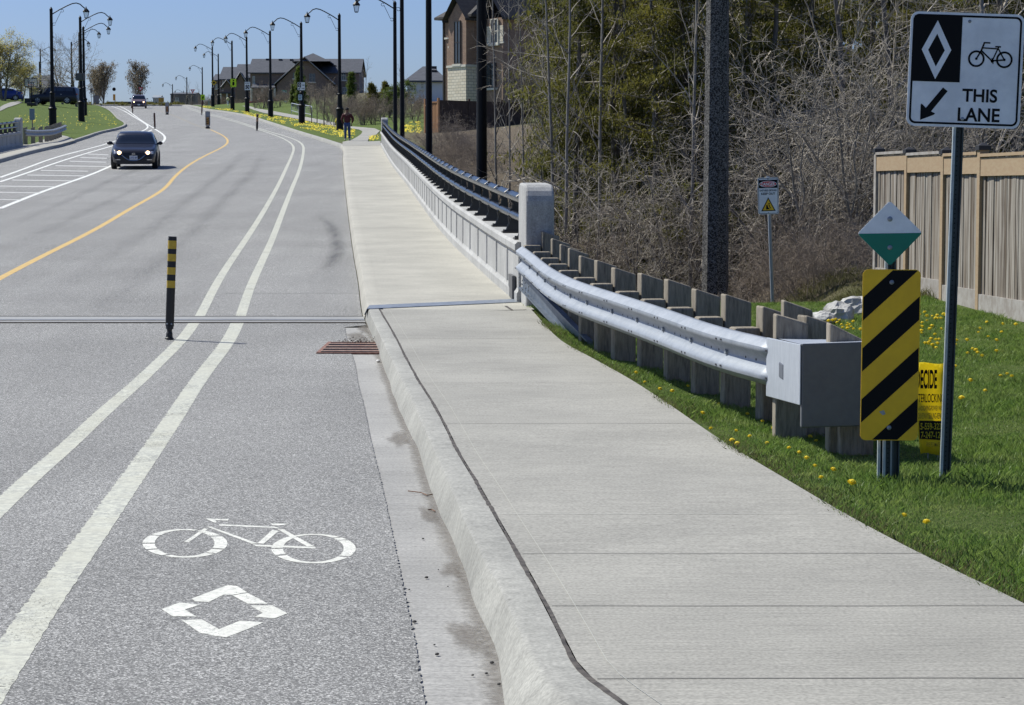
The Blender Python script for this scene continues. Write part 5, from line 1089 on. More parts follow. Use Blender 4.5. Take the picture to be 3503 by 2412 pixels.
    if grille == 'wing':
        f = lambda y: .34 + .22 * min(1, (abs(y) / (hw * .5))) ** 2.2; gl_ = nosepatch('grille', (-hw * .50, hw * .50), (f, .64), PLASTIC, .014, nn=14)
        mb = MB(); mb.tube([(fr(y, f(y)) + .024, y, f(y)) for y in np.linspace(-hw * .52, hw * .52, 17)], .012, 6); mb.build('chrome_wing', CHROME, gl_)
        nosepatch('bumper_intake', (-hw * .72, hw * .72), (.22, .30), PLASTIC, .008)
        mb = MB(); c = (fr(0, .58) + .03, 0, .585); 
        mb.add([(c[0], c[1] + a, c[2] + b) for a, b in circ((0, 0), .062, 20)] + [(c[0], c[1] + a, c[2] + b) for a, b in circ((0, 0), .048, 20)], [(i, (i+1) % 20, 20 + (i+1) % 20, 20 + i) for i in range(20)])
        mb.add([(c[0], -.05, c[2] + .03), (c[0], -.02, c[2] + .02), (c[0], 0, c[2] - .01), (c[0], .02, c[2] + .02), (c[0], .05, c[2] + .03), (c[0], 0, c[2] - .03)], [(0, 1, 2, 5), (2, 3, 4, 5)]); mb.build('badge', CHROME, gl_, fix=False)
    else:
        nosepatch('grille', (-hw * .42, hw * .42), (.56, .74), PLASTIC, .014); nosepatch('bumper_intake', (-hw * .6, hw * .6), (.28, .42), PLASTIC, .012)
    zp = .455 if grille == 'wing' else .46; pb_ = bpy.data.objects.new('number_plate', None); xf = fr(0, zp) + .03
    mb = MB(); mb.box((xf, 0, zp), (.012, .31, .155)); npl = mb.build('number_plate', mat('plate_white', (.62, .66, .70), .5), root, bevel=.004)
    if plate:
        o = text_obj('lettering', plate, (-.13, -.045, .13, .045), mat('plate_blue', (.03, .06, .2), .5), npl, 0, .02); o.matrix_local = Matrix.Translation((xf + .0075, 0, zp)) @ Matrix.Rotation(PI/2, 4, 'Z')
    if rack:
        for sd in (-1, 1): mb = MB(); mb.tube([(-.35 * L, sd * hw * .7, Ht + .02), (-.3 * L, sd * hw * .7, Ht + .06), (.0, sd * hw * .7, Ht + .06), (.05 * L, sd * hw * .7, Ht + .0)], .02, 6); mb.build('roof_rail', CHROME, root)
    for sd in (-1, 1):
        for xh in (.02, -.18): mb = MB(); a, z = S(xh * L, 5.6); mb.box((xh * L, sd * (a + .02), z), (.16, .03, .025)); mb.build('door_handle', paint if kind != 'suv' else CHROME, root)
    return root
def put(car, x, y, ang, off=-.14, fn=None):
    p = G(x, y, off, fn); car.location = p; s = (float(H(p.y + 1)) - float(H(p.y - 1))) / 2; hd = ang
    # heading hd: direction of the nose measured from -Y towards +X
    d = Vector((math.sin(hd), -math.cos(hd), 0)); pitch = -math.atan(s * d.y) 
    car.rotation_euler = (0, pitch, math.atan2(d.y, d.x)); return p
mz_ = make_car('navy_car', 'dark navy hatchback with lit headlights driving towards the camera', carpaint('navy_paint', (.002, .0025, .008)), 4.46, 1.80, 1.46, plate='CWXS 409'); mz_.location = (0, 0, 0)
p = G(456, 578, -.14); put(mz_, 455, 579, math.atan(.125)); mz_.scale = (.94,) * 3; mz_.location = Vector(mz_.location) + Vector((-.22, 2.0, 2.0 * .045))
pk = make_car('mauve_suv', 'mauve grey SUV with lit headlights further up the road', carpaint('mauve_paint', (.13, .095, .11)), 4.6, 1.88, 1.66, 'suv', grille='bar', rack=True); put(pk, 474, 371, math.atan(.17)); pk.location = Vector(pk.location) + Vector((-.3, 2.0, .09))
sv = make_car('dark_suv', 'large dark navy SUV parked sideways on the left drive', carpaint('midnight_paint', (.006, .007, .014)), 5.3, 2.0, 1.86, 'suv', on=False, grille='bar', group='parked cars'); Ys = 240
c = W(190, 356, Ys); sv.location = (c.x, Ys, c.z); sv.rotation_euler = (0, 0, PI - .12)
bl_ = make_car('blue_car', 'bright blue car parked at the left edge behind the lawn', carpaint('blue_paint', (.01, .03, .22)), 4.5, 1.8, 1.45, on=False, grille='bar', group='parked cars'); c = W(8, 345, 255); bl_.location = (c.x, 255, c.z); bl_.rotation_euler = (0, 0, .35 + PI)
rd = make_car('red_car', 'red car parked before the row houses behind the lamps', carpaint('red_paint', (.28, .01, .015)), 4.5, 1.8, 1.5, on=False, grille='bar', group='parked cars'); c = W(905, 368, 305); rd.location = (c.x, 305, c.z); rd.rotation_euler = (0, 0, PI - .05)
r2 = make_car('maroon_car', 'dark red car parked right of the brighter red one', carpaint('maroon_paint', (.10, .008, .012)), 4.4, 1.8, 1.42, on=False, grille='bar', group='parked cars'); c = W(965, 369, 318); r2.location = (c.x, 318, c.z); r2.rotation_euler = (0, 0, PI - .05)

# ---------------------------------------------------------------- hydrant, bench rail, hoop, boxes
p = GT(1155, 440); hy = thing('fire_hydrant', 'yellow fire hydrant on the boulevard beside the walking man', 'hydrant', p); HYM = mat('hydrant_yellow', (.62, .50, .03), .5)
mb = MB(); mb.lathe([(.19, -.1), (.19, .03), (.13, .05), (.12, .50), (.15, .52), (.15, .57), (.13, .60), (.115, .70), (.06, .78), (.03, .82), (.03, .86)], 14); mb.build('barrel', HYM, hy, smooth=True)
for d, r in (((1, 0, 0), .06), ((-1, 0, 0), .06), ((0, -1, 0), .09)): mb = MB(); d = Vector(d); mb.cyl(d * .1 + Vector((0, 0, .45)), d * .21 + Vector((0, 0, .45)), r, n=10); mb.build('outlet', HYM, hy)
def rail_frame(label, x0, y0, x1, y1, Y0, Y1, hgt=1.0):
    a = onT(raydir(x0, y0)[0] * Y0, Y0); b = onT(raydir(x1, y1)[0] * Y1, Y1); t = thing('barrier_rail', label, 'barrier', a, group='barrier rails by the footpath'); mb = MB(); d = b - a
    zz = ZC + raydir(x0, y0)[1] * Y0 - a.z
    P = lambda s, z: (d.x * s, d.y * s, d.z * s + z)
    mb.tube([P(0, 0), P(0, hgt - .1), P(.05, hgt), P(.95, hgt), P(1, hgt - .1), P(1, 0)], .035, 6); mb.tube([P(0, .28), P(1, .28)], .025, 6); mb.build('frame', mat('bare_aluminium', (.45, .47, .50), .4, .3), t)
    for k in range(1, 6): mb = MB(); mb.cyl(P(k / 6, .28), P(k / 6, hgt), .012, n=5); mb.build('bar', mat('bare_aluminium', (.45, .47, .5), .4, .3), t)
rail_frame('silver tubular barrier left of the reserved lane lamp', 997, 383, 1022, 388, 215, 205); rail_frame('silver tubular barrier right of the reserved lane lamp', 1043, 388, 1067, 390, 200, 192)
c = W(108, 362, 215); hp_ = thing('basketball_hoop', 'black basketball hoop with clear backboard on the left lawn', 'basketball hoop', c); k = 215 / FS
mb = MB(); mb.tube([(0, 0, -.5), (0, 0, 66 * k), (0, .1, 80 * k)], .06, 8); mb.build('pole', LAMPM, hp_); mb = MB(); w2_, z0_, z1_ = 21.5 * k, (362 - 297) * k, (362 - 270) * k
for a, b in (((-w2_, z0_), (w2_, z0_)), ((-w2_, z1_), (w2_, z1_)), ((-w2_, z0_), (-w2_, z1_)), ((w2_, z0_), (w2_, z1_)), ((-.25, z0_), (-.25, z1_)), ((-.25, z0_ + .42), (.25, z0_ + .42)), ((.25, z0_), (.25, z0_ + .42))): mb.cyl((a[0], -.1, a[1]), (b[0], -.1, b[1]), .03, n=5)
bb = mb.build('backboard_frame', LAMPM, hp_); mb = MB(); mb.box((0, -.1, (z0_ + z1_) / 2), (w2_ * 2, .015, z1_ - z0_)); mb.build('backboard', mat('clear_board', (.5, .55, .6), .2, alpha=.25), hp_)
mb = MB(); mb.tube([(.23 * math.cos(t), -.38 + .23 * math.sin(t), z0_ + .15) for t in np.linspace(0, 2*PI, 14)], .014, 5); mb.build('rim', mat('rim_orange', (.5, .12, .02), .5), hp_); mb = MB(); mb.box((0, .3, .15), (.9, .8, .3)); mb.build('base', PLASTIC, hp_, bevel=.05)
def cabinet(name, label, x0, x1, y0, y1, Y, m, cat='box'):
    c = W((x0 + x1) / 2, y1, Y); k = Y / FS; t = thing(name, label, cat, c); mb = MB(); mb.box((0, 0, (y1 - y0) * k / 2 - .2), ((x1 - x0) * k, (x1 - x0) * k * .7, (y1 - y0) * k + .4)); mb.build('case', m, t, bevel=.02)
    mb = MB(); mb.box((0, 0, (y1 - y0) * k + .02), ((x1 - x0) * k * 1.06, (x1 - x0) * k * .76, .05)); mb.build('lid', m, t); mb = MB(); mb.box((0, -(x1 - x0) * k * .355, (y1 - y0) * k * .5), ((x1 - x0) * k * .8, .02, (y1 - y0) * k * .8)); mb.build('door', m, t)
cabinet('utility_cabinet', 'white utility box beside the green street sign', 974, 981, 347, 372, 285, WHITE); cabinet('utility_cabinet', 'grey low cabinet left of the two round trees', 320, 338, 328, 347, 345, mat('cabinet_grey', (.16, .15, .16), .7)); cabinet('utility_cabinet', 'pale green cabinet below the yellow diamond sign', 712, 717, 346, 358, 330, mat('cabinet_green', (.25, .3, .27), .7)); cabinet('black_bin', 'black box standing before the nose of the dark SUV', 86, 106, 338, 352, 238, PLASTIC)
ym = W(780, 358, 300); mbx = thing('yellow_buoy', 'small pale yellow round marker left of the lime sign lamp', 'marker', ym); mb = MB(); mb.cyl((0, 0, -.3), (0, 0, .55), .05, n=8); mb.build('stem', WHITE, mbx); mb = MB(); mb.sphere((0, 0, .75), .22, 12, 8, (1, .6, 1)); mb.build('head', mat('pale_yellow', (.6, .52, .25), .5), mbx)

# ---------------------------------------------------------------- the walking man
def skin_mesh(name, vs, es, rad, m, parent, levels=1):
    me = bpy.data.meshes.new(name); me.from_pydata(vs, es, []); me.update(); o = bpy.data.objects.new(name, me); COL.objects.link(o); o.parent = parent
    sk = o.modifiers.new('skin', 'SKIN'); me.skin_vertices[0].data[0].use_root = True
    for i, r in enumerate(rad): me.skin_vertices[0].data[i].radius = r if hasattr(r, '__len__') else (r, r)
    ss = o.modifiers.new('sub', 'SUBSURF'); ss.levels = levels; ss.render_levels = levels + 1
    bpy.context.view_layer.update(); dg = bpy.context.evaluated_depsgraph_get(); m2 = bpy.data.meshes.new_from_object(o.evaluated_get(dg)); m2.name = name
    bpy.data.objects.remove(o); m2.materials.clear(); m2.materials.append(m); m2.shade_smooth(); o = bpy.data.objects.new(name, m2); COL.objects.link(o); o.parent = parent; return o
SKIN = mat('skin', (.16, .085, .055), .6); JK = mat('dark_red_jacket', (.055, .008, .010), .85, var=[((.10, .02, .02), 6, .7)]); JN = mat('blue_jeans', (.045, .085, .20), .9, var=[((.03, .05, .11), 9, .8)])
pp = G(1188, 481, 0.); man = thing('person', 'man in a dark red jacket and blue jeans walking on the sidewalk end', 'person', pp, rz=.05)
V_ = [(0, 0, .92), (0, .0, 1.08), (0, .01, 1.30), (0, .0, 1.44), (0, -.02, 1.52), (0, -.03, 1.60), (0, -.03, 1.70),
      (-.19, .01, 1.38), (-.30, .06, 1.14), (-.20, .10, .93), (-.17, .09, .86), (.19, .01, 1.38), (.33, .08, 1.16), (.25, .10, .95), (.22, .06, .87),
      (-.09, 0, .88), (-.10, -.04, .50), (-.10, .02, .09), (-.11, -.12, .04), (.09, 0, .88), (.11, .02, .50), (.12, .10, .10), (.13, -.03, .04)]
E_ = [(0, 1), (1, 2), (2, 3), (3, 4), (4, 5), (5, 6), (3, 7), (7, 8), (8, 9), (9, 10), (3, 11), (11, 12), (12, 13), (13, 14), (0, 15), (15, 16), (16, 17), (17, 18), (0, 19), (19, 20), (20, 21), (21, 22)]
Rd = [(.15, .11), (.14, .10), (.16, .11), (.10, .09), .055, .085, .085, .06, .045, .035, .032, .06, .045, .035, .032, .085, .06, .04, .04, .085, .06, .04, .04]
body = skin_mesh('body', V_, E_, Rd, SKIN, man)
skin_mesh('jacket', [V_[i] for i in (0, 1, 2, 3, 7, 8, 9, 11, 12, 13)], [(0, 1), (1, 2), (2, 3), (3, 4), (4, 5), (5, 6), (3, 7), (7, 8), (8, 9)], [(.19, .14), (.19, .14), (.20, .14), (.14, .12), .09, .075, .055, .09, .075, .055], JK, man)
skin_mesh('jeans', [V_[i] for i in (0, 15, 16, 17, 19, 20, 21)], [(0, 1), (1, 2), (2, 3), (0, 4), (4, 5), (5, 6)], [(.165, .125), .105, .082, .07, .105, .082, .07], JN, man)
for s, i in ((-1, 18), (1, 22)): 
    mb = MB(); a = V_[i]; mb.sphere((a[0], a[1] + .02, .045), .1, 12, 8, (.55, 1.4, .5)); mb.build('shoe', mat('shoe_pale', (.3, .28, .27), .7), man, smooth=True)
mb = MB(); mb.sphere((0, -.015, 1.70), .105, 14, 10, (.95, 1.05, .82)); mb.build('hair', mat('dark_hair', (.01, .008, .008), .8), man, smooth=True)
mb = MB()
mb.sphere((0, -.115, 1.615), .017, 8, 6, (1, 1, 1.4))
for s in (-1, 1): mb.sphere((s * .088, -.02, 1.62), .022, 8, 6, (.4, .8, 1.2))
mb.build('face_features', SKIN, body, smooth=True)
for s in (-1, 1): mb = MB(); mb.sphere((s * .032, -.108, 1.645), .010, 8, 6); mb.build('eye', SBLK, body)
for s, i in ((-1, 10), (1, 14)):
    c = Vector(V_[i]); 
    for q in range(5):
        f0_ = c + Vector(((q - 2) * .014, 0, -.03)); l = (.055, .07, .075, .07, .055)[q] if q else .05; mb = MB(); dx = -s * .03 if q == 0 else 0; mb.tube([f0_, f0_ + Vector((dx, -.01, -l * .6)), f0_ + Vector((dx * 1.2, -.025, -l))], .009, 6); mb.build('finger', SKIN, body, smooth=True)
# ---------------------------------------------------------------- houses
BRICK = brick_mat('brown_brick', (.21, .12, .078), (.30, .185, .12), (.33, .28, .23), 4.2, bw=.9, rh=.32); BRICK2 = brick_mat('dark_brown_brick', (.17, .11, .08), (.23, .155, .115), (.27, .23, .19), 4.5, bw=.9, rh=.32)
STONE = brick_mat('pale_stone_blocks', (.66, .58, .44), (.76, .69, .55), (.30, .28, .23), 2.2, bw=.9, rh=.42)
ROOFM = mat('slate_grey_shingles', (.065, .072, .088), .9, var=[((.095, .10, .12), 1.6, .8), ((.04, .045, .055), 6, .6)]); ROOFB = mat('dark_shingles', (.045, .042, .042), .9, var=[((.07, .065, .06), 3, .8)])
PANE = mat('window_glass', (.03, .04, .05), .08, spec=.9); PALE = mat('pale_trim', (.62, .59, .50), .7); DTRIM = mat('dark_trim', (.025, .022, .02), .6); WWALL = mat('white_siding', (.62, .63, .64), .8); GREYW = mat('grey_brown_wall', (.15, .13, .12), .9, var=[((.2, .17, .15), 2, .7)])
def window(par, cx, cz, w_, h_, y, m=PALE, bars=1, sill=True):
    mb = MB(); f = .07
    for a, b, c, d in ((cx - w_/2, cz - h_/2, cx + w_/2, cz - h_/2 + f), (cx - w_/2, cz + h_/2 - f, cx + w_/2, cz + h_/2), (cx - w_/2, cz - h_/2 + f, cx - w_/2 + f, cz + h_/2 - f), (cx + w_/2 - f, cz - h_/2 + f, cx + w_/2, cz + h_/2 - f)): mb.box2((a, y - .05, b), (c, y + .03, d))
    if bars: mb.box2((cx - .03, y - .045, cz - h_/2 + f), (cx + .03, y + .0, cz + h_/2 - f)); mb.box2((cx - w_/2 + f, y - .04, cz - .03), (cx - .03, y, cz + .03)); mb.box2((cx + .03, y - .04, cz - .03), (cx + w_/2 - f, y, cz + .03))
    fr_ = mb.build('window', m, par); mb = MB(); mb.add([(cx - w_/2 + f, y - .01, cz - h_/2 + f), (cx + w_/2 - f, y - .01, cz - h_/2 + f), (cx + w_/2 - f, y - .01, cz + h_/2 - f), (cx - w_/2 + f, y - .01, cz + h_/2 - f)], [(0, 1, 2, 3)]); mb.build('pane', PANE, fr_)
    if sill: mb = MB(); mb.box2((cx - w_/2 - .12, y - .12, cz - h_/2 - .14), (cx + w_/2 + .12, y + .02, cz - h_/2)); mb.build('sill', PALE, fr_)
    return fr_
def gable_roof(x0, x1, y0, y1, ze, zr, ov=.35, ridge='x', hip0=0., hip1=0., th=.16):
    """closed roof over the box, ridge along x or y, with optional hipped ends"""
    if ridge == 'x':
        m = (y0 + y1) / 2; a, b, c, d = x0 - ov, x1 + ov, y0 - ov, y1 + ov; R0, R1 = (a + hip0, m, zr), (b - hip1, m, zr)
        P = [(a, c, ze), (b, c, ze), (b, d, ze), (a, d, ze), R0, R1, (a, c, ze - th), (b, c, ze - th), (b, d, ze - th), (a, d, ze - th)]
        F = [(0, 1, 5, 4), (2, 3, 4, 5), (6, 7, 1, 0), (8, 9, 3, 2)] + ([(3, 0, 4)] if hip0 else []) + ([(1, 2, 5)] if hip1 else []) + ([(7, 8, 2, 1), (9, 6, 0, 3), (6, 9, 8, 7)] if hip0 and hip1 else [])
    else:
        m = (x0 + x1) / 2; a, b, c, d = x0 - ov, x1 + ov, y0 - ov, y1 + ov; R0, R1 = (m, c + hip0, zr), (m, d - hip1, zr)
        P = [(a, c, ze), (b, c, ze), (b, d, ze), (a, d, ze), R0, R1, (a, c, ze - th), (b, c, ze - th), (b, d, ze - th), (a, d, ze - th)]
        F = [(0, 4, 5, 3), (1, 2, 5, 4), (7, 8, 2, 1), (9, 6, 0, 3)] + ([(0, 1, 4)] if hip0 else []) + ([(2, 3, 5)] if hip1 else [])
    return MB().add(P, F)
# brick house right of the bridge
YA = 145.; kA = YA / FS; org = W(1595, 440, YA); org.z = float(T(org.x, org.y)) - .2
hA = thing('brick_house', 'tall brown brick house with a pale stone bay behind the black lamp poles', 'house', org, rz=math.radians(-53))
zA_ = lambda y: ZC + raydir(1595, y)[1] * YA - org.z
c53 = .6; LX = lambda x: (x - 1595) * kA / c53
e0, gp_, st_ = zA_(49), zA_(-16), zA_(223)
mb = MB(); mb.box2((LX(1495), .55, -1), (-.02, 9, e0)); mb.build('wall', BRICK, hA)
mb = MB(); mb.box2((LX(1533), 0, st_), (0, 3.5, e0 - .2)); gm = (LX(1533)) / 2; mb.add([(LX(1533), .002, e0 - .2), (0, .002, e0 - .2), (gm, .002, gp_ - .35), (LX(1533), 1.2, e0 - .2), (0, 1.2, e0 - .2), (gm, 1.2, gp_ - .35)], [(0, 1, 2), (3, 4, 5), (0, 2, 5, 3), (1, 4, 5, 2)]); bay = mb.build('bay', BRICK, hA)
mb = MB(); mb.box2((LX(1533) - .04, -.05, -1), (.05, 3.4, st_ - .1)); mb.build('stone_base', STONE, hA); mb = MB(); mb.box2((LX(1533) - .1, -.12, st_ - .1), (.1, 3.4, st_ + .05)); mb.build('ledge', PALE, hA)
window(bay, LX(1566), (zA_(68) + zA_(217)) / 2, LX(1577) - LX(1554), zA_(68) - zA_(217), -.02, DTRIM)
window(hA, LX(1524), (zA_(78) + zA_(150)) / 2, .5, zA_(78) - zA_(150), .53, DTRIM, 0)
mb = MB(); mb.box2((LX(1497), .46, zA_(125)), (LX(1521), .56, zA_(119))); mb.build('stone_band', PALE, hA)
mb = MB(); mb.box2((LX(1495) - .1, .45, -.6), (LX(1495) + .0, .55, e0 - .1)); mb.build('downpipe', DTRIM, hA)
mb = MB(); mb.box2((LX(1520), .50, 0), (LX(1532), .56, zA_(228))); mb.build('door', DTRIM, hA)
gable_roof(LX(1533), 0, 0, 4.5, e0 - .25, gp_, .3, 'y').build('roof', ROOFB, hA); gable_roof(LX(1495), 0, .55, 9, e0, gp_ + 1.6, .5, 'x', 2, 2).build('roof', ROOFB, hA)
wg = MB(); wg.box2((.0, 1.05, -1), (2.6, 7.5, e0 - .3)); wing = wg.build('wing', BRICK, hA); gable_roof(0, 2.6, 1.05, 7.5, e0 - .3, gp_ + .4, .35, 'y').build('roof', ROOFB, hA)
mb = MB(); mb.box2((.05, 1.0, zA_(146)), (2.65, 1.06, zA_(92))); mb.build('stone_panel', STONE, hA); window(wing, .55, zA_(110), .7, zA_(60) - zA_(146), 1.0, DTRIM); window(wing, 1.8, zA_(110), .8, 1.6, .98, PALE)
mb = MB(); mb.box2((-.0, 1.0, zA_(153)), (2.7, 1.08, zA_(147))); mb.build('ledge', PALE, hA); window(wing, 1.3, zA_(260), 1.2, 1.6, 1.03, DTRIM)
# brown fence before it
fo = W(1500, 424, 130); fo.z = float(T(fo.x, fo.y)); fb = thing('board_fence', 'brown board fence, tan in the sun, at the foot of the brick house', 'fence', fo, rz=math.radians(-53)); kk = 130 / FS
LITB = mat('sunlit_boards', (.36, .19, .09), .85, var=[((.27, .14, .065), 4, .8)], stretch=(5, 5, .5)); hF = (423 - 314) * kk  # same boards as the dark run, sunlight put into this tan
mb = MB()
for i in range(12): x0_ = -1.35 + i * .112; mb.box2((x0_, -.02 + (.015 if i % 2 else 0), -1), (x0_ + .105, .02, hF - .12 - (.18 if i < 5 else 0)))
mb.build('panel', LITB, fb); mb = MB(); mb.box2((-.8, -.06, hF - .12), (.0, .06, hF - .05)); mb.box2((-1.36, -.06, hF - .30), (-.8, .06, hF - .23)); mb.build('top_rail', LITB, fb)
mb = MB()
for i in range(60): y0_ = .06 + i * .112; mb.box2((-.02 + (.015 if i % 2 else 0), y0_, -1.5), (.02, y0_ + .105, hF - .12 + .14))
mb.build('panel', mat('shaded_boards', (.075, .05, .035), .9, var=[((.05, .03, .02), 4, .8)]), fb)  # dark copy of the boards, shade of this side put into the colour
for x_, y_ in ((-1.36, 0), (-.8, 0), (0, 0), (0, 2.2), (0, 4.6), (0, 6.8)): mb = MB(); mb.box((x_, y_, hF / 2 - .4), (.12, .12, hF + 1.1)); mb.build('fence_post', LITB if y_ == 0 else mat('shaded_boards', (.07, .05, .04)), fb)

def pixhouse(label, Y, x0, x1, yg, ye, yr, depth, mw, mr, ridge='x', hips=(0, 0), wins=(), gables=(), cat='house', extra=None, vents=(), ov=.35):
    c = W((x0 + x1) / 2, yg, Y); t = thing('house', label, cat, c); k = Y / FS; X = lambda x: (x - (x0 + x1) / 2) * k; Z = lambda y: (yg - y) * k
    mb = MB(); mb.box2((X(x0), 0, -2), (X(x1), depth, Z(ye))); 
    if ridge == 'x' and not hips[0]: mb.add([(X(x0), 0, Z(ye)), (X(x0), depth, Z(ye)), (X(x0), depth / 2, Z(yr) - .2)], [(0, 1, 2)])
    if ridge == 'x' and not hips[1]: mb.add([(X(x1), 0, Z(ye)), (X(x1), depth, Z(ye)), (X(x1), depth / 2, Z(yr) - .2)], [(0, 1, 2)])
    if ridge == 'y': mb.add([(X(x0), 0, Z(ye)), (X(x1), 0, Z(ye)), ((X(x0) + X(x1)) / 2, 0, Z(yr) - .2)], [(0, 1, 2)])
    wl_ = mb.build('wall', mw, t); rf = gable_roof(X(x0), X(x1), 0, depth, Z(ye), Z(yr), ov, ridge, *hips).build('roof', mr, t)
    for a, b, c_, d in wins: window(t, (X(a) + X(c_)) / 2, (Z(b) + Z(d)) / 2, X(c_) - X(a), Z(b) - Z(d), -.02)
    for a, b, ze_, zr_, dep in gables:
        mb = MB(); mb.box2((X(a), -dep, -2), (X(b), .3, Z(ze_))); m_ = (X(a) + X(b)) / 2; mb.add([(X(a), -dep, Z(ze_)), (X(b), -dep, Z(ze_)), (m_, -dep, Z(zr_) - .15)], [(0, 1, 2)]); mb.build('gable_wall', BRICK2, t)
        gable_roof(X(a), X(b), -dep, depth * .5, Z(ze_), Z(zr_), .4, 'y').build('gable_roof', mr, t)
        o = MB(); o.tube([(X(a) - .4, -dep - .42, Z(ze_)), (m_, -dep - .42, Z(zr_)), (X(b) + .4, -dep - .42, Z(ze_))], .1, 5); o.build('barge_board', mat('grey_barge', (.32, .31, .30), .7), t)
    for a, b in vents: mb = MB(); f = (b - yr) / max(1, ye - yr); mb.box((X(a), depth * .5 * (1 - f), Z(b)), (.5, .5, .35)); mb.build('roof_vent', DTRIM, rf)
    return t, X, Z
t, X, Z = pixhouse('large grey roofed brick house with a wide centre gable behind the saplings', 330, 858, 1228, 374, 250, 196, 11, BRICK2, ROOFM, wins=((866, 262, 874, 288), (1168, 246, 1184, 276), (885, 322, 900, 345), (915, 320, 935, 348), (1172, 300, 1186, 330), (1195, 300, 1210, 330)), gables=((953, 1142, 292, 200, 2.0),), vents=((905, 200), (949, 201), (988, 202), (1095, 222), (1140, 226)))
for a, b, c_, d in ((1008, 254, 1020, 272), (1062, 256, 1083, 284), (1010, 315, 1030, 345), (1070, 315, 1095, 345)): window(t, (X(a) + X(c_)) / 2, (Z(b) + Z(d)) / 2, X(c_) - X(a), Z(b) - Z(d), -2.02, mat('grey_frame', (.25, .24, .23), .7))
gable_roof(X(1035), X(1108), -1.5, 9, Z(215), Z(184), 1.2, 'y', 3, 3).build('roof', ROOFM, t)
mb = MB(); mb.add([(X(866), -.1, Z(290)), (X(948), -.1, Z(290)), (X(948), -2.4, Z(303)), (X(866), -2.4, Z(303)), (X(866), -2.4, Z(306)), (X(948), -2.4, Z(306))], [(0, 1, 2, 3), (3, 2, 5, 4)]); mb.build('porch_roof', ROOFM, t, solid=.1)
for a in (868, 905, 946): mb = MB(); mb.cyl((X(a), -2.2, -1), (X(a), -2.2, Z(305)), .16, n=8); mb.build('porch_column', PALE, t)
t, X, Z = pixhouse('row house with a steep grey roof directly left of the large gabled house', 352, 806, 858, 368, 268, 214, 12, BRICK2, ROOFM, wins=((812, 275, 822, 300), (846, 262, 853, 290), (812, 325, 824, 350)), gables=((812, 840, 285, 250, 1.),))
t, X, Z = pixhouse('narrow row house with pale porch columns, between the two yellow signs', 372, 756, 803, 366, 272, 224, 12, BRICK2, ROOFM, wins=((762, 276, 768, 310), (785, 300, 795, 322)), gables=((768, 792, 300, 275, 1.),))
for a in (760, 781, 800): mb = MB(); mb.cyl((X(a), -1.5, -1), (X(a), -1.5, Z(322)), .14, n=8); mb.build('porch_column', PALE, t)
mb = MB(); mb.box2((X(757), -1.7, Z(322)), (X(803), 0, Z(318))); mb.build('porch_roof', ROOFM, t)
pixhouse('small end house of the row, half hidden by lamps', 395, 732, 753, 364, 275, 250, 10, BRICK2, ROOFM, wins=((738, 290, 744, 305),))
pixhouse('pale walled house with a hipped grey roof left of the brick house', 215, 1396, 1520, 360, 277, 219, 10, WWALL, ROOFM, hips=(1.6, 1.6), wins=((1440, 284, 1450, 305), (1405, 290, 1425, 312)), vents=((1480, 226), (1482, 242)))
pixhouse('distant grey roof seen between the willow and the left lamp', 420, 100, 152, 352, 300, 253, 12, GREYW, ROOFM, wins=((118, 318, 128, 330),))
pixhouse('distant low grey roofed house behind the dark SUV', 430, 150, 236, 352, 302, 278, 12, GREYW, ROOFM, hips=(0, 4), wins=((190, 320, 204, 332),))
pixhouse('long low brown building beyond the crest right of the centre signs', 430, 584, 668, 362, 322, 314, 8, GREYW, ROOFM, cat='building', wins=((600, 335, 612, 345),), ov=.1)
pixhouse('low dark building beyond the crest behind the mauve SUV', 440, 366, 528, 368, 348, 345.5, 8, mat('dark_low_wall', (.045, .045, .05), .9), ROOFM, cat='building', ov=.1)
pixhouse('blue and glass shelter beyond the crest beside the brown board', 400, 524, 548, 364, 334, 325, 3, mat('shelter_blue', (.10, .15, .17), .4), mat('shelter_roof', (.3, .33, .34), .5), cat='shelter', wins=((528, 338, 536, 354), (538, 338, 546, 354)), ov=.15)
# ---------------------------------------------------------------- vegetation
def frames(d):
    d = d / np.maximum(np.linalg.norm(d, axis=1, keepdims=True), 1e-9); a = np.where(np.abs(d[:, 2:3]) < .9, np.array([[0, 0, 1.]]), np.array([[1., 0, 0]])); u = np.cross(d, a); u /= np.maximum(np.linalg.norm(u, axis=1, keepdims=True), 1e-9); return u, np.cross(d, u)
def segmesh(name, segs, m, n=3, parent=None):
    S = np.array(segs, float); P0, P1, R0, R1 = S[:, 0:3], S[:, 3:6], S[:, 6], S[:, 7]; u, v = frames(P1 - P0); k = len(S); V = np.zeros((k, 2 * n, 3))
    for i in range(n):
        t = 2*PI*i/n; o = u * math.cos(t) + v * math.sin(t); V[:, i] = P0 + o * R0[:, None]; V[:, n + i] = P1 + o * R1[:, None]
    b = np.arange(k)[:, None] * 2 * n; F = np.concatenate([b + np.array([i, (i+1) % n, n + (i+1) % n, n + i]) for i in range(n)])
    o = npmesh(name, V.reshape(-1, 3), F, m, parent)
    if n > 4: o.data.shade_smooth()
    return o
def leafmesh(name, C, size, m, parent=None, rng=None, el=2.2, droop=0.):
    """small leaf-like faces: C (n,3) centres"""
    n = len(C); d = rng.normal(0, 1, (n, 3)); d[:, 2] -= droop; d /= np.linalg.norm(d, axis=1, keepdims=True); u, v = frames(d); s = size * rng.uniform(.5, 1.4, (n, 1))
    V = np.stack([C - d * s * el * .5, C + u * s * .5, C + d * s * el * .5, C - u * s * .5], 1); F = np.arange(n * 4).reshape(-1, 4); return npmesh(name, V.reshape(-1, 3), F, m, parent)
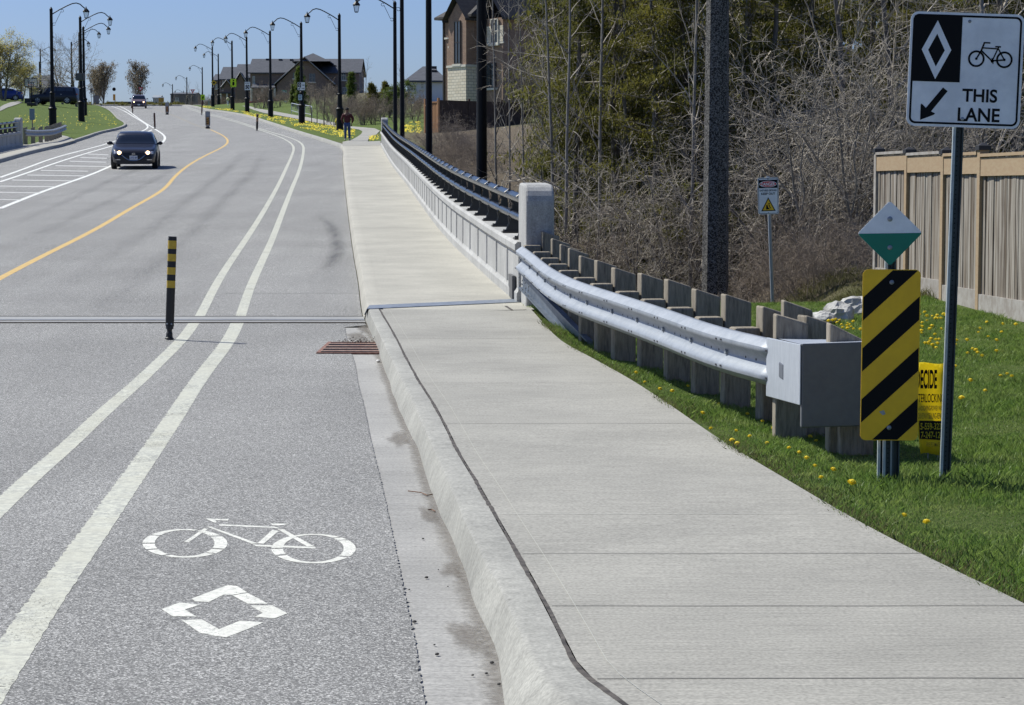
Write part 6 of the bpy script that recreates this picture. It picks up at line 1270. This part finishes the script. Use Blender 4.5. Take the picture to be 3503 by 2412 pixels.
def grow(rg, p, d, L, r, lev, cfg, out, tips):
    """cfg[lev] = (steps, wander, children, child length factor, angle, upward pull)"""
    st, wd, ch, lf, an, up = cfg[lev]; pts = [p]; dd = Vector(d)
    for i in range(st):
        dd = (dd + Vector((rg.gauss(0, wd), rg.gauss(0, wd), rg.gauss(0, wd) + up / st))).normalized(); q = pts[-1] + dd * (L / st); ra, rb = r * (1 - .8 * i / st), r * (1 - .8 * (i + 1) / st); out[lev].append((*pts[-1], *q, ra, rb)); pts.append(q)
    if lev == len(cfg) - 1: tips.append(tuple(pts[-1])); return
    for c in range(ch):
        t = (.22 if lev == 0 else .12) + (.76 if lev == 0 else .85) * (c + rg.random()) / ch; i = min(st - 1, int(t * st)); b = pts[i].lerp(pts[i + 1], t * st - i); dl = (pts[i + 1] - pts[i]).normalized(); az_ = rg.uniform(0, 2*PI); u = dl.orthogonal().normalized(); v = dl.cross(u); a = an * rg.uniform(.7, 1.3)
        nd = dl * math.cos(a) + (u * math.cos(az_) + v * math.sin(az_)) * math.sin(a); grow(rg, b, nd, L * lf * (1.12 - .62 * t) * rg.uniform(.65, 1.25), max(r * (1 - .8 * t) * .55, cfg_min[0]), lev + 1, cfg, out, tips)
cfg_min = [.0035]
BARK = mat('grey_bark', (.13, .115, .10), .95, var=[((.07, .06, .05), 6, .8), ((.22, .20, .18), 14, .6)], stretch=(1, 1, .3)); TWIG = mat('pale_twigs', (.38, .335, .27), .8, var=[((.13, .11, .085), .7, .95), ((.56, .50, .42), 2.2, .6)]); TWIGD = mat('brown_twigs', (.24, .195, .15), .9, var=[((.13, .10, .075), 1.2, .9), ((.36, .30, .24), 3, .6)]); PALEB = mat('pale_trunk_bark', (.24, .225, .20), .9, var=[((.13, .12, .11), 7, .8)], stretch=(1, 1, .4))
CED = mat('cedar_foliage', (.15, .155, .034), .8, spec=.2, var=[((.21, .19, .045), .8, .9), ((.04, .05, .012), 2.4, .7)], transl=.45); CED2 = mat('yellowish_cedar_foliage', (.17, .165, .035), .8, spec=.2, var=[((.26, .235, .055), .9, .8), ((.06, .065, .016), 2.4, .7)], transl=.45)
LIMEF = mat('fresh_green_foliage', (.14, .20, .03), .8, var=[((.16, .20, .03), 1.5, .8), ((.05, .08, .015), 4, .7)], transl=.35); BUD = mat('spring_buds', (.20, .18, .06), .8, var=[((.14, .11, .05), 1.4, .8)], transl=.3); BUD2 = mat('tan_buds', (.34, .28, .18), .85, var=[((.14, .11, .08), 1.4, .8)], transl=.2); WIL = mat('willow_green', (.48, .43, .13), .8, var=[((.58, .48, .13), .7, .9), ((.30, .30, .11), 2.0, .7)], transl=.6)
def tree(kind, label, cat, seed, h, r, cfg, stems=1, lean=.05, spread=.0, tw=TWIG, bark=BARK, leaf=None, minr=.0035, nside=3, tr=1, group=None):
    """leaf = (material, per tip, radius, size)"""
    rg = random.Random(seed); out = [[] for _ in cfg]; tips = []; cfg_min[0] = minr
    for s in range(stems):
        a = 2*PI*s/stems + rg.uniform(-.5, .5); sp = spread * rg.uniform(.3, 1.2); d = Vector((math.cos(a) * sp + rg.gauss(0, lean), math.sin(a) * sp + rg.gauss(0, lean), 1)).normalized(); p = Vector((math.cos(a) * .12, math.sin(a) * .12, -.3)) if stems > 1 else Vector((0, 0, -.5)); grow(rg, p, d, h * rg.uniform(.75, 1.05) if stems > 1 else h, r * (rg.uniform(.6, 1.1) if stems > 1 else 1), 0, cfg, out, tips)
    t = thing(kind, label, cat, group=group); segmesh('trunk', sum(out[:tr], []), bark, 7 if nside == 3 else 8, t); cr = segmesh('crown', sum(out[tr:], []), tw, 3, t)
    if leaf:
        rng = np.random.default_rng(seed); C = np.repeat(np.array(tips), leaf[1], 0); C = C + rng.normal(0, leaf[2], C.shape); leafmesh('leaves', C, leaf[3], leaf[0], cr, rng)
    return t
def cedar(kind, label, cat, seed, h, rad, nl, ml, per=55, sz=.045, tw=TWIGD, group=None, z0=.4, clump=.16, top=.25, steps=7):
    rg = random.Random(seed); rng = np.random.default_rng(seed); tr = []; lb = []; C = []; x = y = 0; p = Vector((0, 0, -.5)); n = 14; axis = []
    for i in range(n): q = Vector((p.x + rg.gauss(0, .05), p.y + rg.gauss(0, .05), -.5 + (h + .5) * (i + 1) / n)); tr.append((*p, *q, .16 * h / 10 * (1 - .9 * i / n), .16 * h / 10 * (1 - .9 * (i + 1) / n))); axis.append(q); p = q
    for k in range(nl):
        f = (k + rg.random()) / nl; z = z0 + (h - z0) * f; L = rad * (top + (1 - top) * (1 - f) ** .75) * rg.uniform(.55, 1.25); a = rg.uniform(0, 2*PI); c = axis[min(n - 1, int(z / h * n))]; p = Vector((c.x, c.y, z)); d = Vector((math.cos(a), math.sin(a), rg.uniform(-.15, .35)))
        if f > .92: d = Vector((math.cos(a) * .4, math.sin(a) * .4, 1))
        for s in range(steps):
            d = (d + Vector((rg.gauss(0, .16), rg.gauss(0, .16), rg.gauss(-.03, .12)))).normalized(); q = p + d * L / steps; lb.append((*p, *q, .022 * (1 - s / (steps + 1)), .022 * (1 - (s + 1) / (steps + 1))))
            if s >= 1:
                m = int(per * rg.uniform(.3, 1.7)); pts = rng.normal(0, 1, (m, 3)) * np.array([clump, clump, clump * .6]) + np.array(q); C.append(pts)
                for _ in range(2): e = q + Vector((rg.gauss(0, .2), rg.gauss(0, .2), rg.gauss(-.05, .14))); lb.append((*q, *e, .007, .004))
            p = q
    t = thing(kind, label, cat, group=group); segmesh('trunk', tr, BARK, 8, t); cr = segmesh('crown', lb, tw, 3, t); leafmesh('foliage', np.concatenate(C), sz, ml, cr, rng, 3.6, .5); return t
GW = 'trees of the woods beyond the guardrail'
BT = [(9, .07, 13, .42, .95, .15), (6, .13, 7, .5, .8, .15), (5, .2, 5, .55, .75, .05), (4, .26, 0, 0, 0, 0)]
ST = [(8, .13, 8, .55, .75, .1), (6, .2, 5, .6, .8, .0), (5, .25, 3, .65, .8, -.1), (4, .28, 0, 0, 0, 0)]
FAR = Vector((0, -60, -40))
protoB = [tree('bare_tree', 'x', 'tree', 10 + i, 10.5, (.11, .085, .13)[i], BT, tw=TWIG, tr=1, minr=.0055, group=GW, bark=(BARK, PALEB, BARK)[i]) for i in range(3)]
protoS = [tree('bare_shrub', 'x', 'shrub', 20 + i, 4.2, .035, ST, stems=6, spread=.45, tw=(TWIG, TWIG, TWIGD)[i], tr=1, minr=.0058, group=GW, bark=(PALEB, BARK, BARK)[i]) for i in range(3)]
protoC = [cedar('cedar_tree', 'x', 'tree', 30 + i, (10.5, 9.5, 11)[i], (2.1, 2.4, 2.0)[i], 84, (CED, CED2, CED)[i], per=46, sz=.034, clump=.14, tw=TWIG, group=GW) for i in range(3)]
protoK = [tree('thorny_bush', 'x', 'bush', 40 + i, 1.7, .012, [(6, .22, 7, .6, .8, 0), (5, .28, 5, .6, .9, -.1), (4, .32, 3, .7, .9, -.1), (3, .3, 0, 0, 0, 0)], stems=9, spread=.9, tw=TWIGD, bark=TWIGD, minr=.003) for i in range(2)]
index_kids()
used = set()
def plant(proto, X, Y, sc=1., label='', group=None, rz=None, dz=0., z=None, sxy=None):
    g = onT(X, Y, dz) if z is None else Vector((X, Y, z)); rz = R.uniform(0, 6.28) if rz is None else rz
    s3 = (sc, sc, sc) if sxy is None else (sxy, sxy, sc)
    if proto.name in used: o = dup(proto, g, rz, label, group, s3)
    else: used.add(proto.name); o = proto; o.location = g; o.rotation_euler = (0, 0, rz); o.scale = s3; o['label'] = label; 
    if group: o['group'] = group
    return o
rw = random.Random(5)
def px2X(x, Y): return (x - CX) / FS * Y
ZN = ((1850, 'between the black lamp poles and the parapet pillar'), (2080, 'behind the parapet pillar and the guardrail start'), (2400, 'left of the concrete pole'), (2560, 'directly right of the concrete pole'), (2760, 'behind the danger sign'), (3000, 'above the pale boulders'), (3120, 'above the fence end'), (9999, 'above the fence'))
def zone(x): return next(z for a, z in ZN if x < a)
# back rows close the view, then cedars, then bare trees and shrubs at the edge
for Y, xs, sc in ((70, (1890, 1990, 2120, 2300, 2470, 2640, 2820, 3000, 3180, 3360, 3540), 1.25), (60, (1930, 2080, 2250, 2440, 2620, 2820, 3030, 3230, 3440, 3620), 1.15), (51, (1960, 2200, 2430, 2690, 2930, 3180, 3420, 3640), 1.0), (44, (1990, 2170, 2330, 2560, 2740, 2840, 2930, 3020, 3110, 3270, 3480), .95), (38.5, (2010, 2120, 2230, 2340, 2450, 2560, 2650, 2750, 3180, 3320, 3460), .72)):
    for k, x in enumerate(xs):
        x += rw.uniform(-40, 40); y_ = Y + rw.uniform(-2, 2); pr = protoC[(k * 7 + int(Y)) % 3]
        if 2900 < x < 3060 and Y < 41: continue
        far = 'deep in the woods ' if Y > 55 else ('in the woods ' if Y > 40 else 'fronting the woods ')
        plant(pr, px2X(x, y_), y_, sc * rw.uniform(.88, 1.15), 'olive green cedar ' + far + zone(x), GW, sxy=.6 if x < 2000 else None)
for x, Y, s, k in ((1925, 44, .95, 0), (2065, 50, 1.15, 1), (2140, 40, .9, 1), (2160, 56, 1.2, 2), (2330, 45, 1., 0), (2540, 38, .95, 0), (2600, 52, 1.2, 2), (2750, 40, .95, 1), (2800, 46, 1.1, 2), (2870, 36, .8, 0), (2950, 43, 1.05, 1), (3010, 37, .85, 0), (3060, 52, 1.15, 2), (3120, 40, 1., 1), (3240, 44, 1., 0), (3330, 36, .9, 1), (3440, 42, 1., 0), (3540, 38, .9, 2), (2230, 62, 1.1, 0), (2690, 60, 1.2, 1), (1985, 60, 1.2, 2)):
    plant(protoB[k], px2X(x, Y), Y, s, 'leafless grey tree ' + ('deep among the cedars ' if Y > 45 else 'among the front cedars ') + zone(x), GW, sxy=s * (.55 if x < 2100 else .85))
SLIM = tree('slim_tree', 'x', 'tree', 15, 10, .055, [(12, .02, 22, .16, .85, .1), (5, .12, 4, .5, .8, .1), (4, .2, 0, 0, 0, 0)], tw=TWIG, bark=PALEB, minr=.005, tr=1, group=GW); SLD = tree('slim_tree', 'x', 'tree', 16, 10, .085, [(12, .02, 26, .16, .95, .1), (5, .12, 4, .5, .8, .1), (4, .2, 0, 0, 0, 0)], tw=TWIG, bark=mat('dark_bark', (.05, .043, .036), .95), minr=.0055, tr=1, group=GW); index_kids()
for i in range(26):
    x = rw.uniform(1790, 2420) if i < 18 else rw.uniform(2520, 3100); Y = rw.uniform(36, 54); plant(SLIM if i % 3 else SLD, px2X(x, Y), Y, rw.uniform(.85, 1.1), ('thin pale trunk ' if i % 3 else 'thin dark trunk ') + zone(x), GW, sxy=rw.uniform(.6, 1.0))
for x, Y, s, l in ((1704, 50, 1.1, 'slim straight pale trunk immediately right of the thickest black lamp pole'), (1745, 56, 1.1, 'second slim pale trunk right of the thickest black lamp pole'), (1800, 52, 1., 'slim pale trunk midway between lamp pole and parapet pillar'), (1850, 47, 1., 'slim trunk just left of the parapet pillar'), (2108, 41, 1.05, 'slim pale trunk standing left of the concrete pole'), (2225, 46, 1.05, 'thin trunk close to the left side of the concrete pole')): plant(SLIM, px2X(x, Y), Y, s, l, GW, sxy=.6)
for x, Y, s, k in ((1880, 38, .7, 1), (2060, 35, .7, 2), (1980, 37, .85, 0), (2130, 36.5, .85, 0), (2210, 36, .9, 1), (2370, 36.5, .9, 0), (2450, 37, .9, 1), (2600, 36.5, .9, 0), (2290, 35, .6, 1), (2500, 35.5, .6, 1), (2690, 34.5, .8, 1), (2770, 33.5, .9, 0), (2850, 34.5, 1.0, 1), (2930, 33.5, 1.0, 0), (3010, 35, 1.05, 1), (3130, 34.5, .9, 0), (3300, 34, .95, 1), (3430, 34, 1., 1), (2950, 39, 1.2, 1), (1830, 52, .9, 2), (1780, 62, 1., 1)):
    plant(protoS[k], px2X(x, Y), Y, s * .92, 'tangled leafless shrub with pale twigs ' + zone(x), GW)
LK = 'low brown thorny bush on the bank beside the bridge'; GK = 'thorny bushes on the bank'
for i in range(70):
    Y = rw.uniform(62, 111); x = rw.uniform(1460 if Y > 95 else 1500, 1740); X = px2X(x, Y)
    if X < float(XP(min(Y, 110))) + 2.3: X = float(XP(min(Y, 110))) + 2.3 + rw.uniform(0, 2)
    if (Y > 92 and X < -4.2) or Y > 112: continue
    plant(protoK[i % 2], X, Y, rw.uniform(.7, 1.5), LK, GK)
for i in range(34):
    x = 1960 + i * 43 + rw.uniform(-20, 20); Y = rw.uniform(30.5, 33.2); 
    if x > 2950: Y += 1.0
    plant(protoK[i % 2], px2X(x, Y), Y, rw.uniform(.5, .8), 'low tangle of dry twigs on the ground at the edge of the woods', 'dry twig tangles at the woods edge')
# middle distance, right side
LIG = cedar('conifer', 'narrow green conifer in front of the large gabled house', 'tree', 61, 6.5, 1.1, 60, LIMEF, per=30, sz=.10, clump=.22)
LIM = tree('lime_bush', 'round fresh green bush left of the tall lamp pole with the scroll', 'bush', 62, 4.2, .06, [(6, .1, 9, .5, .7, .1), (5, .2, 6, .5, .7, 0), (4, .2, 4, .5, .8, 0), (3, .2, 0, 0, 0, 0)], stems=3, spread=.3, leaf=(LIMEF, 7, .16, .10), minr=.01, tr=1)
EVG = cedar('small_cedar', 'olive brown small cedar right of the walking man', 'tree', 63, 5.0, 1.3, 60, CED2, per=30, sz=.08, clump=.2, z0=1.2)
MB_ = tree('brown_shrub', 'x', 'shrub', 64, 3.4, .05, [(6, .14, 8, .55, .7, .1), (5, .2, 6, .55, .8, 0), (4, .24, 4, .6, .8, 0), (3, .26, 0, 0, 0, 0)], stems=6, spread=.5, tw=TWIGD, minr=.009, tr=1)
SAP = tree('sapling', 'x', 'tree', 65, 5.0, .07, [(8, .03, 12, .42, .55, .2), (5, .1, 6, .5, .6, .2), (4, .16, 3, .6, .6, .1), (3, .2, 0, 0, 0, 0)], tw=TWIGD, bark=mat('dark_sapling_bark', (.05, .04, .035), .9), minr=.010, tr=1)
THIN = tree('young_tree', 'thin leafless young tree against the sky right of the gabled house', 'tree', 66, 8., .07, [(9, .03, 14, .3, .6, .3), (6, .08, 4, .5, .6, .2), (4, .15, 0, 0, 0, 0)], tw=TWIG, bark=PALEB, minr=.013, tr=1)
index_kids()
def atpx(proto, x, Y, ytop, base_h, label, group=None, sxy=None, z=None):
    X = px2X(x, Y); g = float(T(X, Y)) if z is None else z; h = ZC + raydir(x, ytop)[1] * Y - g; s = h / base_h; return plant(proto, X, Y, s, label, group, z=g, sxy=sxy)
atpx(LIG, 1032, 230, 232, 6.6, 'narrow green conifer in front of the large gabled house')
atpx(LIG, 1005, 245, 290, 6.6, 'lower green conifer left of the reserved lane sign lamp')
atpx(LIG, 1205, 215, 250, 6.6, 'green conifer at the right corner of the gabled house')
atpx(LIM, 1335, 172, 292, 4.3, 'fresh green bush beside the lamp pole with the scroll'); atpx(LIM, 1372, 180, 275, 4.3, 'fresh green bush between the two tall lamp poles')
atpx(EVG, 1275, 168, 288, 5.2, 'small olive cedar right of the walking man'); atpx(EVG, 1312, 185, 282, 5.2, 'olive cedar behind the fresh green bush')
atpx(THIN, 1253, 190, 196, 8, 'thin leafless young tree against the sky right of the gabled house'); atpx(THIN, 1390, 200, 205, 8, 'thin leafless tree between the two tall lamp poles')
for x, yb, yt in ((1070, 424, 300), (1088, 426, 290), (1111, 433, 265)): p = GT(x, yb); atpx(SAP, x, p.y, yt, 5.0, {1070: 'left of the three dark trunked saplings on the boulevard', 1088: 'middle of the three dark trunked saplings on the boulevard', 1111: 'right and tallest of the three dark trunked saplings'}[x], 'boulevard saplings', z=p.z)
for x, yb, yt in ((1273, 425, 350), (1286, 428, 340)): p = GT(x, yb); atpx(SAP, x, p.y, yt, 5.0, 'thin sapling near the far parapet pillar', 'thin saplings near the parapet', z=p.z)
GB = 'brown shrubs before the houses'
for i in range(40):
    x = rw.uniform(1120, 1440); Y = rw.uniform(158, 205); 
    if x > 1300: Y = rw.uniform(140, 200)
    atpx(MB_, x, Y, rw.uniform(305, 350), 3.5, 'leafless brown shrub in the thicket right of the walking man', GB)
for i in range(30):
    x = rw.uniform(870, 1170); Y = rw.uniform(245, 300); atpx(MB_, x, Y, rw.uniform(265, 325), 3.5, 'leafless brown shrub in front of the large gabled house', GB)
for i in range(16): x = rw.uniform(655, 860); Y = rw.uniform(335, 350); atpx(MB_, x, Y, rw.uniform(315, 345), 3.5, 'leafless shrub in front of the row houses', GB, z=13.9)
for x, yt in ((640, 295), (668, 268), (690, 278), (610, 320)): atpx(THIN, x, 385, yt, 8., 'wispy distant bare tree beyond the crest', 'wispy crest trees', z=14.2)
# left side
VASE = tree('round_tree', 'x', 'tree', 70, 5.6, .13, [(5, .04, 34, .62, .50, .35), (6, .09, 7, .42, .45, .3), (5, .12, 4, .5, .5, .2), (3, .15, 0, 0, 0, 0)], tw=TWIGD, minr=.014, tr=1, leaf=(BUD2, 4, .16, .10))
BIG = tree('bare_tree', 'wide bare tree behind the two left lamps', 'tree', 71, 8.5, .18, [(6, .06, 18, .62, .8, .25), (7, .13, 9, .45, .8, .15), (6, .18, 5, .5, .8, .1), (4, .22, 0, 0, 0, 0)], tw=TWIG, minr=.017, tr=1)
WILT = tree('willow_tree', 'big yellow green tree coming into leaf at the left edge', 'tree', 72, 7.0, .2, [(6, .06, 22, .62, .85, .3), (7, .13, 9, .45, .8, .1), (6, .18, 6, .5, .8, -.1), (4, .22, 0, 0, 0, 0)], stems=2, spread=.2, tw=TWIGD, minr=.012, tr=1, leaf=(WIL, 5, .22, .085))
index_kids()
atpx(VASE, 362, 350, 222, 6.1, 'left of the two round crowned budding trees on the crest', 'round trees on the crest', z=13.9); atpx(VASE, 478, 352, 220, 6.1, 'right of the two round crowned trees, above the mauve SUV', 'round trees on the crest', z=13.9)
atpx(VASE, 345, 360, 235, 6.1, 'third round crowned tree, close behind the left one', 'round trees on the crest', z=13.9)
atpx(BIG, 272, 262, 100, 9.6, 'wide bare tree behind the two left lamps'); atpx(BIG, 226, 275, 125, 9.6, 'thin bare tree left of the wide one behind the lamps')
atpx(WILT, 22, 240, 112, 7.4, 'big yellow green tree coming into leaf at the left edge'); atpx(WILT, 84, 262, 212, 7.4, 'lower yellow green tree right of the big one')
atpx(WILT, -70, 250, 120, 7.4, 'yellow green tree cut by the left picture edge')
HDG = tree('hedge_bush', 'x', 'bush', 73, 1.1, .03, [(4, .15, 7, .6, .8, 0), (4, .2, 5, .6, .8, 0), (3, .2, 0, 0, 0, 0)], stems=6, spread=.7, tw=TWIGD, minr=.012, leaf=(CED2, 3, .1, .09), tr=1); index_kids()
for i in range(34):
    x = (288 + i * 10.5) if i < 16 else (500 + (i - 16) * 7.5); atpx(HDG, x, 345 + rw.uniform(-4, 4), rw.uniform(340, 350), 1.15, 'low dark bush in the planting along the roundabout island', 'low bushes of the roundabout island', z=14.05)
isl = MB(); isl.box((px2X(450, 345), 346, 14.25), (26, 9, .7)); struct(isl.build('island', CURBC, None, bevel=.2))

# ---------------------------------------------------------------- grass near the camera
GR = mat('grass_blades', (.18, .28, .055), .5, spec=.4, var=[((.30, .36, .11), 2.2, .8), ((.10, .19, .035), 7, .7)], transl=.45); GR2 = mat('dry_grass_blades', (.20, .19, .08), .8, var=[((.13, .13, .05), 3, .8)], transl=.3)
def blades(name, n, sampler, h, w_, m, lab, seed):
    rng = np.random.default_rng(seed); X, Y = sampler(rng, n); n = len(X); Z = T(X, Y) - .004; a = rng.uniform(0, 2*PI, n); d = np.stack([np.cos(a), np.sin(a), np.zeros(n)], 1)
    hh = h * rng.uniform(.45, 1.35, n) * (.7 + .5 * np.sin(X * 3.1 + 1) * np.sin(Y * 2.3)); ln = rng.normal(0, .45, (n, 2)); P = np.stack([X, Y, Z], 1); tip = P + np.stack([ln[:, 0] * hh, ln[:, 1] * hh, hh], 1); mid = P + np.stack([ln[:, 0] * hh * .3, ln[:, 1] * hh * .3, hh * .55], 1); wv = d * w_ / 2
    V = np.stack([P - wv, P + wv, mid + wv * .8, tip, mid - wv * .8], 1); F = np.arange(n * 5).reshape(-1, 5); o = npmesh(name, V.reshape(-1, 3), F, m); return stuff(o, lab, 'grass')
def samp_lawn(rng, n):
    Y = 7.5 + (28.5 - 7.5) * rng.random(n) ** 1.15; e = SW(Y) + .0; xr = np.minimum(.242 * Y + 4.5, 5.72 - (Y - 19) * .09); X = e - .02 + (xr - e) * rng.random(n) + rng.normal(0, .015, n)
    k = rng.random(n) < np.clip((xr - e) / 4.6, 0, 1) * np.where(X > .242 * Y + .5, .55, 1); X, Y = X[k], Y[k]; return X, Y
blades('grass', 400000, samp_lawn, .048, .0055, GR, 'mown green grass of the near right lawn', 3)
def samp_dry(rng, n):
    Y = 7.5 + 17 * rng.random(n); X = SW(Y) + np.abs(rng.normal(0, .10, n)) - .03; return X, Y
blades('dry_grass', 22000, samp_dry, .04, .005, GR2, 'dry yellowish grass along the sidewalk edge', 4)
def samp_edge(rng, n):
    Y = 26.5 + 5.0 * rng.random(n); X = .6 + 7.0 * rng.random(n); return X, Y
blades('dry_grass', 40000, samp_edge, .11, .006, GR2, 'dry straw coloured grass before the woods', 6)
def samp_far(rng, n):
    k = rng.random(n) < .5; Y = np.where(k, 112 + 70 * rng.random(n), 112 + 90 * rng.random(n)); X = np.where(k, ER(Y) + 9 * rng.random(n), EL(Y) - .3 - 16 * rng.random(n)); 
    return X, Y
# dandelions
YD = mat('dandelion_yellow', (.92, .76, .05), .7, var=[((.82, .60, .03), 60, .5)], transl=.2); STM = mat('dandelion_stem', (.13, .2, .05), .7)
dn = thing('dandelion', 'x', 'flower'); mb = MB()
for q in range(3):
    n = 16; rr_ = (.022, .017, .010)[q]; zz = (.052, .058, .062)[q]; k0 = len(mb.v)
    mb.add([((rr_ * (1 if i % 2 else .78)) * math.cos(2*PI*i/n + q), (rr_ * (1 if i % 2 else .78)) * math.sin(2*PI*i/n + q), zz + (.0 if i % 2 else .003)) for i in range(n)] + [(0, 0, zz - .014)], [(i, (i+1) % n, n) for i in range(n)])
mb.sphere((0, 0, .057), .014, 10, 6, (1, 1, .55)); mb.build('flower_head', YD, dn); mb = MB(); mb.tube([(0, 0, -.02), (.004, .002, .03), (0, 0, .05)], .0022, 5); mb.build('stem', STM, dn); index_kids(); first = [True]
def dande(x, y, lab, grp, s=1.):
    p = G(x * _S, y * _S, .04, T); p.z -= .04; o = dn if first[0] else dup(dn, p, R.uniform(0, 6)); first[0] = False; o.location = p; o.scale = (s * R.uniform(.6, .95),) * 3; o.rotation_euler = (R.uniform(.1, .45), R.uniform(-.25, .25), R.uniform(0, 6)); o['label'] = lab; o['group'] = grp
dande(1922, 1100, 'largest dandelion, below the guardrail end beside the sidewalk', 'dandelions near the sidewalk', 1.7)
for x, y in ((1437,845),(1520,885),(1553,872),(1630,910),(1641,893),(1660,998),(1662,972),(1671,1003),(1725,950),(1738,1000),(1757,968),(1789,1012),(1808,1020),(1826,1035),(1842,1052),(1860,1080),(1880,1062),(1776,955),(1700,985),(1612,968),(1585,935),(1490,880),(1462,862),(2040,1163),(2100,1185),(1690,935),(1830,988),(1850,995)): dande(x, y, 'yellow dandelion in the grass strip between sidewalk and guardrail', 'dandelions of the grass strip')
dr_ = random.Random(9)
for x, y in [(2265, 850), (2280, 846), (2292, 852), (2222, 806), (2213, 795), (2150, 806)] + [(dr_.uniform(2083, 2145), dr_.uniform(708, 790)) for _ in range(34)] + [(dr_.uniform(2150, 2300), dr_.uniform(728, 800)) for _ in range(16)] + [(2165, 830), (2192, 864), (2230, 882), (2178, 905)]: dande(x, y, 'yellow dandelion on the lawn before the wooden fence', 'dandelions before the fence', 1.25)
for x, y in [(dr_.uniform(1795, 1950), dr_.uniform(722, 768)) for _ in range(34)]: dande(x, y, 'yellow dandelion beside the pale boulders', 'dandelions beside the boulders', 1.25)
def specks(name, lab, n, poly, size, seed, clump=0., off=.10):
    rg = random.Random(seed); C = []
    cs = [(rg.uniform(poly[0], poly[2]), rg.uniform(poly[1], poly[3])) for _ in range(40)]
    return cs
def dfield(lab, band, n, seed, size=.033):
    """band: list of (x, y0, y1) photograph columns that bound the field"""
    rg = random.Random(seed); C = []
    for _ in range(n):
        i = rg.randrange(len(band) - 1); a, b = band[i], band[i + 1]; t = rg.random(); x = a[0] + (b[0] - a[0]) * t; y0 = a[1] + (b[1] - a[1]) * t; y1 = a[2] + (b[2] - a[2]) * t; y = y0 + (y1 - y0) * rg.random()
        if mnoise.noise(Vector((x * .035, y * .12, seed))) < rg.uniform(-.35, .25): continue
        p = GT(x, y); C.append((p.x, p.y, p.z + .10))
    rng = np.random.default_rng(seed); C = np.array(C); n = len(C); th = np.linspace(0, 2*PI, 7)[:-1]; s = size * rng.uniform(.7, 1.4, (n, 1)); V = np.stack([C + np.concatenate([np.cos(t) * s, np.sin(t) * s, rng.normal(0, .02, (n, 1)) + .35 * s * np.sin(t)], 1) for t in th], 1); stuff(npmesh('dandelion_field', V.reshape(-1, 3), np.arange(n * 6).reshape(-1, 6), YD), lab, 'flowers')
dfield('drift of yellow dandelions along the right boulevard', [(690, 364, 369), (800, 377, 384), (880, 392, 405), (1000, 408, 436), (1080, 425, 452), (1160, 436, 474), (1215, 446, 476)], 3400, 11)
dfield('yellow dandelions on the slope beyond the bridge railing', [(1384, 425, 456), (1440, 420, 460)], 400, 12, .04); dfield('dandelions by the far parapet pillar', [(1262, 470, 490), (1296, 466, 492)], 110, 13, .035)
dfield('yellow dandelions scattered on the left lawn', [(120, 395, 455), (260, 385, 455), (340, 375, 440), (400, 400, 432)], 330, 14, .03); dfield('yellow dandelions on the left lawn behind the guardrail', [(60, 400, 425), (120, 392, 425)], 120, 15, .03)
tops = {}
for o in bpy.data.objects:
    if o.parent is None and o.get('label') and o.get('category'): tops.setdefault(o['label'], []).append(o)
for lb, os_ in tops.items():
    n = len(os_)
    if 2 <= n <= 5 and lb != 'x':
        os_.sort(key=lambda o: o.location.x / max(1, o.location.y)); nm = {2: ('left', 'right'), 3: ('left', 'middle', 'right'), 4: ('leftmost', 'second', 'third', 'rightmost'), 5: ('leftmost', 'second', 'middle', 'fourth', 'rightmost')}[n]
        for q, o in zip(nm, os_):
            if len(lb.split()) <= 15: o['label'] = q + ' ' + lb
for o in list(bpy.data.objects):
    if o.get('label') == 'x': bpy.data.objects.remove(o)
